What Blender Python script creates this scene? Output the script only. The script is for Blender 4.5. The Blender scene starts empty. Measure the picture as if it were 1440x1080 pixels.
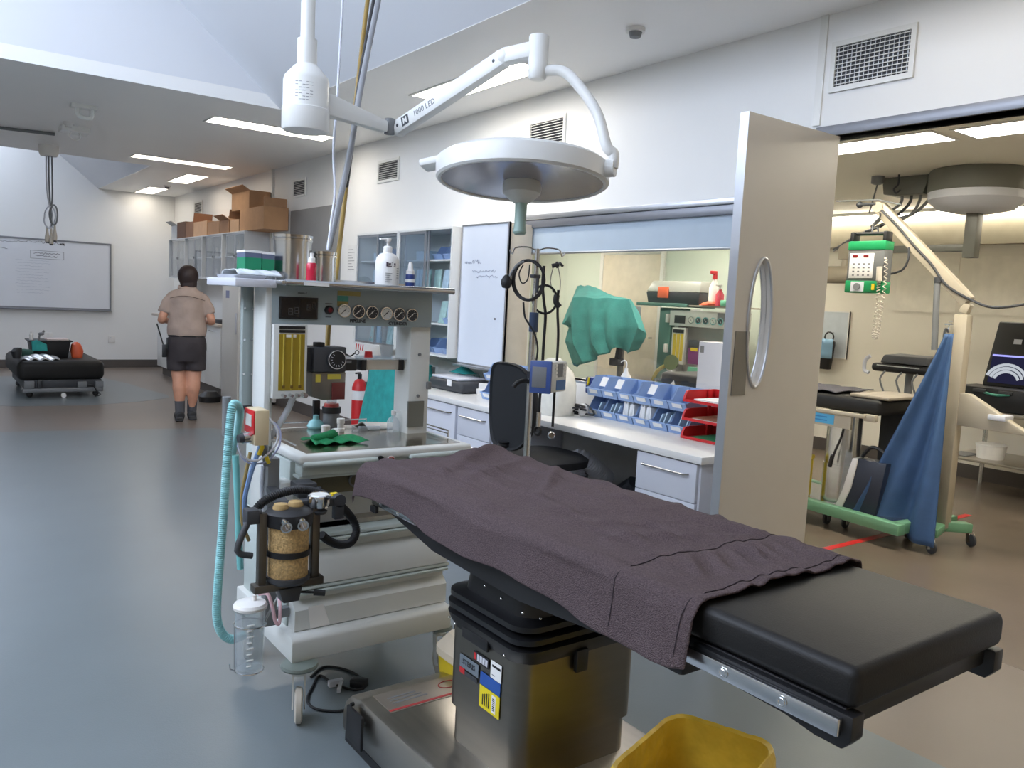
import bpy, bmesh, math, random
from mathutils import Vector, Matrix
random.seed(7)
SC = bpy.context.scene
COL = SC.collection
PI = math.pi
V = Vector

# ------------------------------------------------------------------ camera
FOC = 1151.15
R0 = ((0.8062609722, -0.0186168846, 0.5912669924), (-0.5894073977, -0.1104712143, 0.8002468559), (0.0504198793, -0.9937049474, -0.1000415581))
CAM = V((0, 0, 1.40))
cam_d = bpy.data.cameras.new('camera'); cam_d.sensor_width = 36; cam_d.lens = FOC * 36 / 1440
cam_d.clip_start = 0.02; cam_d.clip_end = 100
cam = bpy.data.objects.new('camera', cam_d); COL.objects.link(cam)
m = Matrix(((R0[0][0], -R0[0][1], -R0[0][2], 0), (R0[1][0], -R0[1][1], -R0[1][2], 0), (R0[2][0], -R0[2][1], -R0[2][2], CAM.z), (0, 0, 0, 1)))
cam.matrix_world = m
SC.camera = cam

def ray(px, py):
    a, b = (px - 720) / FOC, (py - 540) / FOC
    return V([R0[i][0] * a + R0[i][1] * b + R0[i][2] for i in range(3)])
def on(px, py, ax, val):
    d = ray(px, py); return CAM + d * ((val - CAM[ax]) / d[ax])
def fx(px, py, x): return on(px, py, 0, x)
def fy(px, py, y): return on(px, py, 1, y)
def fz(px, py, z): return on(px, py, 2, z)
def fd(px, py, t): return CAM + ray(px, py) * t

# ------------------------------------------------------------------ materials
def lin(c):
    c = c / 255.0
    return c / 12.92 if c <= .04045 else ((c + .055) / 1.055) ** 2.4
def rgb(h):
    return (lin(h[0]), lin(h[1]), lin(h[2]), 1)
def M(name, col, rough=.5, metal=0, vary=.06, scale=8, bump=0, bscale=60, spec=.5, coat=0, trans=0, stretch=None, detail=3):
    m = bpy.data.materials.new(name); m.use_nodes = True
    nt = m.node_tree; b = nt.nodes['Principled BSDF']
    b.inputs['Roughness'].default_value = rough; b.inputs['Metallic'].default_value = metal
    b.inputs['Specular IOR Level'].default_value = spec
    if coat: b.inputs['Coat Weight'].default_value = coat; b.inputs['Coat Roughness'].default_value = .08
    if trans: b.inputs['Transmission Weight'].default_value = trans
    c = rgb(col)
    tc = nt.nodes.new('ShaderNodeTexCoord'); mp = nt.nodes.new('ShaderNodeMapping')
    nt.links.new(tc.outputs['Object'], mp.inputs['Vector'])
    if stretch: mp.inputs['Scale'].default_value = stretch
    n = nt.nodes.new('ShaderNodeTexNoise'); n.inputs['Scale'].default_value = scale; n.inputs['Detail'].default_value = detail
    nt.links.new(mp.outputs['Vector'], n.inputs['Vector'])
    r = nt.nodes.new('ShaderNodeValToRGB')
    r.color_ramp.elements[0].position = .3; r.color_ramp.elements[1].position = .7
    r.color_ramp.elements[0].color = (c[0] * (1 - vary), c[1] * (1 - vary), c[2] * (1 - vary), 1)
    r.color_ramp.elements[1].color = (min(1, c[0] * (1 + vary)), min(1, c[1] * (1 + vary)), min(1, c[2] * (1 + vary)), 1)
    nt.links.new(n.outputs['Fac'], r.inputs['Fac']); nt.links.new(r.outputs['Color'], b.inputs['Base Color'])
    if bump:
        n2 = nt.nodes.new('ShaderNodeTexNoise'); n2.inputs['Scale'].default_value = bscale; n2.inputs['Detail'].default_value = 2
        nt.links.new(mp.outputs['Vector'], n2.inputs['Vector'])
        bp = nt.nodes.new('ShaderNodeBump'); bp.inputs['Strength'].default_value = bump; bp.inputs['Distance'].default_value = .01
        nt.links.new(n2.outputs['Fac'], bp.inputs['Height']); nt.links.new(bp.outputs['Normal'], b.inputs['Normal'])
    return m
def emit(name, col, strength, sample=True):
    m = bpy.data.materials.new(name); m.use_nodes = True
    nt = m.node_tree; nt.nodes.clear()
    e = nt.nodes.new('ShaderNodeEmission'); o = nt.nodes.new('ShaderNodeOutputMaterial')
    e.inputs['Color'].default_value = rgb(col); e.inputs['Strength'].default_value = strength
    nt.links.new(e.outputs[0], o.inputs[0])
    if not sample:
        m.cycles.emission_sampling = 'NONE'
    return m
def glass(name, tint=(1, 1, 1), ior=1.5, rough=0.0, extra=0.0, milk=None, milkfac=0):
    m = bpy.data.materials.new(name); m.use_nodes = True
    nt = m.node_tree; nt.nodes.clear(); L = nt.links.new
    o = nt.nodes.new('ShaderNodeOutputMaterial'); t = nt.nodes.new('ShaderNodeBsdfTransparent'); g = nt.nodes.new('ShaderNodeBsdfGlossy')
    t.inputs['Color'].default_value = (*tint, 1); g.inputs['Roughness'].default_value = rough; g.inputs['Color'].default_value = (1, 1, 1, 1)
    geo = nt.nodes.new('ShaderNodeNewGeometry'); mx = nt.nodes.new('ShaderNodeMapRange')
    mx.inputs['To Min'].default_value = ior; mx.inputs['To Max'].default_value = 1 / ior
    L(geo.outputs['Backfacing'], mx.inputs['Value'])
    fr = nt.nodes.new('ShaderNodeFresnel'); L(mx.outputs['Result'], fr.inputs['IOR'])
    base = t
    if milk:
        d = nt.nodes.new('ShaderNodeBsdfDiffuse'); d.inputs['Color'].default_value = rgb(milk)
        ms = nt.nodes.new('ShaderNodeMixShader'); ms.inputs['Fac'].default_value = milkfac
        L(t.outputs[0], ms.inputs[1]); L(d.outputs[0], ms.inputs[2]); base = ms
    s = nt.nodes.new('ShaderNodeMixShader')
    L(fr.outputs[0], s.inputs['Fac']); L(base.outputs[0], s.inputs[1]); L(g.outputs[0], s.inputs[2]); L(s.outputs[0], o.inputs[0])
    return m

# ------------------------------------------------------------------ mesh builder
class MB:
    def __init__(s, x=None):
        s.bm = bmesh.new(); s.mi = 0
    def _f(s, fs):
        for f in fs: f.material_index = s.mi
    def hexa(s, c8, bev=0, seg=2):
        vs = [s.bm.verts.new(c) for c in c8]
        q = [(0, 3, 2, 1), (4, 5, 6, 7), (0, 1, 5, 4), (1, 2, 6, 5), (2, 3, 7, 6), (3, 0, 4, 7)]
        fs = [s.bm.faces.new([vs[i] for i in a]) for a in q]
        s._f(fs)
        if bev:
            es = list({e for f in fs for e in f.edges})
            r = bmesh.ops.bevel(s.bm, geom=es, offset=bev, segments=seg, profile=.5, affect='EDGES', clamp_overlap=True)
            s._f(r['faces'])
        return s
    def box(s, x0, x1, y0, y1, z0, z1, bev=0, seg=2):
        x0, x1 = min(x0, x1), max(x0, x1); y0, y1 = min(y0, y1), max(y0, y1); z0, z1 = min(z0, z1), max(z0, z1)
        return s.hexa([(x0, y0, z0), (x1, y0, z0), (x1, y1, z0), (x0, y1, z0), (x0, y0, z1), (x1, y0, z1), (x1, y1, z1), (x0, y1, z1)], bev, seg)
    def bar(s, p0, p1, w, h, up=(0, 0, 1), bev=0):
        p0, p1 = V(p0), V(p1); d = (p1 - p0).normalized(); u = V(up); sx = d.cross(u)
        if sx.length < 1e-5: sx = d.cross(V((1, 0, 0)))
        sx.normalize(); uz = sx.cross(d).normalized(); sx *= w / 2; uz *= h / 2
        return s.hexa([p0 - sx - uz, p0 + sx - uz, p1 + sx - uz, p1 - sx - uz, p0 - sx + uz, p0 + sx + uz, p1 + sx + uz, p1 - sx + uz], bev)
    def rings(s, rs, cap=True, closed=False, loop=True):
        rv = [[s.bm.verts.new(p) for p in r] for r in rs]
        n = len(rv[0]); fs = []
        k = len(rv)
        for i in range(k if closed else k - 1):
            a, b = rv[i], rv[(i + 1) % k]
            for j in range(n if loop else n - 1):
                fs.append(s.bm.faces.new((a[j], a[(j + 1) % n], b[(j + 1) % n], b[j])))
        if cap and not closed and loop:
            fs.append(s.bm.faces.new(rv[0][::-1])); fs.append(s.bm.faces.new(rv[-1]))
        s._f(fs); return s
    def tube(s, pts, r, seg=10, closed=False, smooth=0, cap=True):
        pts = [V(p) for p in pts]
        if smooth: pts = spline(pts, smooth, closed)
        n = len(pts); rs = []
        rad = r if callable(r) else (lambda t: r)
        up = None
        for i, p in enumerate(pts):
            if closed: d = pts[(i + 1) % n] - pts[i - 1]
            else: d = pts[min(i + 1, n - 1)] - pts[max(i - 1, 0)]
            if d.length < 1e-9: d = V((0, 0, 1))
            d.normalize()
            if up is None:
                up = d.orthogonal().normalized()
            else:
                up = (up - d * up.dot(d))
                up = up.normalized() if up.length > 1e-6 else d.orthogonal().normalized()
            sd = d.cross(up); rr = rad(i / max(1, n - 1))
            rs.append([p + (up * math.cos(2 * PI * k / seg) + sd * math.sin(2 * PI * k / seg)) * rr for k in range(seg)])
        return s.rings(rs, cap, closed)
    def cyl(s, p0, p1, r0, r1=None, seg=20, cap=True):
        p0, p1 = V(p0), V(p1); r1 = r0 if r1 is None else r1
        d = (p1 - p0).normalized(); u = d.orthogonal().normalized(); w = d.cross(u)
        return s.rings([[p + (u * math.cos(2 * PI * k / seg) + w * math.sin(2 * PI * k / seg)) * r for k in range(seg)] for p, r in ((p0, r0), (p1, r1))], cap)
    def lathe(s, prof, o=(0, 0, 0), axis=(0, 0, 1), seg=24, cap=True):
        o = V(o); d = V(axis).normalized(); u = d.orthogonal().normalized(); w = d.cross(u)
        return s.rings([[o + d * z + (u * math.cos(2 * PI * k / seg) + w * math.sin(2 * PI * k / seg)) * max(r, 1e-4) for k in range(seg)] for r, z in prof], cap)
    def loft(s, secs, seg=20, cap=True, sq=2.0):
        # sections: (cx, cy, z, rx, ry) horizontal super-ellipses
        rs = []
        for cx, cy, z, rx, ry in secs:
            ring = []
            for k in range(seg):
                t = 2 * PI * k / seg; c, n = math.cos(t), math.sin(t)
                ring.append((cx + rx * math.copysign(abs(c) ** (2 / sq), c), cy + ry * math.copysign(abs(n) ** (2 / sq), n), z))
            rs.append(ring)
        return s.rings(rs, cap)
    def prism(s, poly, ax, a0, a1, bev=0):
        # poly: 2-D points in the two remaining axes (in x,y,z order); extruded along axis ax
        def P(p, a):
            l = [p[0], p[1]]; l.insert(ax, a); return V(l)
        r0 = [s.bm.verts.new(P(p, a0)) for p in poly]; r1 = [s.bm.verts.new(P(p, a1)) for p in poly]
        n = len(poly); fs = [s.bm.faces.new((r0[i], r0[(i + 1) % n], r1[(i + 1) % n], r1[i])) for i in range(n)]
        fs += [s.bm.faces.new(r0[::-1]), s.bm.faces.new(r1)]
        s._f(fs)
        if bev:
            es = list({e for f in fs for e in f.edges})
            r = bmesh.ops.bevel(s.bm, geom=es, offset=bev, segments=2, profile=.5, affect='EDGES', clamp_overlap=True); s._f(r['faces'])
        return s
    def ball(s, c, r, seg=16, rg=10):
        r = r if hasattr(r, '__len__') else (r, r, r); c = V(c)
        return s.rings([[c + V((r[0] * math.sin(a) * math.cos(2 * PI * k / seg), r[1] * math.sin(a) * math.sin(2 * PI * k / seg), -r[2] * math.cos(a))) for k in range(seg)] for a in [max(.02, min(PI - .02, PI * i / rg)) for i in range(rg + 1)]])
    def torus(s, c, R, r, axis=(0, 0, 1), seg=28, rs=8):
        c = V(c); d = V(axis).normalized(); u = d.orthogonal().normalized(); w = d.cross(u)
        return s.tube([c + (u * math.cos(2 * PI * k / seg) + w * math.sin(2 * PI * k / seg)) * R for k in range(seg)], r, rs, closed=True)
    def quad(s, *ps):
        s._f([s.bm.faces.new([s.bm.verts.new(p) for p in ps])]); return s
    def grid(s, fn, nu, nv, thick=0):
        vs = [[s.bm.verts.new(fn(i / nu, j / nv)) for j in range(nv + 1)] for i in range(nu + 1)]
        s._f([s.bm.faces.new((vs[i][j], vs[i + 1][j], vs[i + 1][j + 1], vs[i][j + 1])) for i in range(nu) for j in range(nv)])
        return s
    def mat(s, i): s.mi = i; return s
    def shift(s, d):
        d = V(d)
        for v in s.bm.verts: v.co += d
        return s
    def spin(s, a, o=(0, 0, 0), ax='Z'):
        bmesh.ops.rotate(s.bm, verts=s.bm.verts[:], cent=V(o), matrix=Matrix.Rotation(a, 3, ax)); return s
    def build(s, name, mats, parent=None, ang=38, solid=0, sub=0, remesh=0, fix=True, split=False):
        if split:
            s.bm.verts.ensure_lookup_table(); seen = set(); first = None
            for v0 in list(s.bm.verts):
                if v0 in seen: continue
                st = [v0]; isl = {v0}
                while st:
                    v = st.pop()
                    for e in v.link_edges:
                        w = e.other_vert(v)
                        if w not in isl: isl.add(w); st.append(w)
                seen |= isl; q = MB(); mp = {v: q.bm.verts.new(v.co) for v in isl}
                for f in {f for v in isl for f in v.link_faces}: q.bm.faces.new([mp[v] for v in f.verts])
                o = q.build(name, mats, parent, ang); first = first or o
            s.bm.free(); return first
        if fix: bmesh.ops.recalc_face_normals(s.bm, faces=s.bm.faces[:])
        me = bpy.data.meshes.new(name); s.bm.to_mesh(me); s.bm.free()
        for mm in (mats if isinstance(mats, (list, tuple)) else [mats]): me.materials.append(mm)
        me.polygons.foreach_set('use_smooth', [True] * len(me.polygons))
        me.set_sharp_from_angle(angle=math.radians(ang))
        o = bpy.data.objects.new(name, me); COL.objects.link(o)
        if parent:
            o.parent = parent
            rt = parent
            while rt.parent: rt = rt.parent
            if rt.get('_w'):
                off = V(rt['_w'])
                me.transform(Matrix.Translation(-off))
        if remesh:
            md = o.modifiers.new('remesh', 'REMESH'); md.mode = 'VOXEL'; md.voxel_size = remesh; md.use_smooth_shade = True
            md = o.modifiers.new('smooth', 'SMOOTH'); md.factor = .6; md.iterations = 5
        if solid:
            md = o.modifiers.new('solid', 'SOLIDIFY'); md.thickness = solid; md.offset = 0
        if sub:
            md = o.modifiers.new('sub', 'SUBSURF'); md.levels = sub; md.render_levels = sub
        return o

def spline(pts, k, closed=False):
    out = []; n = len(pts)
    for i in range(n if closed else n - 1):
        g = lambda j: pts[j % n] if closed else pts[max(0, min(n - 1, j))]
        p0, p1, p2, p3 = g(i - 1), g(i), g(i + 1), g(i + 2)
        for q in range(k):
            t = q / k
            out.append(.5 * ((2 * p1) + (p2 - p0) * t + (2 * p0 - 5 * p1 + 4 * p2 - p3) * t * t + (3 * p1 - p0 - 3 * p2 + p3) * t ** 3))
    if not closed: out.append(pts[-1])
    return out

def tag(o, label=None, cat=None, group=None, kind=None):
    if label: o['label'] = label
    if cat: o['category'] = cat
    if group: o['group'] = group
    if kind: o['kind'] = kind
    return o
def thing(name, loc, label, cat, group=None, rz=0, world=True):
    o = bpy.data.objects.new(name, None); COL.objects.link(o); o.location = V(loc); o.rotation_euler = (0, 0, rz)
    o.empty_display_size = .05
    if world: o['_w'] = list(loc)
    return tag(o, label, cat, group)
def solo(name, mb, mat, label, cat, group=None, base=None, rz=0, **k):
    """one-mesh thing; mesh given in world coordinates, its origin moved to base"""
    o = mb.build(name, mat, None, **k)
    if base is not None:
        o.data.transform(Matrix.Translation(-V(base))); o.location = V(base)
    return tag(o, label, cat, group)
def struct(name, mb, mat, label=None, parent=None, **k):
    o = mb.build(name, mat, parent, **k)
    if not parent:
        o['kind'] = 'structure'
        o['label'] = label or name.replace('_', ' '); o['category'] = name.split('_')[0]
    return o
def dup(o, loc=None, rz=None, label=None, group=None):
    r = o.copy(); COL.objects.link(r)
    if loc is not None: r.location = V(loc)
    if rz is not None: r.rotation_euler = (0, 0, rz)
    if label: r['label'] = label
    if group: r['group'] = group
    for ch in list(o.children):
        c = ch.copy(); COL.objects.link(c); c.parent = r
        for g in list(ch.children):
            d = g.copy(); COL.objects.link(d); d.parent = c
    return r
FONT = None
def text(s, size, pos, face, mat, parent=None, name='lettering', spin=0, align='CENTER', ext=.0006, bold=0, label=None):
    """lettering lying on a face; face: '-y' '-x' 'z' or (xdir, ydir) vectors"""
    cu = bpy.data.curves.new(name, 'FONT'); cu.body = s; cu.size = size; cu.align_x = align; cu.align_y = 'CENTER'; cu.extrude = ext; cu.offset = bold; cu.resolution_u = 3
    t = bpy.data.objects.new(name + '_tmp', cu); COL.objects.link(t)
    dg = bpy.context.evaluated_depsgraph_get(); me = bpy.data.meshes.new_from_object(t.evaluated_get(dg)); bpy.data.objects.remove(t); bpy.data.curves.remove(cu)
    F = {'-y': ((1, 0, 0), (0, 0, 1)), '-x': ((0, -1, 0), (0, 0, 1)), 'z': ((1, 0, 0), (0, 1, 0)), '+x': ((0, 1, 0), (0, 0, 1))}
    a, b = F[face] if isinstance(face, str) else face
    a = V(a).normalized(); b = (V(b) - a * V(b).dot(a)).normalized()
    if spin: a, b = a * math.cos(spin) + b * math.sin(spin), b * math.cos(spin) - a * math.sin(spin)
    c = a.cross(b)
    me.transform(Matrix.Translation(V(pos)) @ Matrix(((a.x, b.x, c.x, 0), (a.y, b.y, c.y, 0), (a.z, b.z, c.z, 0), (0, 0, 0, 1))))
    me.name = name; me.materials.append(mat)
    o = bpy.data.objects.new(name, me); COL.objects.link(o)
    if parent:
        o.parent = parent; rt = parent
        while rt.parent: rt = rt.parent
        if rt.get('_w'): me.transform(Matrix.Translation(-V(rt['_w'])))
    if label: o['label'] = label
    return o
def scrib(mb, o, a, b, w, h, n=9, th=.0012, amp=.5, nrm=None):
    """a run of handwriting as a thin wavy bead on a board: start o, along a for w, height h along b"""
    o, a, b = V(o), V(a), V(b); pts = []
    for i in range(n + 1):
        pts.append(o + a * (w * i / n) + b * (h * (random.random() - .5)))
    mb.tube(pts, th, 4, smooth=2)
# ------------------------------------------------------------------ shared materials
m_wall = M('wall_paint', (236, 236, 234), .55, vary=.012, scale=1.5, bump=.02, bscale=180)
m_ceil = M('ceiling_paint', (246, 245, 243), .45, vary=.012, scale=1.2)
m_shaft = M('shaft_paint', (226, 228, 232), .6, vary=.01, scale=1)
m_xwall = M('cream_paint', (238, 232, 218), .6, vary=.015, scale=1.5)
m_xwall2 = M('green_lamp_tint', (218, 228, 216), .6, vary=.015, scale=1.5)  # greenish cast of the fluorescent light put into the wall colour
m_xceil = M('cream_ceiling', (232, 226, 212), .5, vary=.015, scale=1.5)
m_brown = M('corridor_paint', (200, 180, 150), .6, vary=.02, scale=1)
m_skirt = M('vinyl_coving', (86, 80, 76), .45, vary=.05)
m_floor = M('taupe_floor', (122, 110, 100), .3, vary=.05, scale=2.2, bump=.05, bscale=220, spec=.5)
m_xfloor = M('taupe_vinyl', (108, 96, 84), .26, vary=.05, scale=2.2, bump=.04, bscale=220)
m_alu = M('brushed_aluminium', (196, 198, 202), .35, .9, vary=.03, scale=6)
m_alu_d = M('grey_anodised_frame', (140, 142, 148), .4, .6, vary=.03)
m_white = M('white_gloss_enamel', (226, 226, 222), .3, vary=.015, scale=4)
m_cream = M('cream_enamel', (198, 190, 176), .35, vary=.02, scale=4)
m_lgrey = M('light_grey_laminate', (206, 208, 216), .4, vary=.015, scale=3)
m_mach = M('grey_green_enamel', (186, 196, 192), .35, vary=.02, scale=3)
m_mach2 = M('pale_machine_panel', (208, 210, 206), .35, vary=.02, scale=3)
m_steel = M('stainless_steel', (204, 206, 208), .22, 1, vary=.06, scale=3, stretch=(1, 1, 14))
m_steel2 = M('brushed_steel_sheet', (186, 180, 170), .3, 1, vary=.07, scale=4, stretch=(12, 1, 1))
m_chrome = M('chrome', (220, 220, 220), .12, 1, vary=.02)
m_black = M('black_plastic', (26, 26, 28), .45, vary=.1, scale=12)
m_dark = M('charcoal_plastic', (58, 60, 64), .5, vary=.08, scale=10)
m_mid = M('mid_grey_plastic', (120, 122, 124), .5, vary=.06, scale=10)
m_rubber = M('black_rubber', (22, 22, 24), .6, vary=.1, scale=14)
m_blackpad = M('black_vinyl_pad', (30, 29, 28), .5, vary=.08, scale=30, bump=.06, bscale=300, spec=.3)
m_paper = M('white_paper', (232, 232, 230), .7, vary=.02)
m_plast_w = M('white_plastic', (232, 230, 226), .4, vary=.02)
m_yellow = M('yellow_plastic', (222, 196, 40), .4, vary=.05)
m_red = M('red_plastic', (196, 36, 40), .4, vary=.06)
m_blue = M('blue_bin_plastic', (146, 172, 212), .42, vary=.06)
m_blue_d = M('deep_blue_plastic', (38, 62, 128), .42, vary=.06)
m_green = M('green_plastic', (24, 140, 84), .42, vary=.06)
m_teal_tube = M('teal_hose', (136, 192, 194), .4, vary=.06)
m_ink = M('black_ink', (30, 30, 34), .6, vary=.05)
m_inkb = M('blue_ink', (60, 70, 110), .6, vary=.05)
m_inkr = M('red_ink', (170, 50, 50), .6, vary=.05)
m_orange = M('orange_plastic', (226, 100, 60), .45, vary=.06)
m_clear = glass('clear_glass')
m_cabglass = glass('cabinet_glass', (.9, .94, .97), milk=(200, 212, 220), milkfac=.07)
m_clearp = glass('clear_plastic', (.93, .95, .96), 1.4, .1, milk=(215, 220, 224), milkfac=.3)
m_lamp = emit('troffer_diffuser', (255, 246, 232), 14)
m_lamp3 = emit('added_troffer_diffuser', (255, 244, 226), 4)
m_lamp2 = emit('troffer_diffuser_far', (255, 244, 228), 7)
m_sky = emit('sky_lit_panel', (212, 224, 243), 1.5)
m_skyfill = emit('sky_tinted_fill_panel', (210, 222, 243), 8.5)
m_sky2 = emit('sky_lit_panel_far', (214, 226, 246), 4)

# ------------------------------------------------------------------ room shell
ZC, XW, YF = 2.85, 3.60, 14.60
XL, YN = -4.5, -.10
XX = 7.8        # far wall of the x-ray room
ZX = 2.45
def slab_with_holes(mb, xs, ys, solid_fn, z0, z1):
    for i in range(len(xs) - 1):
        for j in range(len(ys) - 1):
            if solid_fn((xs[i] + xs[i + 1]) / 2, (ys[j] + ys[j + 1]) / 2): mb.box(xs[i], xs[i + 1], ys[j], ys[j + 1], z0, z1)
    return mb
struct('floor', MB().box(XL - .2, XW + .06, -2.2, YF + .2, -.1, 0), m_floor, 'taupe vinyl floor of the long treatment room')
m_fblue = M('blue_grey_vinyl', (108, 116, 119), .28, vary=.05, scale=2.2, bump=.05, bscale=220, spec=.5)
def inlay(poly):
    b = MB(); b.prism(poly, 2, .0001, .0012); return struct('floor', b, m_fblue, 'blue grey vinyl inlay in the taupe floor')
inlay([(XL, -.1), (2.62, -.1), (2.62, 7.9), (2.4, 8.22), (1.6, 8.40), (.6, 8.58), (XL, 8.9)])  # right edge made up: taupe beyond it stands in for a warm reflection
inlay([(-2.4, 14.0), (-2.6, 10.8), (.4, 10.55), (.9, 10.25), (1.6, 10.15), (2.2, 10.35), (2.58, 10.62), (2.62, 10.9), (2.5, 11.6), (2.42, 12.3), (2.2, 13.1), (1.9, 13.3), (.8, 13.4)])
struct('floor', MB().box(XW + .06, XX + .2, -2.2, 11, -.1, 0), m_xfloor, 'taupe vinyl floor of the adjoining imaging room')
S1 = (-2.4, 2.445, .55, 6.65); S2 = (-1.4, 2.445, 11.07, YF + .06)
def csolid(x, y):
    for a in (S1, S2):
        if a[0] < x < a[1] and a[2] < y < a[3]: return False
    return True
LR = [(2.12, 3.25, 7.35, 7.67), (2.08, 3.20, 10.2, 10.52), (2.96, 3.26, 11.4, 12.5), (2.94, 3.24, 13.45, 14.5), (2.94, 3.24, 4.15, 5.42), (2.94, 3.24, .9, 2.15), (-3.4, -3.1, .9, 2.15), (-3.4, -3.1, 4.15, 5.42), (-3.4, -3.1, 8.2, 9.45)]  # doorway and left-row entries are unseen, added to brighten the foreground
def csolid2(x, y):
    if not csolid(x, y): return False
    return not any(a[0] < x < a[1] and a[2] < y < a[3] for a in LR)
xs = sorted({XL - .2, XW + .14, *[v for a in (S1, S2) for v in a[:2]], *[v for a in LR for v in a[:2]]})
ys = sorted({-2.2, YF + .2, *[v for a in (S1, S2) for v in a[2:]], *[v for a in LR for v in a[2:]]})
struct('ceiling', slab_with_holes(MB(), xs, ys, csolid2, ZC, ZC + .1), m_ceil, 'white plasterboard ceiling with two skylight wells')
# recesses above the troffers closed by the troffer bodies; skylight wells with splayed sides
def shaft(name, a, zt, sp):
    x0, x1, y0, y1 = a; mb = MB()
    h = zt - ZC; t = .08
    # sides (X) splay inwards going up, ends vertical
    mb.hexa([(x1 - .001, y0, ZC + .003), (x1 + t, y0, ZC + .003), (x1 + t, y1, ZC + .003), (x1 - .001, y1, ZC + .003), (x1 - sp, y0, zt), (x1 - sp + t, y0, zt), (x1 - sp + t, y1, zt), (x1 - sp, y1, zt)])
    mb.hexa([(x0 - t, y0, ZC + .003), (x0 + .001, y0, ZC + .003), (x0 + .001, y1, ZC + .003), (x0 - t, y1, ZC + .003), (x0 + sp - t, y0, zt), (x0 + sp, y0, zt), (x0 + sp, y1, zt), (x0 + sp - t, y1, zt)])
    (mb.box(x0 - t, x1 + t, y1, y1 + t, ZC + .1, zt) if y1 < YF else None); mb.box(x0 - t, x1 + t, y0 - t, y0, ZC + .1, zt)
    return struct(name, mb, m_shaft, name.replace('_', ' ') + ' of the skylight well')
shaft('trim_1', S1, 3.90, 1.27); shaft('trim_2', S2, 3.90, 1.27)
for i, a in enumerate((S1, S2)):
    w = struct('window_%d' % (i + 2), MB().box(a[0] + 1.2, a[1] - 1.2, a[2] - .05, a[3] + .05, 3.90, 3.93), (m_sky, m_sky2)[i], ('near' if i == 0 else 'far') + ' skylight panel over the well')
def fill_glazing(n, a, lab, mat):
    x0, y0, y1 = a[0], a[2] + .1, a[3] - .12
    P = lambda t, y, o: (x0 + 1.27 * t + .008 + o, y, ZC + .003 + 1.05 * t - o * .8)
    struct(n, MB().hexa([P(.06, y0, 0), P(.06, y0, .012), P(.06, y1, .012), P(.06, y1, 0), P(.9, y0, 0), P(.9, y0, .012), P(.9, y1, .012), P(.9, y1, 0)]), mat, lab)
fill_glazing('window_6', S1, 'added glowing fill panel on the unseen side of the near skylight well', m_skyfill)  # unseen glowing panel added to brighten the opposite face of the well
# walls
wm = MB()
DW = (.86, 2.465, 2.27)          # doorway y0 y1 top
WW = (2.62, 4.86, .90, 1.985)    # observation window in the right wall
def wall_x(mb, x0, x1, y0, y1, z0, z1, holes):
    yy = sorted({y0, y1, *[h[0] for h in holes], *[h[1] for h in holes]}); zz = sorted({z0, z1, *[h[2] for h in holes], *[h[3] for h in holes]})
    for i in range(len(yy) - 1):
        for j in range(len(zz) - 1):
            c = ((yy[i] + yy[i + 1]) / 2, (zz[j] + zz[j + 1]) / 2)
            if not any(h[0] < c[0] < h[1] and h[2] < c[1] < h[3] for h in holes): mb.box(x0, x1, yy[i], yy[i + 1], zz[j], zz[j + 1])
    return mb
wr = wall_x(MB(), XW, XW + .12, -2.2, YF + .2, 0, ZC, [(DW[0], DW[1], 0, DW[2]), WW])
struct('wall_right', wr, m_wall, 'white wall with observation window and doorway')
struct('wall_far', MB().box(XL - .2, XW + .12, YF, YF + .12, 0, 4.0), m_wall, 'white end wall holding the long whiteboard')
struct('wall_left', MB().box(XL - .12, XL, -2.2, YF, 0, ZC), m_wall, 'white wall left of the frame')
wn = MB()
NW = (-.9, 2.5, .86, 2.3)
wn.box(XL, NW[0], YN - .1, YN, 0, ZC); wn.box(NW[1], XW, YN - .1, YN, 0, ZC); wn.box(NW[0], NW[1], YN - .1, YN, 0, NW[2]); wn.box(NW[0], NW[1], YN - .1, YN, NW[3], ZC)
struct('wall_near', wn, m_brown, 'wall with the viewing window the photo looks through')
struct('window_1', MB().box(NW[0], NW[1], YN - .055, YN - .045, NW[2], NW[3]), m_clear, 'glass viewing window between corridor and treatment room')
struct('wall_back', MB().box(XL, XW, -2.32, -2.2, 0, ZC), m_brown, 'tan corridor wall behind the camera')
# skirting
struct('baseboard_far', MB().box(XL, XW, YF - .012, YF, 0, .13), m_skirt)
sk = MB(); sk.box(XW - .012, XW, DW[1] + .05, YF - .02, 0, .13)
struct('baseboard_right', sk, m_skirt)
# adjoining room
struct('wall_far', MB().box(XX, XX + .12, -2.2, 11.12, 0, ZX + .4), m_xwall, 'cream end wall of the imaging room')
struct('wall_left', MB().box(XW + .12, XX, 11, 11.12, 0, ZX + .4), m_xwall2, 'adjoining room side wall coloured with greenish lamp light')
struct('wall_right', MB().box(XW + .12, XX, -.2, -.08, 0, ZX + .4), m_xwall, 'cream side wall of the imaging room')
LX = [(4.53, 4.85, 2.385, 3.6), (4.57, 4.88, 1.1, 2.31), (5.2, 5.5, 5.6, 6.8), (5.2, 5.5, 8.2, 9.4), (6.7, 7.0, 5.6, 6.8), (6.7, 7.0, 8.2, 9.4)]  # off-view fixtures over the window side added to brighten that room
xs = sorted({XW + .12, XX, *[v for a in LX for v in a[:2]]}); ys = sorted({-.2, 11, *[v for a in LX for v in a[2:]]})
struct('ceiling', slab_with_holes(MB(), xs, ys, lambda x, y: not any(a[0] < x < a[1] and a[2] < y < a[3] for a in LX), ZX, ZX + .1), m_xceil, 'cream ceiling of the adjoining imaging room')
struct('baseboard_far', MB().box(XX - .012, XX, -.08, 11, 0, .13), m_skirt)
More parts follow.
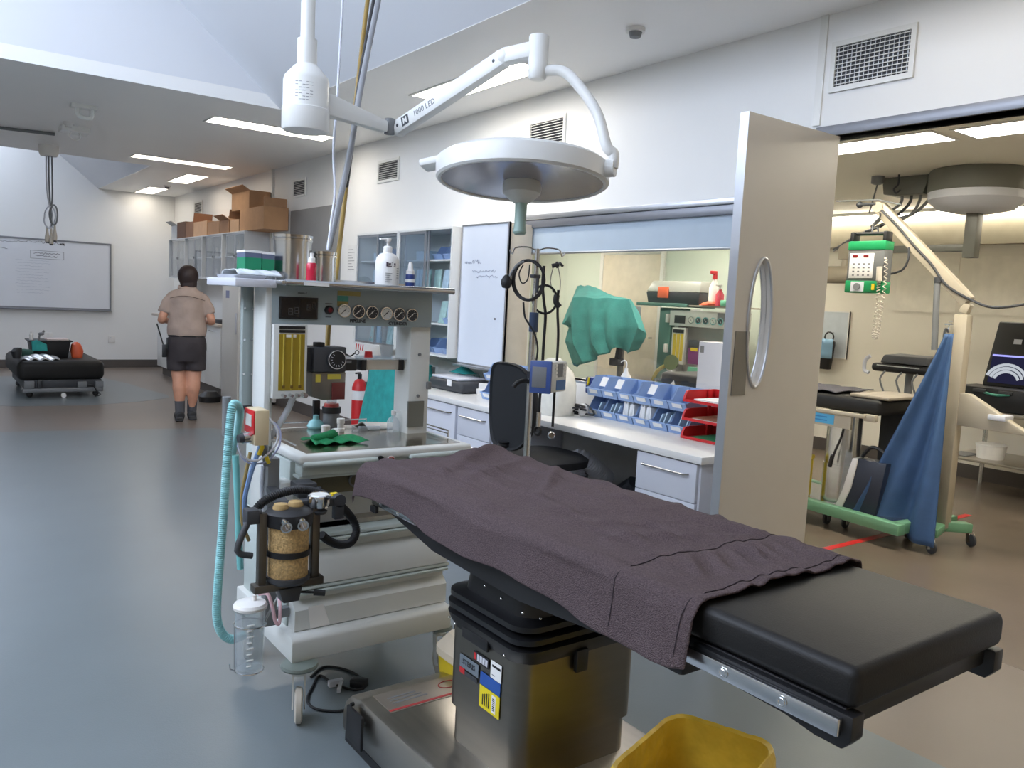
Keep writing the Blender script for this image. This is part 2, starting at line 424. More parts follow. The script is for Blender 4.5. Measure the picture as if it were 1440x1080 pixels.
struct('trim_3', MB().box(XX - .1, XX, -.08, 6.2, 2.12, ZX), M('band_grey', (150, 142, 122), .6), 'raised grey band along the top of the imaging room wall')  # one even grey on a raised band
# doorway lining and wall joint trims
tr = MB(); tr.box(XW - .012, XW + .13, DW[1] - .012, DW[1] + .045, 0, DW[2] + .04, .003); tr.box(XW - .012, XW + .13, DW[0], DW[1], DW[2], DW[2] + .05, .003); tr.box(XW - .012, XW + .13, DW[0] - .045, DW[0] + .03, 0, DW[2] + .04, .003)
struct('trim_4', tr, m_alu_d, 'grey metal lining of the doorway')
struct('trim_5', MB().box(XW - .01, XW, 2.45, 2.49, DW[2] + .06, ZC), m_white, 'vertical white joint strip above the open door')
struct('trim_6', MB().box(XW - .03, XW, 9.93, 9.99, .1, ZC), m_white, 'white pipe casing up the wall by the high cabinets')

def troffer(a, z, name_label, mat, group):
    x0, x1, y0, y1 = a
    t = thing('ceiling_light', ((x0 + x1) / 2, (y0 + y1) / 2, z), name_label, 'ceiling light', group)
    f = MB(); w = .018
    for b in ((x0, x0 + w, y0, y1), (x1 - w, x1, y0, y1), (x0 + w, x1 - w, y0, y0 + w), (x0 + w, x1 - w, y1 - w, y1)): f.box(b[0], b[1], b[2], b[3], z - .006, z + .09)
    f.box(x0, x1, y0, y1, z + .09, z + .1)
    f.build('frame', m_white, t)
    MB().box(x0 + w, x1 - w, y0 + w, y1 - w, z + .035, z + .045).build('diffuser', mat, t)
    return t
LL = ['long ceiling troffer behind the lamp canister', 'long ceiling troffer at the edge of the far skylight', 'short ceiling troffer beside the round smoke detector', 'farthest ceiling troffer close to the end wall', 'ceiling troffer glimpsed behind the white lamp arm', 'ceiling troffer in front of the doorway, above the frame', 'ceiling troffer over the left side near the viewing window', 'ceiling troffer over the left side by the near skylight', 'ceiling troffer over the left side between the skylights']
for a, l in zip(LR, LL): troffer(a, ZC, l, m_lamp2 if a[2] > 10 else (m_lamp3 if a[0] > 2 and a[2] < 2 else m_lamp), 'recessed lights of the treatment room')
m_lampx = emit('warm_troffer_diffuser', (255, 247, 230), 26)
LL = ['warm ceiling troffer just inside the doorway', 'warm ceiling troffer at the right edge of the photo', 'added unseen troffer over the draped stand', 'ceiling troffer deep in the adjoining room', 'added unseen troffer over the second machine', 'added unseen troffer by the cream door of the adjoining room']
for a, l in zip(LX, LL): troffer(a, ZX, l, m_lampx, 'recessed lights of the adjoining room')
# corridor lamp behind the viewer
troffer((1.6, 2.8, -1.3, -1.0), ZC - .101, 'corridor ceiling light behind the viewing window', emit('corridor_lamp', (255, 226, 176), 9), None)

w = bpy.data.worlds.new('world'); SC.world = w; w.use_nodes = True
w.node_tree.nodes['Background'].inputs['Color'].default_value = (.55, .7, 1, 1); w.node_tree.nodes['Background'].inputs['Strength'].default_value = .3
vs = SC.view_settings; vs.view_transform = 'Standard'; vs.look = 'None'; vs.exposure = .33; vs.gamma = 1; vs.use_curve_mapping = False
try: SC.cycles.max_bounces = 10; SC.cycles.transparent_max_bounces = 16; SC.cycles.use_denoising = True
except Exception: pass
# ------------------------------------------------------------------ anaesthetic machine (faces -y)
m_hdr = M('instrument_panel_enamel', (150, 164, 168), .35, vary=.03, scale=3)
m_flow = M('flowmeter_scale', (158, 134, 36), .3, vary=.08, scale=5, stretch=(8, 1, 1))
m_dial_w = M('dial_face_white', (214, 214, 208), .4, vary=.02)
m_dial_k = M('dial_face_black', (44, 46, 50), .4, vary=.05)
m_screen_k = M('unlit_black_screen', (24, 24, 27), .18, vary=.05)
m_seg = M('unlit_segment_grey', (70, 70, 72), .4, vary=.05)
m_sidepan = M('grey_green_side_panel', (150, 160, 158), .3, vary=.03)

def castor(root, x, y, ztop, r, w=.026, rot=0, plate=0, mats=None):
    fm, wm_ = mats or (m_mach2, m_cream)
    c, s_ = math.cos(rot), math.sin(rot)
    f = MB(); f.cyl((x, y, ztop - .025), (x, y, ztop), .016, seg=12)
    ox, oy = c * r * .35, s_ * r * .35
    for sg in (-1, 1):
        px, py = x - s_ * sg * (w / 2 + .006), y + c * sg * (w / 2 + .006)
        f.bar((px + ox, py + oy, r - .012), (px, py, ztop - .02), .028, .005, up=(-s_, c, 0))
    f.bar((x - s_ * (w / 2 + .008), y + c * (w / 2 + .008), ztop - .022), (x + s_ * (w / 2 + .008), y - c * (w / 2 + .008), ztop - .022), .03, .008)
    fo = f.build('castor', fm, root)
    wx, wy = x + ox, y + oy
    ax = V((-s_, c, 0))
    prof = [(.0, -w / 2), (r * .8, -w / 2), (r, -w * .3), (r, w * .3), (r * .8, w / 2), (0, w / 2)]
    MB().lathe(prof, (wx, wy, r), ax, 24).build('wheel', wm_, fo)
    if plate: MB().lathe([(0, -.006), (plate, -.006), (plate + .003, 0), (plate, .008), (0, .008)], (x, y, ztop + .006), seg=28).build('bumper_disc', M('grey_green_bumper', (118, 128, 122), .45), fo)
    return fo

am = thing('anaesthetic_machine', (1.28, 2.75, 0), 'pale grey green anaesthetic trolley with gauge panel and drawers beside the towelled table', 'anaesthetic machine')
bt = MB(); bt.prism([(2.455, .19), (3.02, .19), (3.02, .275), (2.47, .275), (2.455, .262)], 0, .98, 1.59, .006)
bt.build('base_tray', m_mach2, am)
for x, y, pl in ((1.005, 2.45, .058), (1.02, 3.0, .05), (1.57, 2.5, .045), (1.57, 3.0, .045)):
    castor(am, x, y, .178, .058, rot=4.33 + .25 * (x > 1.3), plate=pl)
cb = MB(); cb.box(1.0, 1.595, 2.56, 3.0, .275, .60, .004); cb.box(1.0, 1.05, 2.56, 3.0, .60, .84, .004); cb.box(1.56, 1.62, 2.56, 3.0, .60, .84, .004); cb.box(1.05, 1.56, 2.97, 3.0, .60, .84)
cb.box(1.0, 1.6, 2.5, 3.0, .585, .60, .003); cb.box(1.0, 1.6, 2.5, 2.56, .413, .425, .003)
cb.build('cabinet', m_mach, am)
MB().box(1.05, 1.56, 2.62, 2.63, .602, .84).build('recess_panel', m_mach2, am)
MB().box(1.235, 1.56, 2.56, 2.62, .602, .618).box(1.055, 1.075, 2.57, 2.62, .602, .79).build('inner_shelf', m_steel2, am)
MB().box(1.08, 1.30, 2.57, 2.622, .715, .795, .004).build('ventilator_bay', M('olive_plastic', (98, 92, 70), .5), am)  # solid box in plain olive
MB().torus((1.24, 2.566, .755), .022, .004, (0, 1, 0), 20, 6).build('bay_ring', m_mid, am)
for z0, z1 in ((.428, .582), (.278, .410)):
    d = MB(); zt = z1; h = z1 - z0
    d.prism([(2.555, z0), (2.5, z0), (2.5, z0 + h * .52), (2.512, z0 + h * .62), (2.528, z0 + h * .72), (2.531, zt - .014), (2.555, zt - .014)], 0, 1.005, 1.59)
    do = d.build('drawer', m_mach2, am)
    l = MB(); l.prism([(2.531, zt - .014), (2.497, zt - .012), (2.494, zt - .004), (2.497, zt), (2.555, zt)], 0, 1.003, 1.592); l.build('drawer_lip', m_mach, do)
MB().quad((1.06, 2.4985, .279), (1.13, 2.4985, .279), (1.105, 2.4985, .355), (1.05, 2.4985, .355)).build('sticker', m_plast_w, am)
# worktop block and front panel
wt = MB(); wt.box(1.0, 1.66, 2.475, 3.03, .842, .872, .01, 3); wt.build('worktop', m_mach2, am)
MB().box(1.035, 1.63, 2.51, 3.0, .8722, .8735).build('steel_inlay', M('polished_worktop_steel', (176, 168, 154), .16, 1, vary=.05, scale=2), am)
fp = MB(); fp.box(1.015, 1.65, 2.492, 2.56, .80, .842, .006); fp.box(1.01, 1.655, 2.50, 2.56, .79, .80); fp.build('front_panel', m_mach, am)
for x0, x1 in ((1.01, 1.28), (1.40, 1.665)):
    MB().box(x0, x1, 2.466, 2.495, .832, .852, .009, 3).build('grab_rail', m_mach, am)
MB().cyl((1.285, 2.492, .843), (1.285, 2.468, .843), .012).build('black_plug', m_black, am)
kb = MB().cyl((1.327, 2.492, .836), (1.327, 2.474, .836), .017, .015).build('flush_button', m_plast_w, am)
MB().torus((1.327, 2.4735, .836), .011, .0018, (0, 1, 0), 20, 6).cyl((1.327, 2.474, .836), (1.327, 2.4725, .836), .006).build('button_ring', m_inkr, kb)
MB().hexa([(1.318, 2.484, .80), (1.35, 2.484, .80), (1.35, 2.49, .80), (1.318, 2.49, .80), (1.322, 2.468, .816), (1.354, 2.468, .816), (1.354, 2.49, .816), (1.322, 2.49, .816)]).build('flap_label', m_plast_w, am)
pt = MB()
for i in range(4): pt.box(1.27, 1.29 + .004 * (i % 2), 2.4905, 2.4915, .826 - i * .005, .8275 - i * .005)
for i, (a, b) in enumerate(((1.455, 1.482), (1.464, 1.472), (1.455, 1.482), (1.492, 1.53), (1.492, 1.535), (1.492, 1.518))): pt.box(a, b, 2.4905, 2.4915, .822 - (i % 3) * .006, .8245 - (i % 3) * .006)
pt.build('printed_note', m_ink, am, split=True)
MB().box(1.655, 1.672, 2.47, 2.51, .80, .838, .003).build('corner_bracket', m_mid, am)
# low rails round the worktop
rl = MB()
rl.tube([(1.03, 2.58, .875), (1.03, 2.58, .888), (1.03, 2.98, .888), (1.03, 2.98, .875)], .003, 6); rl.tube([(1.02, 3.02, .875), (1.02, 3.02, .892), (1.5, 3.02, .892), (1.5, 3.02, .875)], .003, 6)
rl.tube([(1.645, 2.62, .875), (1.645, 2.62, .90), (1.645, 2.86, .90), (1.645, 2.86, .875)], .003, 6); rl.tube([(1.645, 2.62, .888), (1.645, 2.86, .888)], .0025, 6)
rl.build('gallery_rail', m_steel, am)
# columns and side panel
MB().box(.965, .987, 2.72, 2.84, .60, 1.415, .004).box(.985, 1.0, 2.74, 2.84, .86, 1.29).build('column', m_mach2, am)
MB().box(1.535, 1.622, 2.74, 2.86, .86, 1.29, .004).build('column', m_mach2, am)
sb = MB()
for z in (1.18, 1.02): sb.cyl((1.575, 2.741, z), (1.575, 2.734, z), .006, seg=12)
sb.box(1.61, 1.63, 2.73, 2.75, 1.045, 1.075, .004); sb.build('bolt', m_mid, am, split=True)
MB().box(1.532, 1.60, 2.732, 2.742, .90, 1.0).build('steel_plate', M('dull_grey_plate', (122, 124, 118), .35, .6), am)
MB().box(.935, .972, 2.86, 2.89, .94, 1.404, .002).build('side_panel', m_sidepan, am)
rv = MB()
for z in (.98, 1.1, 1.22, 1.33):
    for x in (.94, .967): rv.cyl((x, 2.86, z), (x, 2.855, z), .004, seg=8)
rv.build('rivet', m_steel, am, split=True)
# instrument header
ih = MB(); ih.box(.985, 1.612, 2.72, 2.86, 1.285, 1.418, .003); ih.build('instrument_panel', m_hdr, am)
gx = [1.244, 1.299, 1.353, 1.411, 1.464, 1.518]
for i, x in enumerate(gx):
    z = 1.3375 - .0014 * i; r = .0255
    g = MB(); g.lathe([(0, 0), (r, 0), (r, .014), (r - .002, .017), (r - .0045, .017), (r - .005, .012), (0, .012)], (x, 2.72, z), (0, -1, 0), 28)
    go = g.build('gauge', m_chrome, am)
    k = i in (1, 2, 4, 5)
    f = MB(); f.cyl((x, 2.708, z), (x, 2.7065, z), r - .005, seg=24); f.build('dial', m_dial_k if k else m_dial_w, go)
    n = MB(); n.bar((x - .011, 2.7055, z - .010), (x + .009, 2.7055, z + .008), .002, .001, up=(0, 1, 0)); n.cyl((x, 2.7062, z), (x, 2.704, z), .0026, seg=10)
    for q in range(9):
        a = math.radians(-40 + q * 32.5); ca, sa = math.cos(a), math.sin(a)
        n.bar((x + ca * .0155, 2.7058, z + sa * .0155), (x + ca * .0185, 2.7058, z + sa * .0185), .0012, .0006, up=(0, 1, 0))
    n.build('needle', m_dial_w if k else m_ink, go)
text('PIPELINE', .0165, (1.303, 2.7192, 1.3015), '-y', m_ink, am, bold=.0003)
text('CYLINDER', .0165, (1.466, 2.7192, 1.2965), '-y', m_ink, am, bold=.0003)
text('sheet-2', .011, (1.092, 2.7192, 1.393), '-y', m_ink, am)
sw = MB().lathe([(0, 0), (.0155, 0), (.0155, .01), (.0125, .014), (0, .016)], (1.19, 2.72, 1.338), (0, -1, 0)).build('power_lamp', m_black, am)
MB().ball((1.19, 2.704, 1.338), (.009, .003, .009), 14, 8).build('lamp_lens', M('dark_red_lens', (110, 30, 36), .2), sw)
MB().box(1.177, 1.203, 2.719, 2.7205, 1.359, 1.3615).box(1.179, 1.201, 2.719, 2.7205, 1.312, 1.3145).build('printed_note', m_ink, am, split=True)
# dark display with two windows
dp = MB().box(1.01, 1.148, 2.712, 2.722, 1.303, 1.379, .002).build('display', m_black, am)
MB().box(1.016, 1.079, 2.7108, 2.713, 1.308, 1.374).box(1.083, 1.143, 2.7108, 2.713, 1.308, 1.374).build('display_window', m_screen_k, dp)
sg = MB()
for x0, z0, w_, h_ in ((1.04, 1.316, .016, .024), (1.061, 1.32, .017, .024), (1.105, 1.334, .014, .022), (1.124, 1.338, .013, .024)):
    for a in ((0, 0, w_, .003), (0, h_ - .003, w_, .003), (0, 0, .003, h_), (w_ - .003, 0, .003, h_), (0, h_ / 2 - .0015, w_, .003)): sg.box(x0 + a[0], x0 + a[0] + a[2], 2.7098, 2.711, z0 + a[1], z0 + a[1] + a[3])
sg.build('display_digit', m_seg, dp, split=True)
# stickers on the header
MB().box(1.222, 1.31, 2.7185, 2.72, 1.391, 1.408).box(1.222, 1.264, 2.7185, 2.72, 1.354, 1.371).build('yellow_sticker', M('ochre_sticker', (160, 146, 86), .6), am, split=True)
MB().box(1.222, 1.264, 2.7184, 2.72, 1.371, 1.390).build('green_sticker', M('teal_sticker', (74, 150, 138), .6), am)
# flowmeter bank
fb = MB().box(.987, 1.108, 2.7, 2.74, 1.03, 1.285, .004).build('flowmeter', m_mach2, am)
MB().box(1.006, 1.097, 2.6985, 2.702, 1.058, 1.252).build('scale_panel', m_flow, fb)
MB().box(1.006, 1.097, 2.6975, 2.702, 1.256, 1.266).box(1.006, 1.097, 2.6975, 2.702, 1.269, 1.279).build('name_strip', m_black, fb)
MB().box(1.03, 1.065, 2.6975, 2.699, 1.24, 1.25).build('white_tag', m_plast_w, fb)
tb = MB()
for x in (1.022, 1.051, 1.08): tb.tube([(x, 2.697, 1.06), (x, 2.697, 1.25)], .0035, 8)
tb.build('flow_tube', M('flow_tube_yellow', (176, 156, 66), .15, vary=.03), fb)
fl = MB()
for x in (1.022, 1.051, 1.08): fl.box(x - .005, x + .005, 2.692, 2.695, 1.066, 1.076)
fl.build('float', M('brown_float', (110, 84, 30), .4), fb)
kk = MB()
for x, r in ((1.022, .006), (1.048, .006), (1.072, .006), (1.096, .010)):
    kk.cyl((x, 2.70, 1.042), (x, 2.675, 1.042), r, r * .85, 14)
kk.build('control_knob', m_chrome, fb)
# vaporiser block and rails behind
MB().box(1.108, 1.335, 2.78, 2.82, 1.115, 1.158, .003).build('mounting_bar', m_black, am)
MB().box(1.355, 1.535, 2.78, 2.83, 1.118, 1.156, .003).build('tray_bar', m_cream, am)
MB().box(1.35, 1.372, 2.775, 2.835, 1.116, 1.158, .002).box(1.508, 1.53, 2.775, 2.835, 1.116, 1.158, .002).build('end_cap', m_black, am, split=True)
MB().box(1.33, 1.62, 2.76, 2.9, 1.158, 1.163).build('clear_shelf', m_clearp, am)
# top shelf with rounded front
ts = MB(); ts.box(.99, 1.655, 2.64, 3.02, 1.42, 1.432, .002); ts.tube([(1.0, 2.64, 1.426), (1.655, 2.64, 1.426)], .011, 12); ts.box(.99, 1.655, 3.01, 3.02, 1.432, 1.45)
ts.build('top_shelf', m_steel, am)
MB().box(1.06, 1.15, 2.6275, 2.6285, 1.419, 1.431).build('shelf_label', m_paper, am)
ss = MB(); ss.box(.855, .995, 2.70, 3.02, 1.405, 1.432, .004); ss.cyl((.975, 2.70, 1.418), (.975, 2.697, 1.418), .006, seg=10)
ss.build('side_shelf', m_lgrey, am)
MB().tube([(1.07, 2.72, 1.04), (1.06, 2.74, .99), (1.035, 2.76, .93), (1.02, 2.8, .88)], .011, 10, smooth=4).build('outlet_hose', m_lgrey, am)
# left mounting post
MB().box(.915, .955, 2.53, 2.57, .30, .86, .003).box(.955, 1.0, 2.535, 2.565, .55, .58).box(.955, 1.0, 2.535, 2.565, .32, .35).build('accessory_post', m_mid, am)
MB().box(.955, 1.0, 2.52, 2.6, .66, .78, .006).build('valve_block', m_mach2, am)
cl = MB(); cl.box(.965, 1.03, 2.40, 2.47, .755, .80, .006); cl.box(1.02, 1.045, 2.395, 2.42, .735, .785, .006); cl.cyl((1.0, 2.44, .64), (1.0, 2.44, .76), .014)
cl.build('swivel_clamp', m_dark, am)
# ---- things on and around the machine
def bottle(name, x, y, z, prof, mat, label, cat='bottle', group=None, cap=None, capmat=None, seg=24, extra=None):
    o = thing(name, (x, y, z), label, cat, group)
    MB().lathe(prof, (x, y, z), seg=seg).build('body', mat, o)
    if cap: MB().lathe(cap, (x, y, z), seg=16).build('cap', capmat or m_plast_w, o)
    if extra: extra(o, x, y, z)
    return o
ZS = 1.4325
def drum(x, y, r, h, label):
    o = thing('steel_drum', (x, y, ZS), label, 'canister', 'steel canisters on the machine shelf')
    MB().lathe([(0, 0), (r, 0), (r, h - .022), (0, h - .022)], (x, y, ZS), seg=36).build('body', m_steel, o)
    MB().lathe([(0, h - .022), (r + .004, h - .022), (r + .004, h - .016), (r + .001, h - .013), (r + .004, h - .01), (r + .004, h), (0, h + .001)], (x, y, ZS), seg=36).build('lid', m_chrome, o)
    return o
drum(1.135, 2.93, .068, .168, 'tall polished steel canister with a ribbed lid on the machine shelf')
drum(1.262, 2.94, .044, .118, 'short polished steel canister beside the tall one on the machine shelf')
bottle('spray_bottle', 1.148, 2.78, ZS, [(0, 0), (.017, 0), (.018, .004), (.018, .06), (.014, .068), (0, .068)], M('red_liquid', (190, 36, 62), .2), 'small spray bottle of red liquid with white nozzle on the machine shelf',
       cap=[(.014, .066), (.012, .074), (.012, .085), (.007, .088), (.007, .102), (0, .103)])
def pump_extra(o, x, y, z):
    p = MB(); p.cyl((x, y, z + .155), (x, y, z + .176), .005); p.box(x - .035, x + .012, y - .008, y + .008, z + .176, z + .184, .003); p.cyl((x, y, z + .172), (x, y, z + .186), .011, .012)
    p.build('pump_head', m_plast_w, o)
    q = MB()
    for i in range(4): q.box(x - .025 + i * .010, x - .018 + i * .010, y - .0455, y - .040, z + .078 + (i % 2) * .003, z + .092 - (i % 2) * .002)
    q.box(x - .026, x + .012, y - .0455, y - .042, z + .076, z + .079)
    q.build('printed_mark', M('dark_print', (70, 56, 66), .6), o)
    q = MB()
    for i in range(5): q.box(x - .03, x - .002 - (i % 3) * .006, y - .0462, y - .042, z + .05 - i * .008, z + .0515 - i * .008)
    for i in range(5): q.box(x + .014, x + .028, y - .0415, y - .036, z + .07 - i * .009, z + .072 - i * .009)
    q.build('printed_lines', m_mid, o)
bottle('pump_bottle', 1.487, 2.86, ZS, [(0, 0), (.044, 0), (.046, .004), (.046, .09), (.042, .11), (.03, .124), (.017, .13), (0, .131)], m_plast_w, 'large white pump bottle with printed label on the machine shelf',
       cap=[(.017, .128), (.017, .15), (.012, .156), (0, .157)], extra=pump_extra)
def navy_extra(o, x, y, z):
    MB().lathe([(.0185, .022), (.0187, .022), (.0187, .034), (.0185, .034)], (x, y, z), cap=False).build('label_band', m_paper, o)
bottle('spray_bottle', 1.578, 2.84, ZS, [(0, 0), (.017, 0), (.018, .003), (.018, .05), (.0165, .053), (0, .053)], m_blue_d, 'small navy spray bottle with white nozzle near the shelf end',
       cap=[(.0165, .052), (.0165, .066), (.010, .074), (.009, .092), (.006, .1), (0, .101)], extra=navy_extra)
def carton(x0, x1, y0, y1, z, h, label, lid=True):
    o = thing('glove_carton', ((x0 + x1) / 2, (y0 + y1) / 2, z), label, 'carton', 'green cartons on the side shelf')
    MB().box(x0, x1, y0, y1, z, z + h * .62).build('green_sleeve', M('carton_green', (28, 130, 92), .5), o)
    MB().box(x0, x1, y0, y1, z + h * .62, z + h * .88).build('grey_band', M('carton_slate', (96, 104, 128), .5), o)
    MB().box(x0 - .001, x1 + .001, y0 - .001, y1 + .001, z + h * .88, z + h).build('top_band', m_paper, o)
ty = solo('instrument_tray', MB().hexa([(.885, 2.80, 1.4325), (.985, 2.80, 1.4325), (.985, 2.98, 1.4325), (.885, 2.98, 1.4325), (.878, 2.79, 1.444), (.992, 2.79, 1.444), (.992, 2.99, 1.444), (.878, 2.99, 1.444)]), m_steel, 'shallow steel tray on the side shelf of the machine', 'tray', base=(.92, 2.87, 1.4325))
carton(.945, 1.003, 2.88, 2.97, 1.4665, .066, 'left green and grey carton on the plastic bag'); carton(1.006, 1.05, 2.88, 2.97, 1.4665, .064, 'right green and grey carton beside the steel canister')
bg = MB()
def bagf(u, v):
    e = 1 - abs(2 * v - 1) ** 4
    return (.895 + u * .155, 2.80 + v * .19, 1.446 + e * (.017 + .004 * math.sin(u * 17 + v * 9) * (1 if v < .45 else .2)))
bg.grid(bagf, 22, 14); solo('plastic_bag', bg, M('clear_film', (214, 220, 224), .25, vary=.08, scale=30), 'crumpled clear plastic bag under the green cartons', 'bag', base=(.95, 2.87, 1.446), solid=.0015)
# vaporisers
vp = thing('vaporiser', (1.2, 2.76, 1.02), 'black vaporiser block with round dial and grey metal body mounted on the machine', 'vaporiser')
MB().box(1.138, 1.262, 2.715, 2.81, 1.117, 1.207, .006).box(1.108, 1.14, 2.735, 2.8, 1.12, 1.203, .003).build('head', m_dark, vp)
dl = MB().lathe([(0, 0), (.034, 0), (.035, .006), (.030, .012), (0, .012)], (1.222, 2.715, 1.163), (0, -1, 0), 32).build('dial', m_black, vp)
MB().torus((1.222, 2.705, 1.163), .0325, .0012, (0, 1, 0), 32, 6).build('dial_ring', m_plast_w, dl)
mk = MB()
for q in range(9):
    a = math.radians(130 + q * 26); mk.bar((1.222 + math.cos(a) * .019, 2.7025, 1.163 + math.sin(a) * .019), (1.222 + math.cos(a) * .026, 2.7025, 1.163 + math.sin(a) * .026), .0016, .001, up=(0, 1, 0))
mk.build('dial_marks', m_lgrey, dl)
MB().prism([(1.138, 1.117), (1.266, 1.117), (1.266, 1.025), (1.225, 1.018), (1.18, 1.016), (1.138, 1.03)], 1, 2.725, 2.80, .004).build('body', M('dull_vaporiser_metal', (128, 124, 116), .35, .7), vp)
MB().box(1.212, 1.262, 2.72, 2.726, 1.018, 1.08, .001).build('sight_window', M('dark_red_window', (104, 50, 48), .25), vp)
MB().box(1.15, 1.168, 2.722, 2.727, 1.082, 1.11).box(1.195, 1.245, 2.722, 2.727, 1.092, 1.11).build('yellow_sticker', M('sticker_yellow', (196, 180, 70), .6), vp, split=True)
MB().box(1.155, 1.185, 2.73, 2.77, 1.207, 1.222, .003).build('filler_block', m_black, vp)
MB().cyl((1.275, 2.775, 1.136), (1.275, 2.77, 1.136), .01, seg=16).box(1.268, 1.31, 2.775, 2.779, 1.144, 1.154).build('lock_plate', m_mid, vp)
# second dismounted vaporiser standing on the worktop
fj = thing('filter_jar', (1.33, 2.985, .875), 'red and black topped clear filter jar standing at the back of the machine worktop', 'filter jar')
MB().lathe([(0, 0), (.032, 0), (.032, .055), (0, .055)], (1.33, 2.985, .875)).build('base', m_mid, fj)
MB().lathe([(0, .055), (.037, .055), (.037, .078), (0, .078)], (1.33, 2.985, .875)).build('collar', m_black, fj)
MB().lathe([(0, .078), (.03, .078), (.028, .092), (0, .092)], (1.33, 2.985, .875)).build('red_ring', M('dull_red_plastic', (160, 60, 54), .4), fj)
MB().lathe([(0, .092), (.02, .092), (.02, .135), (0, .135)], (1.33, 2.985, .875)).build('clear_tube', m_clearp, fj)
MB().lathe([(0, .135), (.026, .135), (.026, .15), (0, .15)], (1.33, 2.985, .875)).build('cap', m_dark, fj)
# cup, red cap, spectacles-like clip on clear shelf
cp = MB(); cp.lathe([(.0, 0), (.020, 0), (.028, .048), (.026, .048), (.019, .002), (0, .002)], (1.475, 2.82, 1.1635), cap=False)
solo('clear_cup', cp, m_clearp, 'clear plastic cup on the machine middle shelf', 'cup', base=(1.475, 2.82, 1.1635))
solo('red_cap', MB().lathe([(0, 0), (.016, 0), (.014, .022), (0, .024)], (1.395, 2.81, 1.1635)), m_red, 'red plastic cap beside the clear cup', 'cap', base=(1.395, 2.81, 1.1635))
sc = MB(); sc.tube([(1.27, 2.80, 1.166), (1.295, 2.80, 1.176), (1.315, 2.80, 1.168), (1.335, 2.80, 1.18)], .003, 6, smooth=3); sc.torus((1.343, 2.80, 1.182), .008, .0015, (0, 1, 0), 14, 6); sc.ball((1.292, 2.80, 1.171), .008, 10, 6)
solo('black_clip', sc, m_black, 'small black wire clip lying on the machine middle bar', 'clip', base=(1.30, 2.8, 1.158))
# green cloth bundle on worktop
gc = MB()
gc.grid(lambda u, v: (1.105 + u * .2, 2.60 + v * .14 + .02 * math.sin(u * 3), .8755 + .012 * math.exp(-((v - .45) / .3) ** 2) + .004 * math.sin(u * 21 + v * 6) + .004), 26, 12)
gc.tube([(1.12, 2.66, .892), (1.17, 2.67, .897), (1.215, 2.69, .902)], lambda t: .012 + .004 * t, 12, smooth=4)
gd = thing('surgical_drape', (1.2, 2.66, .874), 'folded green cloth with a white tag on the machine worktop', 'cloth')
gc.build('cloth', M('emerald_cloth', (20, 122, 74), .8, vary=.2, scale=40, bump=.3, bscale=200), gd, solid=.002)
MB().tube([(1.207, 2.688, .902), (1.22, 2.692, .903)], .0172, 14).build('white_tag', m_paper, gd)
solo('plastic_stopper', MB().lathe([(0, 0), (.016, 0), (.017, .022), (.013, .026), (0, .026)], (1.262, 2.88, .874)), m_plast_w, 'short white stopper on the machine worktop', 'stopper', base=(1.262, 2.88, .874))
solo('white_connector', MB().lathe([(0, 0), (.015, 0), (.015, .012), (.012, .014), (.012, .03), (.015, .032), (.015, .05), (0, .05)], (1.318, 2.87, .874)), m_plast_w, 'taller white tube connector standing on the machine worktop', 'connector', base=(1.318, 2.87, .874))
bottle('glass_vial', 1.505, 2.80, .874, [(0, 0), (.023, 0), (.024, .003), (.024, .04), (.018, .052), (.008, .06), (.008, .07), (0, .07)], m_clearp, 'small clear glass bottle with needle stuck in its stopper', 'bottle',
       cap=[(.009, .066), (.009, .082), (0, .083)], extra=lambda o, x, y, z: MB().tube([(x, y, z + .078), (x + .06, y - .01, z + .078), (x + .11, y - .03, z + .07)], .0022, 6).build('needle_tube', m_plast_w, o))
fo = MB(); fo.grid(lambda u, v: (1.43 + u * .18, 2.86 + v * .13, .876 + .022 * math.sin(PI * min(1, v * 1.2)) * (1 - .6 * u)), 12, 8)
solo('dressing_packet', fo, M('white_packet', (208, 204, 196), .5), 'curved white packet lying at the back of the machine worktop', 'packet', base=(1.52, 2.92, .874), solid=.003)
sy = MB(); sy.cyl((1.39, 2.865, .883), (1.47, 2.845, .883), .009, seg=12); sy.cyl((1.37, 2.87, .883), (1.39, 2.865, .883), .004, seg=8); sy.cyl((1.368, 2.87, .883), (1.366, 2.8705, .883), .01, seg=12)
solo('syringe', sy, m_clearp, 'clear syringe lying beside the glass bottle', 'syringe', base=(1.42, 2.86, .874))
# ---- carbon dioxide absorber in front of left post
ab = thing('absorber', (.845, 2.16, .56), 'soda lime absorber jar of beige granules in a dark metal frame hanging from the machine', 'absorber')
ax_, ay_ = .845, 2.16
gr = M('soda_lime_granules', (196, 164, 112), .75, vary=.25, scale=160, bump=.5, bscale=180, detail=1)
MB().lathe([(0, .0), (.053, 0), (.055, .004), (.055, .152), (0, .152)], (ax_, ay_, .60), seg=40).build('granules', gr, ab)
MB().lathe([(.058, .066), (.062, .066), (.062, .082), (.058, .082)], (ax_, ay_, .60), seg=40, cap=False).build('middle_band', m_black, ab)
MB().lathe([(0, -.016), (.05, -.016), (.061, -.006), (.061, .006), (.056, .006), (.0, .0)], (ax_, ay_, .60), seg=40).build('bottom_dish', m_dark, ab)
MB().lathe([(0, .15), (.064, .15), (.066, .158), (.066, .186), (.05, .196), (0, .198)], (ax_, ay_, .60), seg=40).build('head', m_black, ab)
fr = MB(); 
for sx in (-.077, .077): fr.box(ax_ + sx - .011, ax_ + sx + .011, ay_ - .012, ay_ + .012, .585, .79, .002)
fr.box(ax_ - .10, ax_ + .10, ay_ - .02, ay_ + .02, .567, .589, .002)
fr.build('frame', M('bronze_grey_metal', (104, 98, 90), .38, .8), ab)
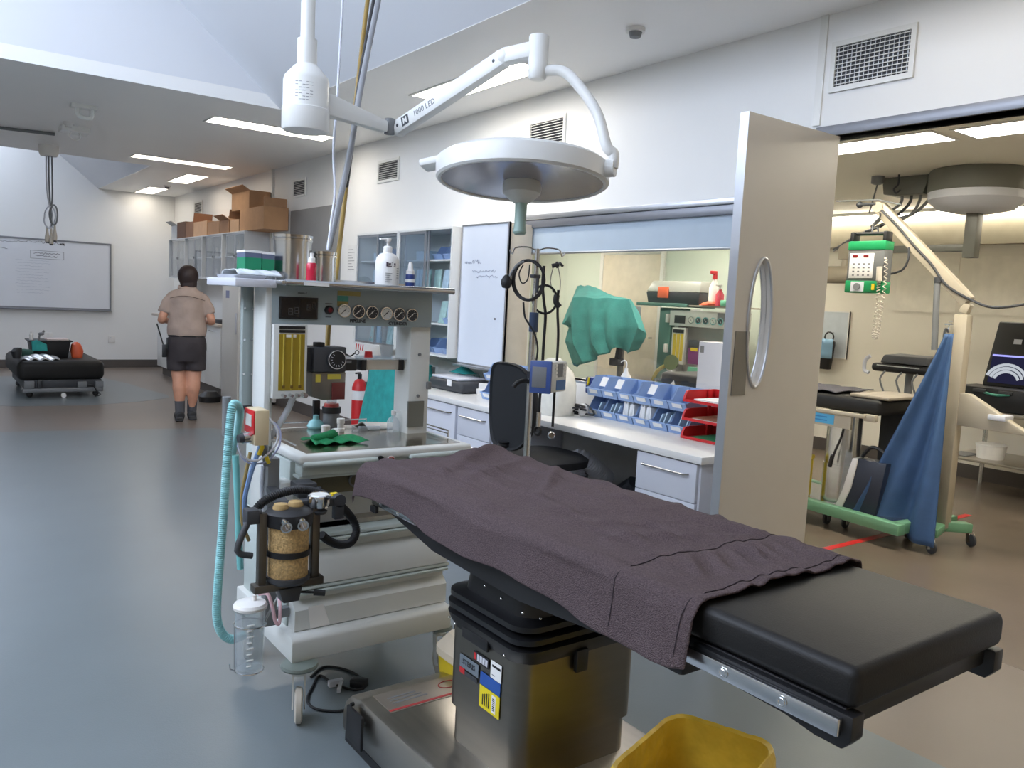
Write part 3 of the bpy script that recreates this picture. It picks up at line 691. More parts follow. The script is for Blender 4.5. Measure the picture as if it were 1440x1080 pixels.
MB().prism([(ax_ - .035, .572), (ax_ + .035, .572), (ax_ + .025, .53), (ax_ - .02, .53)], 1, ay_ - .025, ay_ + .02, .003).build('base_clamp', m_dark, ab)
MB().tube([(ax_ + .02, ay_, .55), (ax_ + .075, ay_ - .02, .545)], .004, 8).tube([(ax_ + .07, ay_ - .02, .546), (ax_ + .10, ay_ - .03, .542)], .009, 10).build('lever', m_black, ab)
for sx in (-.035, .012):
    po = MB(); po.lathe([(.0, 0), (.013, 0), (.013, .02), (.0155, .022), (.0155, .036), (.011, .036), (.011, .012), (0, .012)], (ax_ + sx, ay_ - .055, .77), (-.2, -1, -.1), 20); po.build('port', m_chrome, ab)
for sx, dy in ((-.025, .0), (.022, .012)):
    MB().lathe([(0, 0), (.022, 0), (.022, .006), (.018, .015), (0, .019)], (ax_ + sx, ay_ + dy, .795), seg=20).build('valve_dome', M('amber_dome', (176, 150, 104), .2), ab)
gg = MB().lathe([(0, 0), (.028, 0), (.033, .012), (.033, .034), (.028, .037), (.027, .034), (0, .034)], (ax_ + .088, ay_ + .0, .79), seg=28).build('pressure_gauge', m_chrome, ab)
MB().cyl((ax_ + .088, ay_, .8245), (ax_ + .088, ay_, .8255), .026, seg=24).build('dial', m_dial_w, gg)
MB().lathe([(0, -.02), (.02, -.02), (.024, -.012), (.012, -.004), (.012, 0), (0, 0)], (ax_ + .088, ay_, .79)).build('gauge_stem', m_dark, ab)
MB().box(ax_ - .02, ax_ + .125, ay_ + .02, ay_ + .05, .785, .806, .004).box(ax_ + .11, ax_ + .15, ay_ + .0, ay_ + .05, .785, .808, .004).build('manifold', m_dark, ab)
MB().tube([(ax_ - .115, ay_, .79), (ax_ - .08, ay_, .79)], .011, 12).box(ax_ - .125, ax_ - .09, ay_ - .02, ay_ + .02, .765, .805, .004).tube([(ax_ - .12, ay_ - .01, .77), (ax_ - .15, ay_ - .02, .70), (ax_ - .11, ay_ - .02, .68)], .009, 10, smooth=4).build('side_valve', m_dark, ab)
MB().cyl((ax_ + .15, ay_ + .02, .80), (ax_ + .15, ay_ - .005, .80), .019, seg=20).box(ax_ + .135, ax_ + .165, ay_ - .005, ay_ + .02, .745, .79, .004).build('relief_valve', m_dark, ab)
MB().box(ax_ + .135, ax_ + .155, ay_ + .015, ay_ + .035, .808, .818).build('yellow_tag', m_yellow, ab)
MB().bar((ax_, ay_ + .02, .60), (.93, 2.54, .60), .03, .02).bar((ax_, ay_ + .03, .79), (.93, 2.54, .76), .03, .018).build('bracket_arm', m_dark, ab)
# corrugated black hose looping behind the absorber
def corr(pts, r, amp, per, seg=12, closed=False):
    P = spline([V(p) for p in pts], 10, closed); L = [0]
    for a, b in zip(P, P[1:]): L.append(L[-1] + (b - a).length)
    n = max(8, int(L[-1] / (per / 4))); Q = []
    for i in range(n + 1):
        d = L[-1] * i / n; j = max(k for k in range(len(L)) if L[k] <= d + 1e-9); j = min(j, len(P) - 2)
        t = (d - L[j]) / max(1e-9, L[j + 1] - L[j]); Q.append(P[j].lerp(P[j + 1], t))
    mb = MB(); tot = L[-1]
    mb.tube(Q, lambda t: r + amp * math.cos(2 * PI * t * tot / per), seg)
    return mb
def ph(lst, y=None): return [fy(a, b, c) for a, b, c in lst]
bh = corr(ph([(353, 727, 2.22), (370, 706, 2.22), (400, 692, 2.22), (430, 689, 2.23), (465, 700, 2.25), (492, 725, 2.31), (501, 745, 2.30), (494, 762, 2.28), (478, 766, 2.26), (462, 760, 2.24), (452, 752, 2.22)]), .012, .0013, .006)
solo('breathing_hose', bh, m_rubber, 'black corrugated breathing hose looping from the absorber toward the table end', 'hose', base=(.95, 2.29, .8))
# teal corrugated hose on the left
th = corr(ph([(325, 640, 2.62), (334, 600, 2.56), (336, 575, 2.52), (328, 569, 2.48), (324, 590, 2.47), (319, 650, 2.46), (313, 740, 2.45), (306, 830, 2.44), (305, 868, 2.44), (312, 890, 2.44), (326, 899, 2.44), (343, 893, 2.46)]), .0125, .0016, .006)
solo('breathing_hose', th, m_teal_tube, 'teal corrugated breathing hose hanging down the left side of the machine', 'hose', base=(.79, 2.45, .33))
th2 = MB().tube(ph([(331, 640, 2.60), (334, 700, 2.60), (336, 760, 2.6), (338, 800, 2.6)]), .011, 10, smooth=5)
solo('breathing_hose', th2, M('pale_teal_hose', (120, 190, 190), .35), 'straight teal hose behind the hanging corrugated one', 'hose', base=(.83, 2.6, .5))
# cream monitor box
gb = thing('oxygen_monitor', (.852, 2.44, .92), 'small cream box with red face and grey knob clamped beside the teal hose', 'monitor')
MB().box(.83, .873, 2.41, 2.50, .928, 1.036, .003).build('case', M('cream_plastic', (206, 190, 156), .45), gb)
MB().box(.826, .8305, 2.412, 2.498, .962, 1.034, .001).build('red_face', m_red, gb)
MB().box(.824, .827, 2.43, 2.48, .985, 1.02).build('meter_window', m_dial_w, gb)
MB().cyl((.83, 2.44, .952), (.80, 2.435, .950), .017, .017).build('knob_collar', m_steel, gb)
MB().cyl((.80, 2.435, .950), (.787, 2.433, .949), .014, .012).build('knob', m_dark, gb)
MB().bar((.873, 2.47, .96), (.915, 2.54, .84), .018, .018).build('bracket_arm', m_mid, gb)
# grey post clamp left of hose
pc = thing('hose_post', (.79, 2.6, .90), 'grey clamp post holding the top of the teal hose', 'post')
MB().cyl(fy(319, 558, 2.6), fy(318, 612, 2.6), .0135).build('post', m_mid, pc)
a0 = fy(318, 574, 2.6); MB().bar(a0, fy(352, 572, 2.62), .012, .012).bar(fy(318, 590, 2.6), fy(336, 588, 2.58), .014, .012).bar(fy(352, 572, 2.62), (.915, 2.55, .855), .012, .012).build('clamp_bar', m_dark, pc)
# tangled wires and tubes by the post
def wire(name, pts, r, mat, label, cat='tube', base=None, smooth=6):
    pts = [V(p) for p in pts]
    return solo(name, MB().tube(pts, r, 8, smooth=smooth), mat, label, cat, base=base or min(pts, key=lambda p: p.z))
wire('gas_tube', ph([(345, 640, 2.52), (348, 690, 2.53), (343, 730, 2.5), (338, 660, 2.5)]) if 0 else ph([(352, 636, 2.55), (345, 670, 2.55), (340, 700, 2.55), (341, 735, 2.55), (350, 760, 2.57)]), .006, M('ochre_tube', (150, 130, 80), .4), 'ochre rubber tube hanging below the cream monitor')
wire('gas_tube', ph([(366, 628, 2.5), (358, 650, 2.5), (350, 675, 2.5), (344, 705, 2.5), (346, 740, 2.52)]), .008, M('pale_blue_tube', (120, 150, 196), .4), 'pale blue tube hanging below the cream monitor')
wire('gas_tube', ph([(335, 623, 2.5), (340, 640, 2.5), (356, 648, 2.49), (372, 642, 2.49), (388, 625, 2.5), (390, 605, 2.52), (380, 590, 2.53), (374, 587, 2.53)]), .0035, m_lgrey, 'clear tube coiled beside the cream monitor')
wire('gas_tube', ph([(334, 626, 2.51), (342, 645, 2.51), (356, 652, 2.50), (376, 648, 2.50), (392, 628, 2.51), (394, 606, 2.53), (384, 593, 2.54)]), .003, M('lilac_tube', (170, 176, 210), .4), 'lilac tube coiled beside the cream monitor')
wire('gas_tube', ph([(370, 655, 2.56), (368, 690, 2.57), (370, 720, 2.57)]), .007, m_lgrey, 'short clear tube dropping behind the blue tube')
yc = thing('tube_connector', (.87, 2.5, .82), 'yellow tube connector at the top of the pale blue tube', 'connector')
MB().cyl(fy(370, 625, 2.495), fy(364, 640, 2.495), .0075).build('sleeve', m_yellow, yc)
MB().cyl(fy(374, 642, 2.495), fy(378, 651, 2.495), .0065).build('sleeve', m_yellow, yc)
# suction jar
sj = thing('suction_jar', (.805, 2.35, .25), 'clear graduated suction jar with white lid hanging below the absorber', 'jar')
jx, jy = .805, 2.35
MB().lathe([(.0, .0), (.038, 0), (.040, .004), (.044, .19), (.042, .19), (.038, .006), (0, .004)], (jx, jy, .262), seg=32, cap=False).build('jar_wall', glass('jar_plastic', (.93, .95, .96), 1.45, .05, milk=(215, 222, 226), milkfac=.22), sj)
MB().lathe([(0, .19), (.049, .188), (.050, .196), (.045, .204), (.03, .208), (0, .209)], (jx, jy, .262), seg=32).cyl((jx + .012, jy, .47), (jx + .012, jy, .487), .007).build('lid', m_plast_w, sj)
gm = MB()
for i in range(8): gm.box(jx - .022, jx - .008 + (i % 2) * .006, jy - .0435 - i * .0004, jy - .042 - i * .0004 + .004, .285 + i * .018, .287 + i * .018)
gm.build('graduations', m_plast_w, sj)
rr = MB(); rr.torus((jx, jy, .40), .0465, .0022, (.05, 0, 1), 32, 6); rr.torus((jx, jy, .258), .042, .0022, (0, 0, 1), 32, 6); rr.tube([(jx - .046, jy, .40), (jx - .044, jy, .26)], .002, 6); rr.tube([(jx - .042, jy, .262), (jx - .06, jy - .01, .275), (jx - .062, jy - .01, .29)], .002, 6)
rr.tube([(jx + .046, jy, .40), (.95, 2.5, .42)], .004, 6); rr.build('wire_holder', m_steel, sj)
pk = MB().tube([(.83, 2.35, .487), (.85, 2.33, .49), (.862, 2.32, .45), (.868, 2.31, .41), (.88, 2.31, .40), (.89, 2.33, .44), (.90, 2.37, .47), (.93, 2.45, .52)], .0055, 8, smooth=6)
solo('suction_tube', pk, M('pink_tube', (214, 176, 184), .4), 'pink suction tube curling from the suction jar lid', 'tube', base=(.88, 2.32, .40))
# mains flex on the floor
fx_ = MB().tube([fz(x, y, .006) for x, y in [(437, 952), (455, 938), (480, 940), (503, 950), (512, 965), (498, 970), (470, 962), (450, 950), (440, 965), (432, 985), (445, 997), (475, 1000), (495, 995)]], .0045, 8, smooth=6)
solo('mains_flex', fx_, m_rubber, 'black mains flex loosely coiled on the floor by the machine castor', 'cable', base=fz(470, 975, 0))
pg = MB().bar(fz(462, 962, .012), fz(482, 958, .012), .02, .02).bar(fz(480, 960, .014), fz(476, 972, .012), .012, .014)
solo('mains_plug', pg, m_lgrey, 'pale grey plug lying on the coiled flex', 'plug', base=fz(470, 962, 0))
pb = MB().bar(fz(495, 958, .015), fz(515, 962, .015), .04, .03, bev=.004)
solo('power_brick', pb, m_black, 'black power block on the floor beside the plug', 'power supply', base=fz(505, 960, 0))

solo('breathing_mask', MB().lathe([(0, 0), (.03, 0), (.034, .008), (.026, .024), (.012, .034), (.010, .05), (0, .05)], (1.262, 2.975, .8745), seg=22), m_teal_tube, 'small teal breathing mask at the back of the machine worktop', 'mask', base=(1.262, 2.975, .8745))
_b = fy(445, 567, 3.02)
solo('rail_clip', MB().box(_b.x - .013, _b.x + .013, 3.012, 3.03, .872, _b.z + .012, .002), m_black, 'small black clip on the rear rail of the machine worktop', 'clip', base=(_b.x, 3.02, .872))
# ------------------------------------------------------------------ operating table
ot = thing('operating_table', (1.40, 1.5, 0), 'black padded operating table on a steel pedestal in the foreground', 'operating table')
TX0, TX1, TY0, TY1, TZ = 1.147, 1.647, .633, 2.29, .87
def pad(y0, y1):
    return MB().box(TX0, TX1, y0, y1, TZ - .068, TZ, .018, 4).build('pad_section', m_blackpad, ot)
pad(TY0, 1.32); pad(1.325, 1.86); pad(1.865, TY1)
tf = MB(); tf.box(TX0 + .01, TX1 - .01, TY0 + .02, 1.32, .765, .80, .003); tf.box(TX0 + .01, TX1 - .01, 1.33, TY1 - .02, .765, .80, .003)
tf.prism([(TY0 + .0, .797), (TY0 + .0, .758), (TY0 + .015, .740), (TY0 + .06, .742), (TY0 + .12, .752), (TY0 + .3, .757), (TY0 + .32, .797)], 0, TX0 - .004, TX0 + .03, .003)
tf.prism([(TY0 + .0, .797), (TY0 + .0, .758), (TY0 + .015, .740), (TY0 + .06, .742), (TY0 + .12, .752), (TY0 + .3, .757), (TY0 + .32, .797)], 0, TX1 - .03, TX1 + .004, .003)
tf.box(TX0 + .03, TX1 - .03, 1.0, 1.9, .70, .77, .01)
tf.prism([(1.0, .765), (1.2, .715), (1.5, .69), (1.9, .70), (2.2, .755), (2.24, .765)], 0, TX0 + .012, TX0 + .032)
tf.build('table_frame', m_black, ot)
def rail(x, y0, y1):
    r = MB().box(x - .006, x + .006, y0, y1, .762, .792, .003)
    ro = r.build('side_rail', m_steel, ot)
    for y in (y0 + .10, y0 + .22): 
        sx = -1 if x < 1.4 else 1
        MB().cyl((x + sx * .006, y, .777), (x + sx * .008, y, .777), .010, seg=18).torus((x + sx * .008, y, .777), .006, .0012, (1, 0, 0), 14, 6).build('rail_bolt', m_chrome, ro)
for x in (TX0 - .012, TX1 + .012):
    rail(x, .648, .985); rail(x, 1.40, 1.85); rail(x, 1.95, 2.22)
MB().box(TX0 - .016, TX0 - .002, 2.20, 2.235, .735, .757, .004).cyl((TX0 - .008, 2.218, .757), (TX0 - .008, 2.218, .77), .004).build('clamp_knob', m_black, ot)
# bellows under the top
bl = MB(); rs = []
cxm, cym = 1.40, 1.69
def rrect(hx, hy, r, z, n=6):
    pts = []
    for qx, qy, a0 in ((1, 1, 0), (-1, 1, 90), (-1, -1, 180), (1, -1, 270)):
        for k in range(n + 1):
            a = math.radians(a0 + 90 * k / n); pts.append(V((cxm + qx * (hx - r) + r * math.cos(a), cym + qy * (hy - r) + r * math.sin(a), z)))
    return pts
for z, e in ((.505, 0), (.53, .012), (.545, .016), (.553, -.01), (.56, .014), (.575, .016), (.583, -.012), (.592, .012), (.606, .012), (.614, -.02), (.70, -.03)):
    rs.append(rrect(.205 + e, .175 + e, .06, z))
bl.rings(rs); bl.build('bellows', M('bellows_black', (20, 20, 22), .38, vary=.1), ot)
def scr(px, py, x=1.19):
    p = fx(px, py, x); return p
ps = MB(); rs = []
for z, e in ((.13, -.03), (.275, -.03), (.28, .0), (.53, 0)): rs.append(rrect(.203 - .0 + e * .3, .17 + e * .3, .045, z))
ps.rings(rs); ps.build('pedestal', M('pedestal_steel', (126, 121, 112), .34, 1, vary=.05, scale=3, stretch=(1, 1, 10)), ot)
XP = cxm - .2045
sc_ = []
for px, py in ((661, 805), (692, 832), (716, 853), (754, 875), (640, 877), (654, 890), (687, 914), (718, 918), (657, 893), (709, 922)):
    p = fx(px, py, XP - .004); sc_.append(p)
for p in sc_: 
    if p.z < .58: MB().ball(p, .0035, 8, 6).build('screw', m_chrome, ot)
lb = thing
def sticker(px0, py0, px1, py1, mat, name='sticker', z=0):
    a = fx(px0, py0, XP - .0018); b = fx(px1, py1, XP - .0018)
    return MB().box(XP - .0022 - z, XP - .0008 - z, a.y, b.y, a.z, b.z).build(name, mat, ot)
a = fx(660, 885, XP); b = fx(687, 905, XP)
MB().box(XP - .012, XP - .001, fx(655, 882, XP).y, fx(690, 910, XP).y, .495, .525, .003).build('latch_block', m_black, ot)
YA, YB = 1.79, 1.605
st = MB().box(XP - .0022, XP - .0008, 1.70, 1.79, .405, .44).build('maker_plate', M('grey_plate', (112, 122, 130), .4), ot)
text('STERIS', .021, (XP - .003, 1.745, .4235), '-x', m_dark, st)
MB().box(XP - .0022, XP - .0008, 1.765, 1.79, .388, .404).build('red_sticker', m_red, ot)
MB().box(XP - .0022, XP - .0008, 1.705, 1.764, .388, .400).build('dark_strip', m_dark, ot)
hz = MB().box(XP - .0022, XP - .0008, 1.655, 1.725, .447, .473).build('symbol_strip', m_ink, ot)
for i in range(4): MB().box(XP - .003, XP - .002, 1.66 + i * .0125, 1.67 + i * .0125, .451, .469).build('symbol', m_lgrey, hz)
MB().box(XP - .003, XP - .002, 1.712, 1.722, .451, .469).build('symbol_red', m_red, hz)
ws = MB().box(XP - .0022, XP - .0008, 1.598, 1.645, .432, .478).build('white_sticker', m_paper, ot)
q = MB(); q.box(XP - .003, XP - .002, 1.602, 1.638, .463, .469); q.build('print', m_ink, ws)
MB().box(XP - .003, XP - .002, 1.625, 1.638, .441, .4425).build('print', m_mid, ws)
bs = MB().box(XP - .0022, XP - .0008, 1.60, 1.69, .396, .43).build('blue_sticker', M('sticker_blue', (40, 84, 160), .5), ot)
text('SERVICE LOG', .011, (XP - .003, 1.645, .415), '-x', M('pale_blue_print', (110, 150, 210), .5), bs) if 0 else None
ysk = MB().box(XP - .0022, XP - .0008, 1.60, 1.69, .335, .394).build('yellow_sticker', M('sticker_bright_yellow', (226, 206, 30), .5), ot)
for i in range(4): MB().box(XP - .003, XP - .002, 1.645 + i * .009, 1.649 + i * .009, .345, .385 - i * .004).build('print', m_ink, ysk)
bc = MB().box(XP - .0028, XP - .002, 1.616, 1.634, .342, .388).build('barcode', m_paper, ysk)
for i in range(7): MB().box(XP - .0034, XP - .0027, 1.620, 1.630, .348 + i * .005, .3505 + i * .005).build('barcode_bar', m_ink, bc)
for px, py in ((655, 800), (682, 824), (705, 842), (735, 862), (760, 870), (815, 866), (632, 868)):
    p = fx(px, py, XP - .012) if px < 720 else fy(px, py, 1.50)
    MB().ball(p, .0035, 8, 6).build('screw', m_chrome, ot)
# strap at the pedestal corner
MB().box(1.36, 1.40, 1.50, 1.515, .46, .52, .004).build('zip_flap', m_black, ot)
# steel base cover
bz = MB()
bz.prism([(2.27, .03), (2.27, .09), (2.25, .135), (2.215, .165), (2.15, .178), (1.2, .178), (1.2, .03)], 0, 1.075, 1.70, .014)
bz.build('base_cover', m_steel2, ot)
MB().box(1.08, 1.68, 1.22, 2.25, .0, .03).build('base_foot', m_black, ot)
MB().box(1.05, 1.0605, 2.085, 2.185, .05, .155, .003).cyl((1.052, 2.16, .165), (1.062, 2.16, .165), .006).cyl((1.052, 2.11, .052), (1.062, 2.11, .052), .006).build('pedal_bracket', m_black, ot)
wp = MB().hexa([(1.12, 2.03, .1785), (1.42, 2.03, .1785), (1.42, 2.15, .1785), (1.12, 2.15, .1785), (1.12, 2.03, .1795), (1.42, 2.03, .1795), (1.42, 2.15, .1795), (1.12, 2.15, .1795)]).build('warning_plate', M('etched_plate', (168, 158, 146), .3, .7), ot)
for i in range(3): MB().box(1.15, 1.27 - i * .012, 2.075 + i * .017, 2.081 + i * .017, .1795, .1802).build('print', m_mid, wp)
MB().box(1.12, 1.42, 2.036, 2.046, .1795, .1802).build('print_red', m_inkr, wp)
MB().tube([(1.36 + .035 * math.cos(q * PI / 12), 2.10 + .022 * math.sin(q * PI / 12), .180) for q in range(24)], .0016, 5, closed=True).build('print_ring', m_inkr, wp)
from mathutils import noise as NZ
# ------------------------------------------------------------------ towel
m_towel = M('mauve_grey_terry', (104, 90, 92), .95, vary=.22, scale=260, bump=.9, bscale=420, spec=.15, detail=2)
tw = MB(); NU, NV = 190, 110
TYa, TYb = .935, 2.36
def drape(u, v):
    y = TYa + (TYb - TYa) * u
    # across: v 0 = left hanging hem, 1 = right hanging hem (metres along the cloth)
    hang_l = .128 + .012 * math.sin(u * 5 + .5) + .01 * math.sin(u * 13); hang_r = .10
    W = TX1 - TX0 + .012; tot = hang_l + W + hang_r; s = v * tot - hang_l
    rad = .024; x0, x1 = TX0 - .013, TX1 + .010; zt = TZ + .006
    if s < 0:
        d = -s; k = min(1, d / (rad * 1.57))
        if d < rad * 1.57: a = d / rad; x = x0 + rad - rad * math.sin(a); z = zt - rad + rad * math.cos(a)
        else: x = x0 - .005 * math.sin(u * 40) * (d - rad * 1.57) / .1 - .006 * math.sin(u * 14 + 1) ; z = zt - rad - (d - rad * 1.57)
        x -= .004 + .012 * (d / .13) ** 2
    elif s > W:
        d = s - W; x = x1 + min(.012, d * .4); z = zt - d if d > .012 else zt - d * d / .024
        x += .004 * math.sin(u * 33)
    else:
        x = x0 + rad + (s) * (x1 - x0 - rad) / W; z = zt
    # end hang beyond the head end of the pad
    zo = 0
    ex = y - (TY1 - .015)
    if ex > 0:
        r2 = .04; 
        yn = TY1 - .015 + r2 * math.sin(min(1.57, ex / r2)); drop = r2 - r2 * math.cos(min(1.57, ex / r2)) + max(0, ex - r2 * 1.57)
        y = yn; zo = -drop * (1 if 0 <= s <= W else .35)
    top = 1 if 0 <= s <= W else max(0, 1 - abs(s if s < 0 else s - W) / .03)
    # folds and ripples on the top face
    r = 0
    r += .0075 * math.exp(-((u - .70 - .25 * (v - .3)) / .022) ** 2) * (v > .35)
    r += .006 * math.exp(-((u - .78 - .35 * (v - .3)) / .018) ** 2) * (v > .3)
    r += .009 * math.exp(-((u - .88 - .2 * (v - .5)) / .03) ** 2) * math.exp(-((v - .62) / .25) ** 2)
    r += .006 * math.exp(-((u - .55 - .5 * (v - .5)) / .016) ** 2) * math.exp(-((v - .75) / .3) ** 2)
    r += .010 * math.exp(-((u - .95) / .05) ** 2) * math.exp(-((v - .80) / .14) ** 2)
    r += (.0055 * max(-.3, math.sin(v * 74 + 3 * math.sin(u * 30) + 2 * math.sin(v * 9))) * math.exp(-((u - .085) / .04) ** 2) + .006 * max(-.2, math.sin(v * 52 + 9 * u + 2 * math.sin(v * 7 + u * 9))) * math.exp(-((u - .25) / .075) ** 2)) * min(1, max(0, (v - .25) / .1))
    r += .0016 * math.sin(u * 60 + 8 * v) * math.sin(v * 11)
    q_ = NZ.noise(V((x * 24 + y * 3, y * 6, 3.1))); q2 = NZ.noise(V((x * 9, y * 9, 7.7)))
    r += (.012 * max(0, q_ - .05) + .003 * q2) * (1 if v > .2 else .5)
    r += .006 * max(0, math.sin(y * 46 + x * 5 + 2.2 * math.sin(x * 9))) ** 3 * math.exp(-((u - .27) / .13) ** 2) * (v > .3)
    z += 1.5 * r * top + zo
    if s < 0: x -= .006 * max(0, math.sin(u * 21 + 1.3)) * min(1, -s / .08)
    hem = 1.2 * .0022 if u < .012 else 0
    bandz = -.0025 * math.exp(-((u - .155) / .008) ** 2) - .0025 * math.exp(-((u - .02) / .004) ** 2) * 0
    z += (bandz * top) + hem
    return (x, y, z)
tw.grid(drape, NU, NV)
towel = thing('towel', (1.4, 1.6, TZ), 'mauve grey terry towel spread over the operating table', 'towel')
to = tw.build('cloth', m_towel, towel, ang=80, solid=.006, sub=1)
sm = MB()
for u in (.148, .018):
    for kk in range(1):
        pts = [V(drape(u, v / 70)) + V((0, 0, .0042 if .2 < v / 70 < .87 else .001)) + V((-.0035 if v / 70 < .2 else 0, 0, 0)) for v in range(2, 69)]
        (MB().tube(pts, .0012, 5)).build('hem_seam', M('dark_seam', (56, 46, 52), .9), towel)
# ------------------------------------------------------------------ yellow waste bin with liner
wb = thing('waste_bin', (1.48, 1.2, 0), 'square waste bin with a yellow liner below the table end', 'bin')
rimz = .35
P4 = [V((1.245, 1.265, 0)), V((1.60, 1.375, 0)), V((1.70, 1.12, 0)), V((1.345, 1.01, 0))]
cc = sum(P4, V()) / 4
def rq(k, z, wob=0, n=14):
    out = []
    for i in range(4):
        for j in range(n):
            p = P4[i].lerp(P4[(i + 1) % 4], j / n); d = p - cc
            e = 1 - .10 * max(0, 1 - min(j, n - j) / (n * .12)) 
            w_ = wob * math.sin(i * 5 + j * 1.9)
            out.append(V((cc.x + d.x * (k * e + w_), cc.y + d.y * (k * e + w_), z + (wob * .3 * math.sin(j * 2.3 + i)))))
    return out
MB().rings([rq(.78, 0), rq(.98, rimz - .02), rq(.965, rimz - .02), rq(.765, .012)]).build('bin_body', m_mid, wb)
lm = M('yellow_liner', (224, 190, 66), .36, vary=.12, scale=14, bump=.6, bscale=24)
MB().rings([rq(1.03, rimz - .17, .03), rq(1.05, rimz - .08, .02), rq(1.03, rimz - .01, .008), rq(.99, rimz + .006, .003), rq(.945, rimz, .003), rq(.90, rimz - .1, .008), rq(.72, .03, .01)], cap=False).build('liner', lm, wb, solid=.0015)
MB().rings([rq(.72, .031), rq(.1, .028)], cap=False).build('liner_base', lm, wb)
# ------------------------------------------------------------------ surgical light
sl = thing('surgical_light', (1.263, 3.157, 2.03), 'white ceiling mounted surgical light with round head, hanging above the machine', 'surgical light')
cx_, cy_ = 1.263, 3.157
MB().cyl((cx_, cy_, 2.36), (cx_, cy_, 3.86), .027, seg=28).build('drop_tube', m_white, sl)
MB().lathe([(.038, 2.37), (.038, 2.275), (.05, 2.266), (.083, 2.228), (.088, 2.212), (.088, 2.11), (.0885, 2.108), (.091, 2.105), (.091, 2.03), (.086, 2.022), (0, 2.02)], (cx_, cy_, 0), seg=40).build('canister', m_white, sl)
lp = MB()
for i in range(7):
    for k in range(5):
        a0 = math.atan2(-1, -.55) + (k - 2.2) * .16
        if (i * 3 + k) % 4: lp.hexa([(cx_ + .0885 * math.cos(a), cy_ + .0885 * math.sin(a), z) for a, z in ((a0, 2.125 + i * .011), (a0 + .12, 2.125 + i * .011), (a0 + .12, 2.1265 + i * .011), (a0, 2.1265 + i * .011))] + [(cx_ + .0891 * math.cos(a), cy_ + .0891 * math.sin(a), z) for a, z in ((a0, 2.125 + i * .011), (a0 + .12, 2.125 + i * .011), (a0 + .12, 2.1265 + i * .011), (a0, 2.1265 + i * .011))])
lp.build('rating_print', m_mid, sl)['kind'] = 'stuff'
J = V((1.70, 3.255, 2.12))
d1 = (J - V((cx_, cy_, 2.15))); d1.z = 0; d1.normalize()
a1 = MB(); n1 = V((-d1.y, d1.x, 0))
for s0, s1, h0, h1, z0, z1 in ((.08, .40, .045, .024, 2.145, 2.115),):
    pa, pb_ = V((cx_, cy_, z0)) + d1 * s0, V((cx_, cy_, z1)) + d1 * s1
    a1.hexa([pa - n1 * .028 - V((0, 0, h0)), pa + n1 * .028 - V((0, 0, h0)), pb_ + n1 * .022 - V((0, 0, h1)), pb_ - n1 * .022 - V((0, 0, h1)), pa - n1 * .028 + V((0, 0, h0)), pa + n1 * .028 + V((0, 0, h0)), pb_ + n1 * .022 + V((0, 0, h1)), pb_ - n1 * .022 + V((0, 0, h1))], .008)
a1.build('extension_arm', m_white, sl)
a1b = MB().cyl(J + V((-.02, 0, -.03)), J + V((-.02, 0, .035)), .022); a1b.build('elbow', m_mid, sl)
U = fd(712, 80, 3.12); J2 = J + V((.02, -.01, .0))
sp = MB()
MB().ball(J2 + V((.005, -.0, 0)), (.034, .034, .036), 20, 12).build('lower_knuckle', m_white, sl)
sp.bar(J2, U, .05, .066, bev=.012); sp.build('spring_arm', m_white, sl)
MB().ball(U, (.034, .034, .036), 20, 12).build('upper_knuckle', m_white, sl)
sdir = (U - J2).normalized(); ndir = sdir.cross(V((0, 0, 1))).normalized()
if ndir.dot(CAM - J2) < 0: ndir = -ndir
upd = ndir.cross(sdir) if ndir.cross(sdir).z > 0 else -ndir.cross(sdir)
tp = J2.lerp(U, .30) + ndir * .0255
text('1000 LED', .034, tp, (sdir, upd), m_mid, sl)
lgp = J2.lerp(U, .11) + ndir * .0256
lg = MB().hexa([lgp - sdir * .022 - upd * .02 - ndir * .0006, lgp + sdir * .022 - upd * .02 - ndir * .0006, lgp + sdir * .022 + upd * .02 - ndir * .0006, lgp - sdir * .022 + upd * .02 - ndir * .0006, lgp - sdir * .022 - upd * .02 + ndir * .0006, lgp + sdir * .022 - upd * .02 + ndir * .0006, lgp + sdir * .022 + upd * .02 + ndir * .0006, lgp - sdir * .022 + upd * .02 + ndir * .0006]).build('logo_square', m_dark, sl)
text('M', .034, lgp + ndir * .001, (sdir, upd), m_white, lg, bold=.001)
for t_ in (.03, .93):
    p = J2.lerp(U, t_) + ndir * .0245
    MB().cyl(p, p + ndir * .002, .0065, seg=14).build('pivot_cap', m_dark, sl)
Hb = fd(757, 80, 3.05)
MB().bar(U, V((Hb.x, Hb.y, U.z + .012)), .06, .06, bev=.012).build('link_block', m_white, sl)
MB().lathe([(0, .075), (.036, .075), (.038, .07), (.036, -.035), (.0365, -.037), (.034, -.075), (.028, -.082), (0, -.083)], Hb, seg=28).build('hub', m_white, sl)
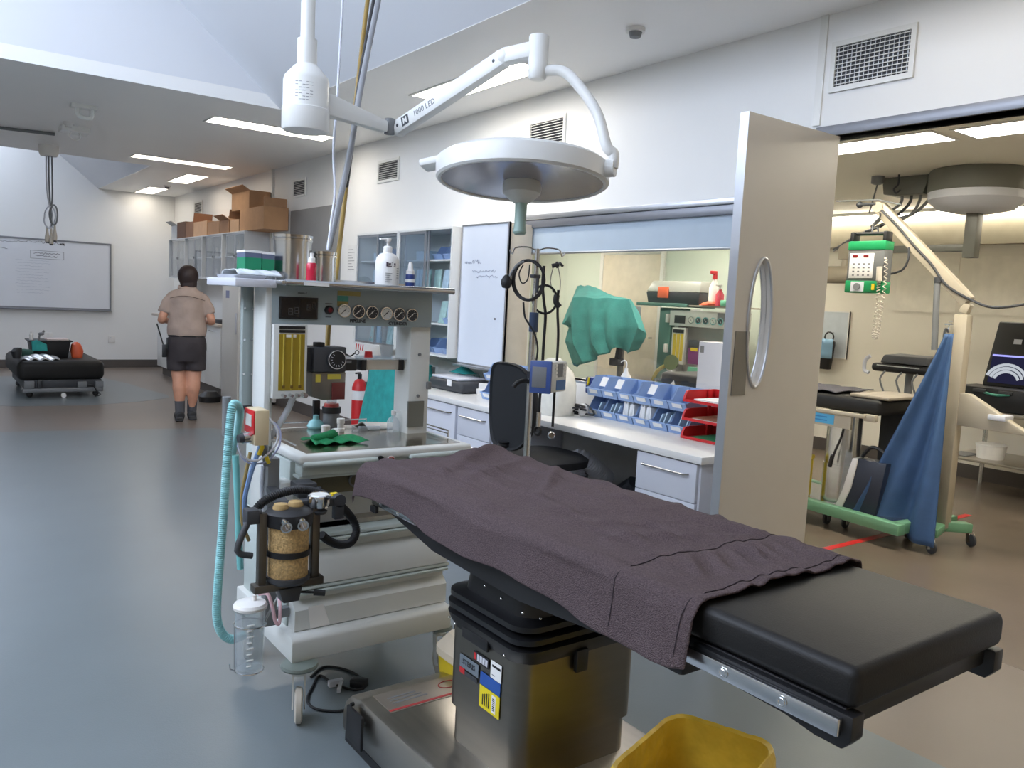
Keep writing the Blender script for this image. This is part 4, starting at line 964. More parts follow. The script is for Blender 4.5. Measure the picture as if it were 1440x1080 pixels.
# tilted head
HC = fd(735, 243, 3.13)
toc = (CAM - HC); toc.z = 0; toc.normalize()
hax = (V((0, 0, 1)) - toc * .10).normalized()
Rh = .33
MB().lathe([(0, .055), (.16, .06), (.24, .055), (Rh - .02, .042), (Rh, .028), (Rh + .002, .0), (Rh, -.035), (Rh - .008, -.042), (Rh - .02, -.042), (Rh - .022, -.036)], HC, hax, seg=64, cap=False).build('head', m_white, sl)
MB().lathe([(0, -.0365), (Rh - .02, -.0365), (Rh - .02, -.032), (0, -.032)], HC, hax, seg=64).build('lens', M('smoked_lens', (150, 147, 154), .12, .15, vary=.03, coat=.4), sl)
MB().lathe([(.07, -.036), (.075, -.055), (.072, -.08), (.05, -.10), (.026, -.118), (0, -.118)], HC, hax, seg=36).build('handle_hub', m_mach2, sl)
MB().lathe([(0, -.115), (.023, -.117), (.022, -.20), (.026, -.228), (.02, -.236), (0, -.236)], HC, hax, seg=24).build('sterile_handle', M('pale_green_grip', (150, 176, 166), .4), sl)
rdir = (fd(860, 250, 3.0) - HC); rdir -= hax * rdir.dot(hax); rdir.normalize()
ed = HC + rdir * (Rh + .012)
MB().cyl(ed - rdir * .03, ed + rdir * .02, .032, seg=24).build('yoke_pivot', m_white, sl)
yk = MB().tube([Hb + V((0, 0, -.055)), fd(790, 100, 3.04), fd(815, 122, 3.02), fd(840, 160, 3.0), fd(853, 205, 2.99), ed + rdir * .012 + V((0, 0, .05)), ed + rdir * .012], .02, 16, smooth=8); yk.build('yoke', m_white, sl)
ld = (fd(625, 212, 3.2) - HC); ld -= hax * ld.dot(hax); ld.normalize()
MB().bar(HC + ld * (Rh - .03) + hax * .05, HC + ld * (Rh + .075) + hax * .03, .10, .03, up=hax, bev=.01).build('side_grip', m_white, sl)
sideb = MB()
for i in range(4): sideb.box(0, .003, -.001 + i * .007, .001 + i * .007, 0, .014)
# ------------------------------------------------------------------ drop hoses from the skylight well to the machine
def hose(name, pts, r, mat, label, cat='hose', smooth=6):
    P = [fd(*p) for p in pts]
    return solo(name, MB().tube(P, r, 10, smooth=smooth), mat, label, cat, base=min(P, key=lambda p: p.z))
hose('gas_hose', [(462, 350, 3.35), (476, 290, 3.38), (492, 215, 3.42), (508, 120, 3.5), (532, 0, 3.62), (548, -80, 3.7), (556, -130, 3.72)], .0125, M('grey_hose', (150, 152, 156), .4), 'silver grey gas hose slanting from the skylight to behind the machine shelf')
hose('gas_hose', [(486, 262, 3.46), (497, 185, 3.5), (510, 95, 3.55), (527, 0, 3.66), (541, -80, 3.74), (550, -130, 3.76)], .0125, m_black, 'black gas hose slanting down between the yellow and the grey hose')
hose('gas_hose', [(460, 520, 3.22), (462, 460, 3.25), (472, 390, 3.3), (486, 270, 3.5), (502, 130, 3.6), (517, 0, 3.7), (530, -80, 3.78), (538, -130, 3.8)], .010, M('ochre_hose', (156, 128, 62), .4), 'ochre gas hose slanting down from the skylight behind the machine')
hose('power_cable', [(461, 352, 3.3), (466, 310, 3.33), (471, 270, 3.36), (469, 210, 3.4), (474, 140, 3.45), (482, 0, 3.55), (488, -90, 3.6), (490, -150, 3.62)], .0055, m_lgrey, 'thin white cable hanging from the skylight beside the gas hoses', 'cable')
# ------------------------------------------------------------------ drip stand, pump and scopes
IX, IY = fd(748, 500, 3.4).x, fd(748, 500, 3.4).y
iv = thing('drip_stand', (IX, IY, 0), 'steel drip stand behind the operating table', 'drip stand')
MB().cyl((IX, IY, .1), (IX, IY, 1.30), .0145, seg=20).build('pole', m_steel, iv)
MB().cyl((IX, IY, 1.28), (IX, IY, 1.36), .019, seg=20).build('blue_sleeve', M('navy_sleeve', (50, 66, 92), .4), iv)
MB().cyl((IX, IY, 1.36), (IX, IY, 1.62), .010, seg=16).build('inner_pole', m_steel, iv)
hk = MB()
for sg in (-1, 1): hk.tube([(IX, IY, 1.61), (IX + .03 * sg, IY - .02 * sg, 1.625), (IX + .075 * sg, IY - .05 * sg, 1.62), (IX + .085 * sg, IY - .056 * sg, 1.595), (IX + .095 * sg, IY - .063 * sg, 1.61)], .003, 6, smooth=4)
hk.build('hook', m_steel, iv)
MB().box(IX - .025, IX + .01, IY - .02, IY + .01, 1.50, 1.515, .003).cyl((IX - .015, IY - .03, 1.44), (IX - .015, IY - .03, 1.50), .007).build('height_clamp', m_dark, iv)
for k in range(5):
    a = k * 2 * PI / 5 + .3; ex, ey = IX + .24 * math.cos(a), IY + .24 * math.sin(a)
    MB().bar((IX, IY, .11), (ex, ey, .085), .03, .02, bev=.004).build('base_leg', m_steel, iv)
    castor(iv, ex, ey, .085, .03, .018, a, mats=(m_dark, m_black))
IV = V((IX, IY, 0))
pm = thing('infusion_pump', (IX + .08, IY - .02, 1.06), 'grey and blue infusion pump clamped to the drip stand', 'infusion pump')
pA, pB, pC = fd(747, 514, 3.28), fd(777, 516, 3.26), fd(798, 512, 3.36)
zt_, zb_ = 1.168, 1.045
def pbox(a, b, c, z0, z1, e=0):
    d = c - b + (a - b) * 0; q = a + (c - b)
    return [(a.x, a.y, z0), (b.x, b.y, z0), (c.x, c.y, z0), (q.x, q.y, z0), (a.x, a.y, z1), (b.x, b.y, z1), (c.x, c.y, z1), (q.x, q.y, z1)]
MB().hexa(pbox(pA, pB, pC, zb_, zt_), .006).build('case', m_mach2, pm)
fA, fB = pA, pA.lerp(pB, .85); nb = (pB - pA).cross(V((0, 0, 1))).normalized(); nb = nb if nb.dot(CAM - pA) > 0 else -nb
fA2, fB2 = pA + nb * .012, pB + nb * .012
MB().hexa([(p.x, p.y, z) for z in (zb_ - .003, zt_ + .004) for p in (pA, pB, pB + nb * .02, pA + nb * .02)], .004).build('blue_door', M('pump_blue', (62, 88, 150), .4), pm)
MB().hexa([(p.x, p.y, z) for z in (zb_ + .02, zt_ - .02) for p in (pA.lerp(pB, .12) + nb * .019, pA.lerp(pB, .78) + nb * .019, pA.lerp(pB, .78) + nb * .022, pA.lerp(pB, .12) + nb * .022)], .001).build('grey_window', m_mid, pm)
nr = (pC - pB).cross(V((0, 0, 1))).normalized(); nr = nr if nr.dot(CAM - pB) > 0 else -nr
def facep(t0, t1, z0, z1, mat, nm, o=.001):
    a, b = pB.lerp(pC, t0), pB.lerp(pC, t1)
    return MB().hexa([(p.x, p.y, z) for z in (z0, z1) for p in (a, b, b + nr * (.001 + o), a + nr * (.001 + o))]).build(nm, mat, pm)
facep(.34, .70, zt_ - .062, zt_ - .008, m_mid, 'display'); facep(.30, .92, zb_ + .008, zb_ + .048, M('pump_panel_blue', (74, 116, 170), .4), 'blue_panel')
for i in range(4):
    for t_ in (.2, .76): facep(t_, t_ + .12, zt_ - .018 - i * .015, zt_ - .010 - i * .015, m_plast_w, 'key', .002)
MB().bar((IX, IY, 1.11), (pA.x, pA.y, 1.11), .03, .03).build('pole_clamp', m_dark, pm)
blk = wire('black_strap', [fd(722, 544, 3.36), fd(728, 538, 3.36), fd(738, 535, 3.38), fd(743, 537, 3.39)], .009, m_black, 'black strap tied round the drip stand below the pump', 'strap')
# two endoscopes hung from the hook
def sc_pts(l, d): return [fd(x, y, d) for x, y in l]
e1 = thing('endoscope', fd(740, 400, 3.33), 'black coiled scope with pear shaped rubber bulb hung on the drip stand', 'endoscope')
MB().tube([fd(742 + 21.5 * math.cos(a * PI / 12) + (2 if a < 24 else 0), 394 + 28 * math.sin(a * PI / 12), 3.33 + .01 * math.sin(a * .8)) for a in range(-4, 46)], .0058, 8).build('insertion_tube', m_rubber, e1)
MB().tube(sc_pts([(737, 368), (728, 372), (720, 382), (716, 391)], 3.32), .005, 8, smooth=4).build('bulb_hose', m_mid, e1)
bc_ = fd(712, 397, 3.32); MB().lathe([(0, -.026), (.016, -.022), (.0225, -.006), (.022, .008), (.014, .022), (.006, .03), (0, .03)], bc_, seg=20).build('rubber_bulb', m_rubber, e1)
MB().tube(sc_pts([(736, 425), (738, 445), (744, 456), (752, 470), (756, 490), (754, 508)], 3.345), .004, 8, smooth=5).build('light_cable', m_rubber, e1)
MB().tube(sc_pts([(736, 372), (730, 385), (734, 398), (742, 393), (745, 372)], 3.31), .003, 6, smooth=5).build('thin_lead', m_rubber, e1)
e2 = thing('endoscope', fd(768, 430, 3.42), 'twin black scope cables hanging straight down past the infusion pump', 'endoscope')
MB().tube(sc_pts([(765, 374), (763, 400), (765, 425), (767, 445), (764, 490), (762, 530), (759, 560), (758, 580)], 3.44), .0062, 8, smooth=5).build('cable', m_rubber, e2)
MB().tube(sc_pts([(785, 408), (784, 440), (785, 470), (783, 510), (780, 550), (777, 600)], 3.44), .0055, 8, smooth=5).build('cable', m_rubber, e2)
MB().tube([fd(766 + 17 * math.cos(a * PI / 12), 421 + 20 * math.sin(a * PI / 12), 3.43) for a in range(-8, 18)], .005, 8).build('loop', m_rubber, e2)
MB().tube(sc_pts([(783, 415), (782, 425), (787, 432)], 3.42), .013, 10, smooth=3).build('control_body', m_black, e2)
MB().cyl(fd(786, 372, 3.42), fd(776, 374, 3.42), .009).cyl(fd(788, 373, 3.4), fd(790, 371, 3.4), .012).bar(fd(783, 368, 3.42), fd(784, 377, 3.42), .008, .008).build('eyepiece', m_dark, e2)
MB().tube(sc_pts([(778, 376), (774, 395), (778, 412)], 3.43), .002, 6, smooth=3).build('thin_wire', m_mid, e2)
MB().tube(sc_pts([(785, 376), (788, 395), (787, 412)], 3.43), .002, 6, smooth=3).build('thin_wire', m_mid, e2)
MB().cyl(fd(758, 580, 3.44), fd(757, 600, 3.44), .010).build('steel_coupling', m_chrome, e2)
MB().torus(fd(756, 606, 3.44), .016, .006, ndir, 20, 8).build('ring_end', m_black, e2)
MB().lathe([(0, 0), (.012, 0), (.016, .01), (.012, .02), (0, .02)], fd(775, 612, 3.44), (-.5, -.7, .1), 16).build('plug_end', m_chrome, e2)
# yellow sharps tub behind the pedestal
sbx = thing('sharps_bin', (1.66, 2.35, 0), 'yellow sharps bin with a cream lid half hidden behind the steel pedestal', 'sharps bin')
sx_, sy_ = fd(664, 950, 2.75).x, fd(664, 950, 2.75).y
MB().loft([(sx_, sy_, 0, .085, .085), (sx_, sy_, .22, .10, .10)], 28, sq=4).build('tub', m_yellow, sbx)
MB().loft([(sx_, sy_, .22, .106, .106), (sx_, sy_, .245, .106, .106), (sx_, sy_, .29, .07, .07)], 28, sq=4).build('lid', M('cream_lid', (222, 208, 184), .45), sbx)
sbx.location = (sx_, sy_, 0); sbx['_w'] = [sx_, sy_, 0]
for ch in sbx.children: ch.data.transform(Matrix.Translation(V((1.66, 2.35, 0)) - V((sx_, sy_, 0))))
# ------------------------------------------------------------------ desk run along the right wall
ZD = .72
wd = MB(); wd.box(2.97, XW - .002, 2.50, 5.40, ZD - .036, ZD, .004)
solo('worktop', wd, M('white_worktop', (228, 226, 222), .3, vary=.015), 'long white desk worktop under the observation window', 'worktop', base=(3.28, 3.95, ZD - .036))
def dhandle(mb, x, y0, y1, z):
    mb.tube([(x, y0, z), (x - .028, y0 + .012, z), (x - .028, y1 - .012, z), (x, y1, z)], .005, 8)
def unit(y0, y1, label, rows, door=False):
    u = thing('drawer_unit', (3.25, (y0 + y1) / 2, 0), label, 'drawer unit', 'white units under the desk')
    MB().box(3.01, XW - .01, y0, y1, .09, ZD - .037, .001).build('carcass', m_lgrey, u)
    MB().box(3.05, XW - .01, y0 + .01, y1 - .01, 0, .09).build('plinth', m_mid, u)
    zt = ZD - .045; h = (zt - .10) / rows
    for i in range(rows):
        z1 = zt - i * h
        d = MB().box(2.99, 3.01, y0 + .012, y1 - .012, z1 - h + .004, z1, .0015).build('door' if door else 'drawer', m_lgrey, u)
        q = MB(); dhandle(q, 2.99, y0 + .06, y1 - .06, z1 - .055); q.build('handle', m_steel, d)
unit(2.53, 2.95, 'white drawer unit beside the open door', 3)
unit(4.25, 4.66, 'white drawer unit left of the office chair', 3)
unit(4.67, 5.39, 'white door unit at the far end of the desk', 1, True)
MB  # kneehole back
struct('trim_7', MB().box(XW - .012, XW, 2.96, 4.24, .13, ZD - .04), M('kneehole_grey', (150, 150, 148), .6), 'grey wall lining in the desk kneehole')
# trunking with sockets
tk = thing('dado_trunking', (3.57, 3.95, ZD), 'white dado trunking along the back of the desk', 'trunking')
MB().box(3.575, XW - .002, 2.52, 5.9, ZD + .005, .885, .003).build('trunking_body', m_plast_w, tk)
for y in (4.78, 5.02, 5.3):
    o = MB().box(3.569, 3.576, y - .075, y + .075, .755, .855, .002).build('socket_plate', m_plast_w, tk)
    q = MB()
    for dy in (-.035, .035): q.box(3.5675, 3.5695, y + dy - .005, y + dy + .005, .80, .812); 
    q.build('socket_holes', m_ink, o, split=True) if 0 else q.build('socket_holes', m_ink, o)
# window frame, glass and blind
yw0, yw1, zw0, zw1 = WW
wf = MB()
wf.box(XW - .02, XW + .10, yw0 - .04, yw1 + .06, zw1, zw1 + .035, .003); wf.box(XW - .02, XW + .10, yw1, yw1 + .06, zw0, zw1, .003); wf.box(XW - .02, XW + .10, yw0 - .04, yw0, zw0, zw1, .003); wf.box(XW - .02, XW + .10, yw0 - .04, yw1 + .06, zw0 - .03, zw0, .003)
struct('window_4', wf, m_alu, 'aluminium framed observation window above the desk')
struct('window_5', MB().box(XW + .05, XW + .056, yw0, yw1, zw0, zw1), m_clear, 'glass of the observation window')
MBh = MB().box(XW - .012, XW + .04, yw0, yw1, zw1 - .055, zw1 - .002, .004)
rb = thing('roller_blind', (XW + .01, (yw0 + yw1) / 2, 1.745), 'pale blue roller blind partly lowered over the observation window', 'blind')
MBh.build('head_box', m_alu_d, rb)
MB().box(XW + .012, XW + .0135, yw0 + .01, yw1 - .01, 1.755, zw1 - .05).build('fabric', M('blue_grey_blind', (180, 194, 206), .7, vary=.02), rb)
MB().cyl((XW + .0128, yw0 + .01, 1.75), (XW + .0128, yw1 - .01, 1.75), .008, seg=12).build('bottom_bar', m_alu, rb)
# narrow whiteboard fixed on a shallow boxed-out panel
XB = 3.40
struct('trim_10', MB().box(XB, XW - .001, 4.715, 5.30, .91, 1.95, .002), M('cream_boxing', (214, 206, 190), .5), 'boxed out cream panel carrying the narrow whiteboard')
nb_ = thing('whiteboard', (XB - .01, 5.03, .91), 'tall narrow whiteboard with two handwritten lines left of the window', 'whiteboard')
MB().box(XB - .018, XB - .001, 4.70, 5.305, .91, 1.955).build('board', M('whiteboard_surface', (218, 224, 234), .18, vary=.01), nb_)
f = MB()
for a in ((4.70, 4.712, .91, 1.955), (5.293, 5.305, .91, 1.955), (4.712, 5.293, .91, .922), (4.712, 5.293, 1.943, 1.955)): f.box(XB - .022, XB - .001, *a)
f.box(XB - .06, XB - .018, 4.70, 5.305, .895, .91, .003); f.build('frame', m_alu, nb_)
for y, z, w_, h_ in ((5.25, 1.68, .22, .035), (5.14, 1.61, .30, .026), (5.09, 1.57, .28, .024)):
    q = MB(); scrib(q, (XB - .0192, y, z), (0, -1, 0), (0, 0, 1), w_, h_, 26, .0011); q.build('handwriting', m_inkb, nb_)
MB().cyl((XB - .018, 4.82, 1.27), (XB - .026, 4.82, 1.27), .007, seg=12).build('magnet', m_dark, nb_)
# wall cabinets with sliding glass doors
def bin_geo(w, d, h):
    """open fronted picking bin; front towards -x; origin at back centre bottom"""
    t = .003; b = MB()
    hw = w / 2; sx = -d
    prof = [(0, 0), (sx + .02, 0), (sx, h * .38), (sx + .035, h * .46), (sx + .075, h), (0, h)]
    for s in (-1, 1):
        y0 = s * hw; y1 = s * (hw - t)
        b.prism([(x, z) for x, z in prof], 1, min(y0, y1), max(y0, y1))
    b.box(sx + .02, 0, -hw, hw, 0, t); b.box(-t, 0, -hw, hw, 0, h)
    b.hexa([(sx + .02, -hw, 0), (sx + .02 + t, -hw, 0), (sx + .02 + t, hw, 0), (sx + .02, hw, 0), (sx, -hw, h * .38), (sx + t, -hw, h * .38), (sx + t, hw, h * .38), (sx, hw, h * .38)])
    b.box(sx - .004, sx + .002, -hw, hw, h * .34, h * .40)
    return b
BINM = {}
def make_bin(x, y, z, w, d, h, mat, label, group, tagc=True, rz=0):
    o = thing('storage_bin', (x, y, z), label, 'bin', group, rz=rz, world=False)
    key = (round(w, 3), round(d, 3), round(h, 3), mat.name)
    if key not in BINM:
        BINM[key] = bin_geo(w, d, h).build('bin_body', mat, o)
        if tagc: BINM[(key, 1)] = MB().hexa([(-d + .008, -w * .26, h * .14), (-d + .010, -w * .26, h * .14), (-d + .010, w * .26, h * .14), (-d + .008, w * .26, h * .14), (-d - .004, -w * .26, h * .33), (-d - .001, -w * .26, h * .33), (-d - .001, w * .26, h * .33), (-d - .004, w * .26, h * .33)]).build('label_tag', m_paper, o)
    else:
        for k in (key, (key, 1)):
            if k in BINM: c = BINM[k].copy(); COL.objects.link(c); c.parent = o
    return o
m_frost = M('pale_blue_packet', (186, 208, 222), .35, vary=.12, scale=30)
m_pk2 = M('mint_packet', (178, 210, 204), .4, vary=.12, scale=30)
def packet(mb, x, y, z, w, h, t, lean):
    mb.hexa([(x - t, y - w / 2, z), (x + t, y - w / 2, z), (x + t, y + w / 2, z), (x - t, y + w / 2, z), (x - t * .4 + .01, y - w / 2 + lean, z + h), (x + t * .4 + .01, y - w / 2 + lean, z + h), (x + t * .4 + .01, y + w / 2 + lean * 1.2, z + h * .97), (x - t * .4 + .01, y + w / 2 + lean * 1.2, z + h * .97)], .003)
CZ0, CZ1 = .945, 1.94
shz = [.955, 1.20, 1.45, 1.70]
def wall_cab(y0, y1, label, which):
    c = thing('wall_cabinet', (3.45, (y0 + y1) / 2, CZ0), label, 'cabinet', 'glass fronted cabinets over the desk end')
    k = MB(); t = .016
    k.box(3.30, XW - .002, y0, y0 + t, CZ0, CZ1); k.box(3.30, XW - .002, y1 - t, y1, CZ0, CZ1); k.box(3.30, XW - .002, y0 + t, y1 - t, CZ1 - t, CZ1); k.box(3.30, XW - .002, y0 + t, y1 - t, CZ0, CZ0 + t); k.box(XW - .012, XW - .002, y0 + t, y1 - t, CZ0 + t, CZ1 - t)
    k.build('carcass', m_white, c)
    for z in shz[1:]: MB().box(3.345, XW - .012, y0 + t, y1 - t, z - .012, z).build('shelf', m_white, c)
    ym = (y0 + y1) / 2
    for i, (a, b, x) in enumerate(((ym - .02, y1 - t, 3.312), (y0 + t, ym + .02, 3.328))):
        if which == 1 and i == 1: a, b = ym - .05, y1 - t - .06
        d = MB(); w_ = .02
        for q in ((a, a + w_, CZ0 + t, CZ1 - t), (b - w_, b, CZ0 + t, CZ1 - t), (a + w_, b - w_, CZ0 + t, CZ0 + t + w_), (a + w_, b - w_, CZ1 - t - w_, CZ1 - t)): d.box(x - .006, x + .006, *q)
        do = d.build('sliding_door', m_alu, c)
        MB().box(x - .002, x + .002, a + w_, b - w_, CZ0 + t + w_, CZ1 - t - w_).build('pane', m_cabglass, do)
    MB().cyl((3.30, ym + .02, 1.02), (3.292, ym + .02, 1.02), .008, seg=12).build('lock', m_chrome, c)
wall_cab(5.315, 6.17, 'glass fronted wall cabinet next to the narrow whiteboard', 1)
wall_cab(6.175, 6.965, 'glass fronted wall cabinet behind the white pump bottle', 0)
cabc = [('bin', 5.50, 1.70), ('bin', 5.66, 1.70), ('pk', 5.45, 1.45), ('pk', 5.60, 1.45), ('pk', 5.72, 1.45), ('bin', 5.47, 1.20), ('pk', 5.62, 1.20), ('pk', 5.50, 1.215), ('bin', 5.46, .961), ('bin', 5.60, .961), ('bin', 5.75, .961),
        ('box', 5.92, 1.70), ('pk', 5.90, 1.45), ('pk', 6.02, 1.45), ('pk', 5.95, .961), ('bin', 6.32, 1.70), ('bin', 6.48, 1.70), ('box', 6.7, 1.70), ('bin', 6.5, 1.45), ('pk', 6.35, 1.45), ('pk', 6.65, 1.20), ('pk', 6.38, .961), ('pk', 6.5, .961), ('pk', 6.72, .961), ('pk', 6.84, .961), ('pk', 6.82, 1.45)]
nb = 0; desc = {1.70: 'top', 1.45: 'second', 1.20: 'third', 1.215: 'third', .961: 'bottom'}
for i, (kd, y, z) in enumerate(cabc):
    where = 'cabinet next to the narrow whiteboard' if y < 6.17 else 'cabinet behind the pump bottle'
    if kd == 'bin': make_bin(3.58, y, z, .135, .20, .11, m_blue, 'blue bin on the %s shelf of the %s' % (desc[z], where), 'bins on the %s shelf, %s' % (desc[z], where), False)
    elif kd == 'pk':
        o = MB(); packet(o, 3.43, y, z + .001, .10, .18, .012, .02 * ((i % 3) - 1)); packet(o, 3.455, y + .01, z + .001, .10, .19, .010, .03 * ((i % 2) - .5)) if 0 else None
        solo('sterile_packet', o, m_frost if i % 2 else m_pk2, 'pale sterile packet leaning on the %s shelf of the %s' % (desc[z], where), 'packet', group='packets on the %s shelf, %s' % (desc[z], where), base=(3.43, y, z))
    else: solo('glove_box', MB().box(3.40, 3.56, y - .11, y + .11, z + .001, z + .075, .003), m_frost, 'pale glove box on the top shelf of the ' + where, 'box', base=(3.48, y, z))
# things on the desk
pc_ = thing('equipment_case', (3.33, 5.15, ZD), 'dark grey rounded equipment case with a white tag on the desk', 'case')
MB().box(3.17, 3.46, 4.90, 5.37, ZD, ZD + .085, .03, 4).build('case_body', m_dark, pc_)
MB().box(3.19, 3.44, 4.98, 5.35, ZD + .085, ZD + .103, .008).build('lid', m_lgrey, pc_)
MB().box(3.167, 3.171, 5.03, 5.09, ZD + .045, ZD + .09).build('tag', m_paper, pc_)
tcl = MB(); tcl.grid(lambda u, v: (3.40 + u * .13, 5.22 + v * .22, ZD + .106 + .05 * math.sin(PI * v) * math.sin(PI * u) + .004), 10, 12)
m_teal = M('teal_drape', (40, 146, 142), .85, vary=.15, scale=14, bump=.2, bscale=160)
solo('folded_drape', tcl, m_teal, 'small teal drape bundle on the grey equipment case', 'cloth', base=(3.46, 5.33, ZD + .1), solid=.004)
for i, (y, z, l) in enumerate(((4.80, ZD, 'lower'), (4.79, ZD + .041, 'upper'))):
    solo('document_box', MB().box(3.30 + .012 * i, 3.50, y - .11, y + .10, z, z + .04, .002), m_plast_w, l + ' flat white box of the pair on the desk', 'box', base=(3.4, y, z))
make_bin(3.40, 4.60, ZD, .14, .22, .128, m_blue, 'protruding lower blue bin on the desk beside the flat white boxes', None, True)
for i, y in enumerate((4.60, 4.45, 4.30)):
    w3 = ('farthest from the drip stand', 'in the middle of the trio', 'next to the white sack')[i]
    if i: make_bin(3.40, y, ZD, .14, .20, .125, m_blue, 'lower blue bin behind the office chair, ' + w3, 'lower bins behind the chair', True)
    make_bin(3.40, y, ZD + .131, .14, .20, .115, m_blue, 'upper blue bin behind the office chair, ' + w3, 'upper bins behind the chair', True)
    solo('divider_card', MB().box(3.27, 3.274, y - .05, y + .02, ZD + .15, ZD + .235), m_plast_w, 'white card in the upper blue bin behind the chair, ' + w3, 'card', base=(3.27, y, ZD + .15))
for i in range(6):
    y = 3.735 - i * .137; nm = ['leftmost', 'second from left', 'third from left', 'fourth from left', 'fifth from left', 'rightmost'][i]
    make_bin(3.553, y, ZD, .132, .168, .122, m_blue, '%s blue bin in the lower row on the desk' % nm, 'lower row of bins', True)
    make_bin(3.553, y, ZD + .128, .132, .172, .122, m_blue, '%s blue bin in the upper row on the desk' % nm, 'upper row of bins', True)
    if i in (0, 1, 3, 5):
        solo('divider_card', MB().hexa([(3.43, y - .055, ZD + .19), (3.433, y - .055, ZD + .19), (3.433, y + .0, ZD + .19), (3.43, y + .0, ZD + .19), (3.46, y - .055, ZD + .245), (3.463, y - .055, ZD + .245), (3.463, y + .0, ZD + .245), (3.46, y + .0, ZD + .245)]).shift((0, 0, 0)), m_plast_w, 'white card standing in the %s bin of the upper row' % nm, 'card', base=(3.45, y, ZD + .19))
    n = (1, 3, 6, 6, 3, 2)[i]
    for k in range(n):
        yy = y - .05 + .1 * (k + .5) / n; t_ = .004 if n < 6 else .006
        ln = .03 if n < 6 else .006 * ((k % 3) - 1)
        hh = .085 + .012 * (k % 2) + (.02 if n == 6 else 0)
        solo('paper_packet', MB().hexa([(3.42, yy - t_, ZD + .006), (3.50, yy - t_, ZD + .006), (3.50, yy + t_, ZD + .006), (3.42, yy + t_, ZD + .006), (3.43, yy - t_ - ln, ZD + .006 + hh), (3.50, yy - t_ - ln, ZD + .006 + hh), (3.50, yy + t_ - ln, ZD + .006 + hh), (3.43, yy + t_ - ln, ZD + .006 + hh)], .001), m_paper if n == 6 else m_frost, 'packet standing in the %s bin of the lower row' % nm, 'packet', group='packets in the %s lower bin' % nm, base=(3.45, yy, ZD + .006))
# red letter trays
for i in range(3):
    z = ZD + .002 + i * .098; l = ('bottom red letter tray with a green folder', 'middle red letter tray holding white and brown sheets', 'top red letter tray of the stack with loose papers')[i]
    t = thing('letter_tray', (3.44, 2.80, z), l, 'letter tray', 'red letter trays')
    q = MB(); q.box(3.32, 3.57, 2.645, 2.945, z, z + .006); q.box(3.56, 3.57, 2.645, 2.945, z, z + .06); q.box(3.35, 3.57, 2.645, 2.651, z, z + .06); q.box(3.35, 3.57, 2.939, 2.945, z, z + .06)
    q.prism([(3.315, z), (3.36, z), (3.36, z + .06), (3.335, z + .055), (3.32, z + .03)], 1, 2.935, 2.948); q.prism([(3.315, z), (3.36, z), (3.36, z + .06), (3.335, z + .055), (3.32, z + .03)], 1, 2.642, 2.655); q.box(3.315, 3.322, 2.645, 2.945, z, z + .014)
    q.build('tray', m_red, t)
    for yy in (2.66, 2.93):
        MB().box(3.50, 3.52, yy - .006, yy + .006, z + .006, z + .098 if i < 2 else z + .06).build('riser', m_red, t)
    for k in range(2 if i else 1):
        solo('paper_sheet', MB().box(3.345 + .012 * k, 3.55, 2.67 + .01 * k, 2.90 + .008 * k, z + .007 + k * .006, z + .011 + k * .006), (M('green_folder', (60, 150, 100), .6), m_paper, m_paper)[i] if k == 0 else (m_paper if i == 2 else M('brown_folder', (160, 110, 80), .6)), ['green folder in the bottom red tray', 'papers in the middle red tray', 'papers in the top red tray'][i] if k == 0 else ['', 'brown sheet in the middle red tray', 'uppermost loose sheet in the top red tray'][i], 'paper', base=(3.45, 2.8, z + .007))
# white bag and cables
wbg = MB()
wbg.loft([(3.22, 3.93, ZD, .10, .15), (3.22, 3.93, ZD + .06, .12, .17), (3.23, 3.94, ZD + .18, .11, .165), (3.24, 3.95, ZD + .26, .09, .14), (3.25, 3.97, ZD + .315, .055, .08), (3.25, 3.97, ZD + .34, .03, .04)], 22, sq=2.6)
for v in wbg.bm.verts: v.co.x += .010 * math.sin(v.co.z * 55 + v.co.y * 30); v.co.y += .010 * math.sin(v.co.z * 40 + v.co.x * 50)
solo('plastic_sack', wbg, M('cloudy_white_bag', (226, 224, 214), .35, vary=.06, scale=20), 'white plastic sack standing on the desk behind the infusion pump', 'bag', base=(3.22, 3.93, ZD))
bl_ = thing('blue_pouch', (3.50, 3.86, .83), 'deep blue pouch with a yellow strip beside the white sack', 'pouch')
MB().box(3.46, 3.54, 3.80, 3.90, .845, .95, .01).build('pouch', m_blue_d, bl_); MB().tube([(3.455, 3.86, .95), (3.452, 3.86, .92), (3.453, 3.87, .90)], .008, 6).build('yellow_strip', m_yellow, bl_)
bl_.location.z = .83
cbm = MB()
random.seed(3)
pts = [(3.28 + random.uniform(-.05, .09), 3.80 + random.uniform(-.13, .05), ZD + .008 + random.uniform(0, .07)) for _ in range(16)]
cbm.tube(pts, .006, 8, smooth=6)
solo('cable_bundle', cbm, m_black, 'tangle of black cable on the desk left of the blue bins', 'cable', base=(3.28, 3.77, ZD))
solo('mains_plug', MB().box(3.22, 3.27, 3.79, 3.85, ZD, ZD + .03, .008), m_black, 'black plug end at the foot of the cable tangle on the desk', 'plug', base=(3.245, 3.82, ZD))
MB
solo('packaging', MB().ball((3.33, 3.76, ZD + .04), (.035, .04, .04), 14, 10), m_plast_w, 'white lump of packaging inside the cable tangle', 'packaging', base=(3.33, 3.76, ZD))
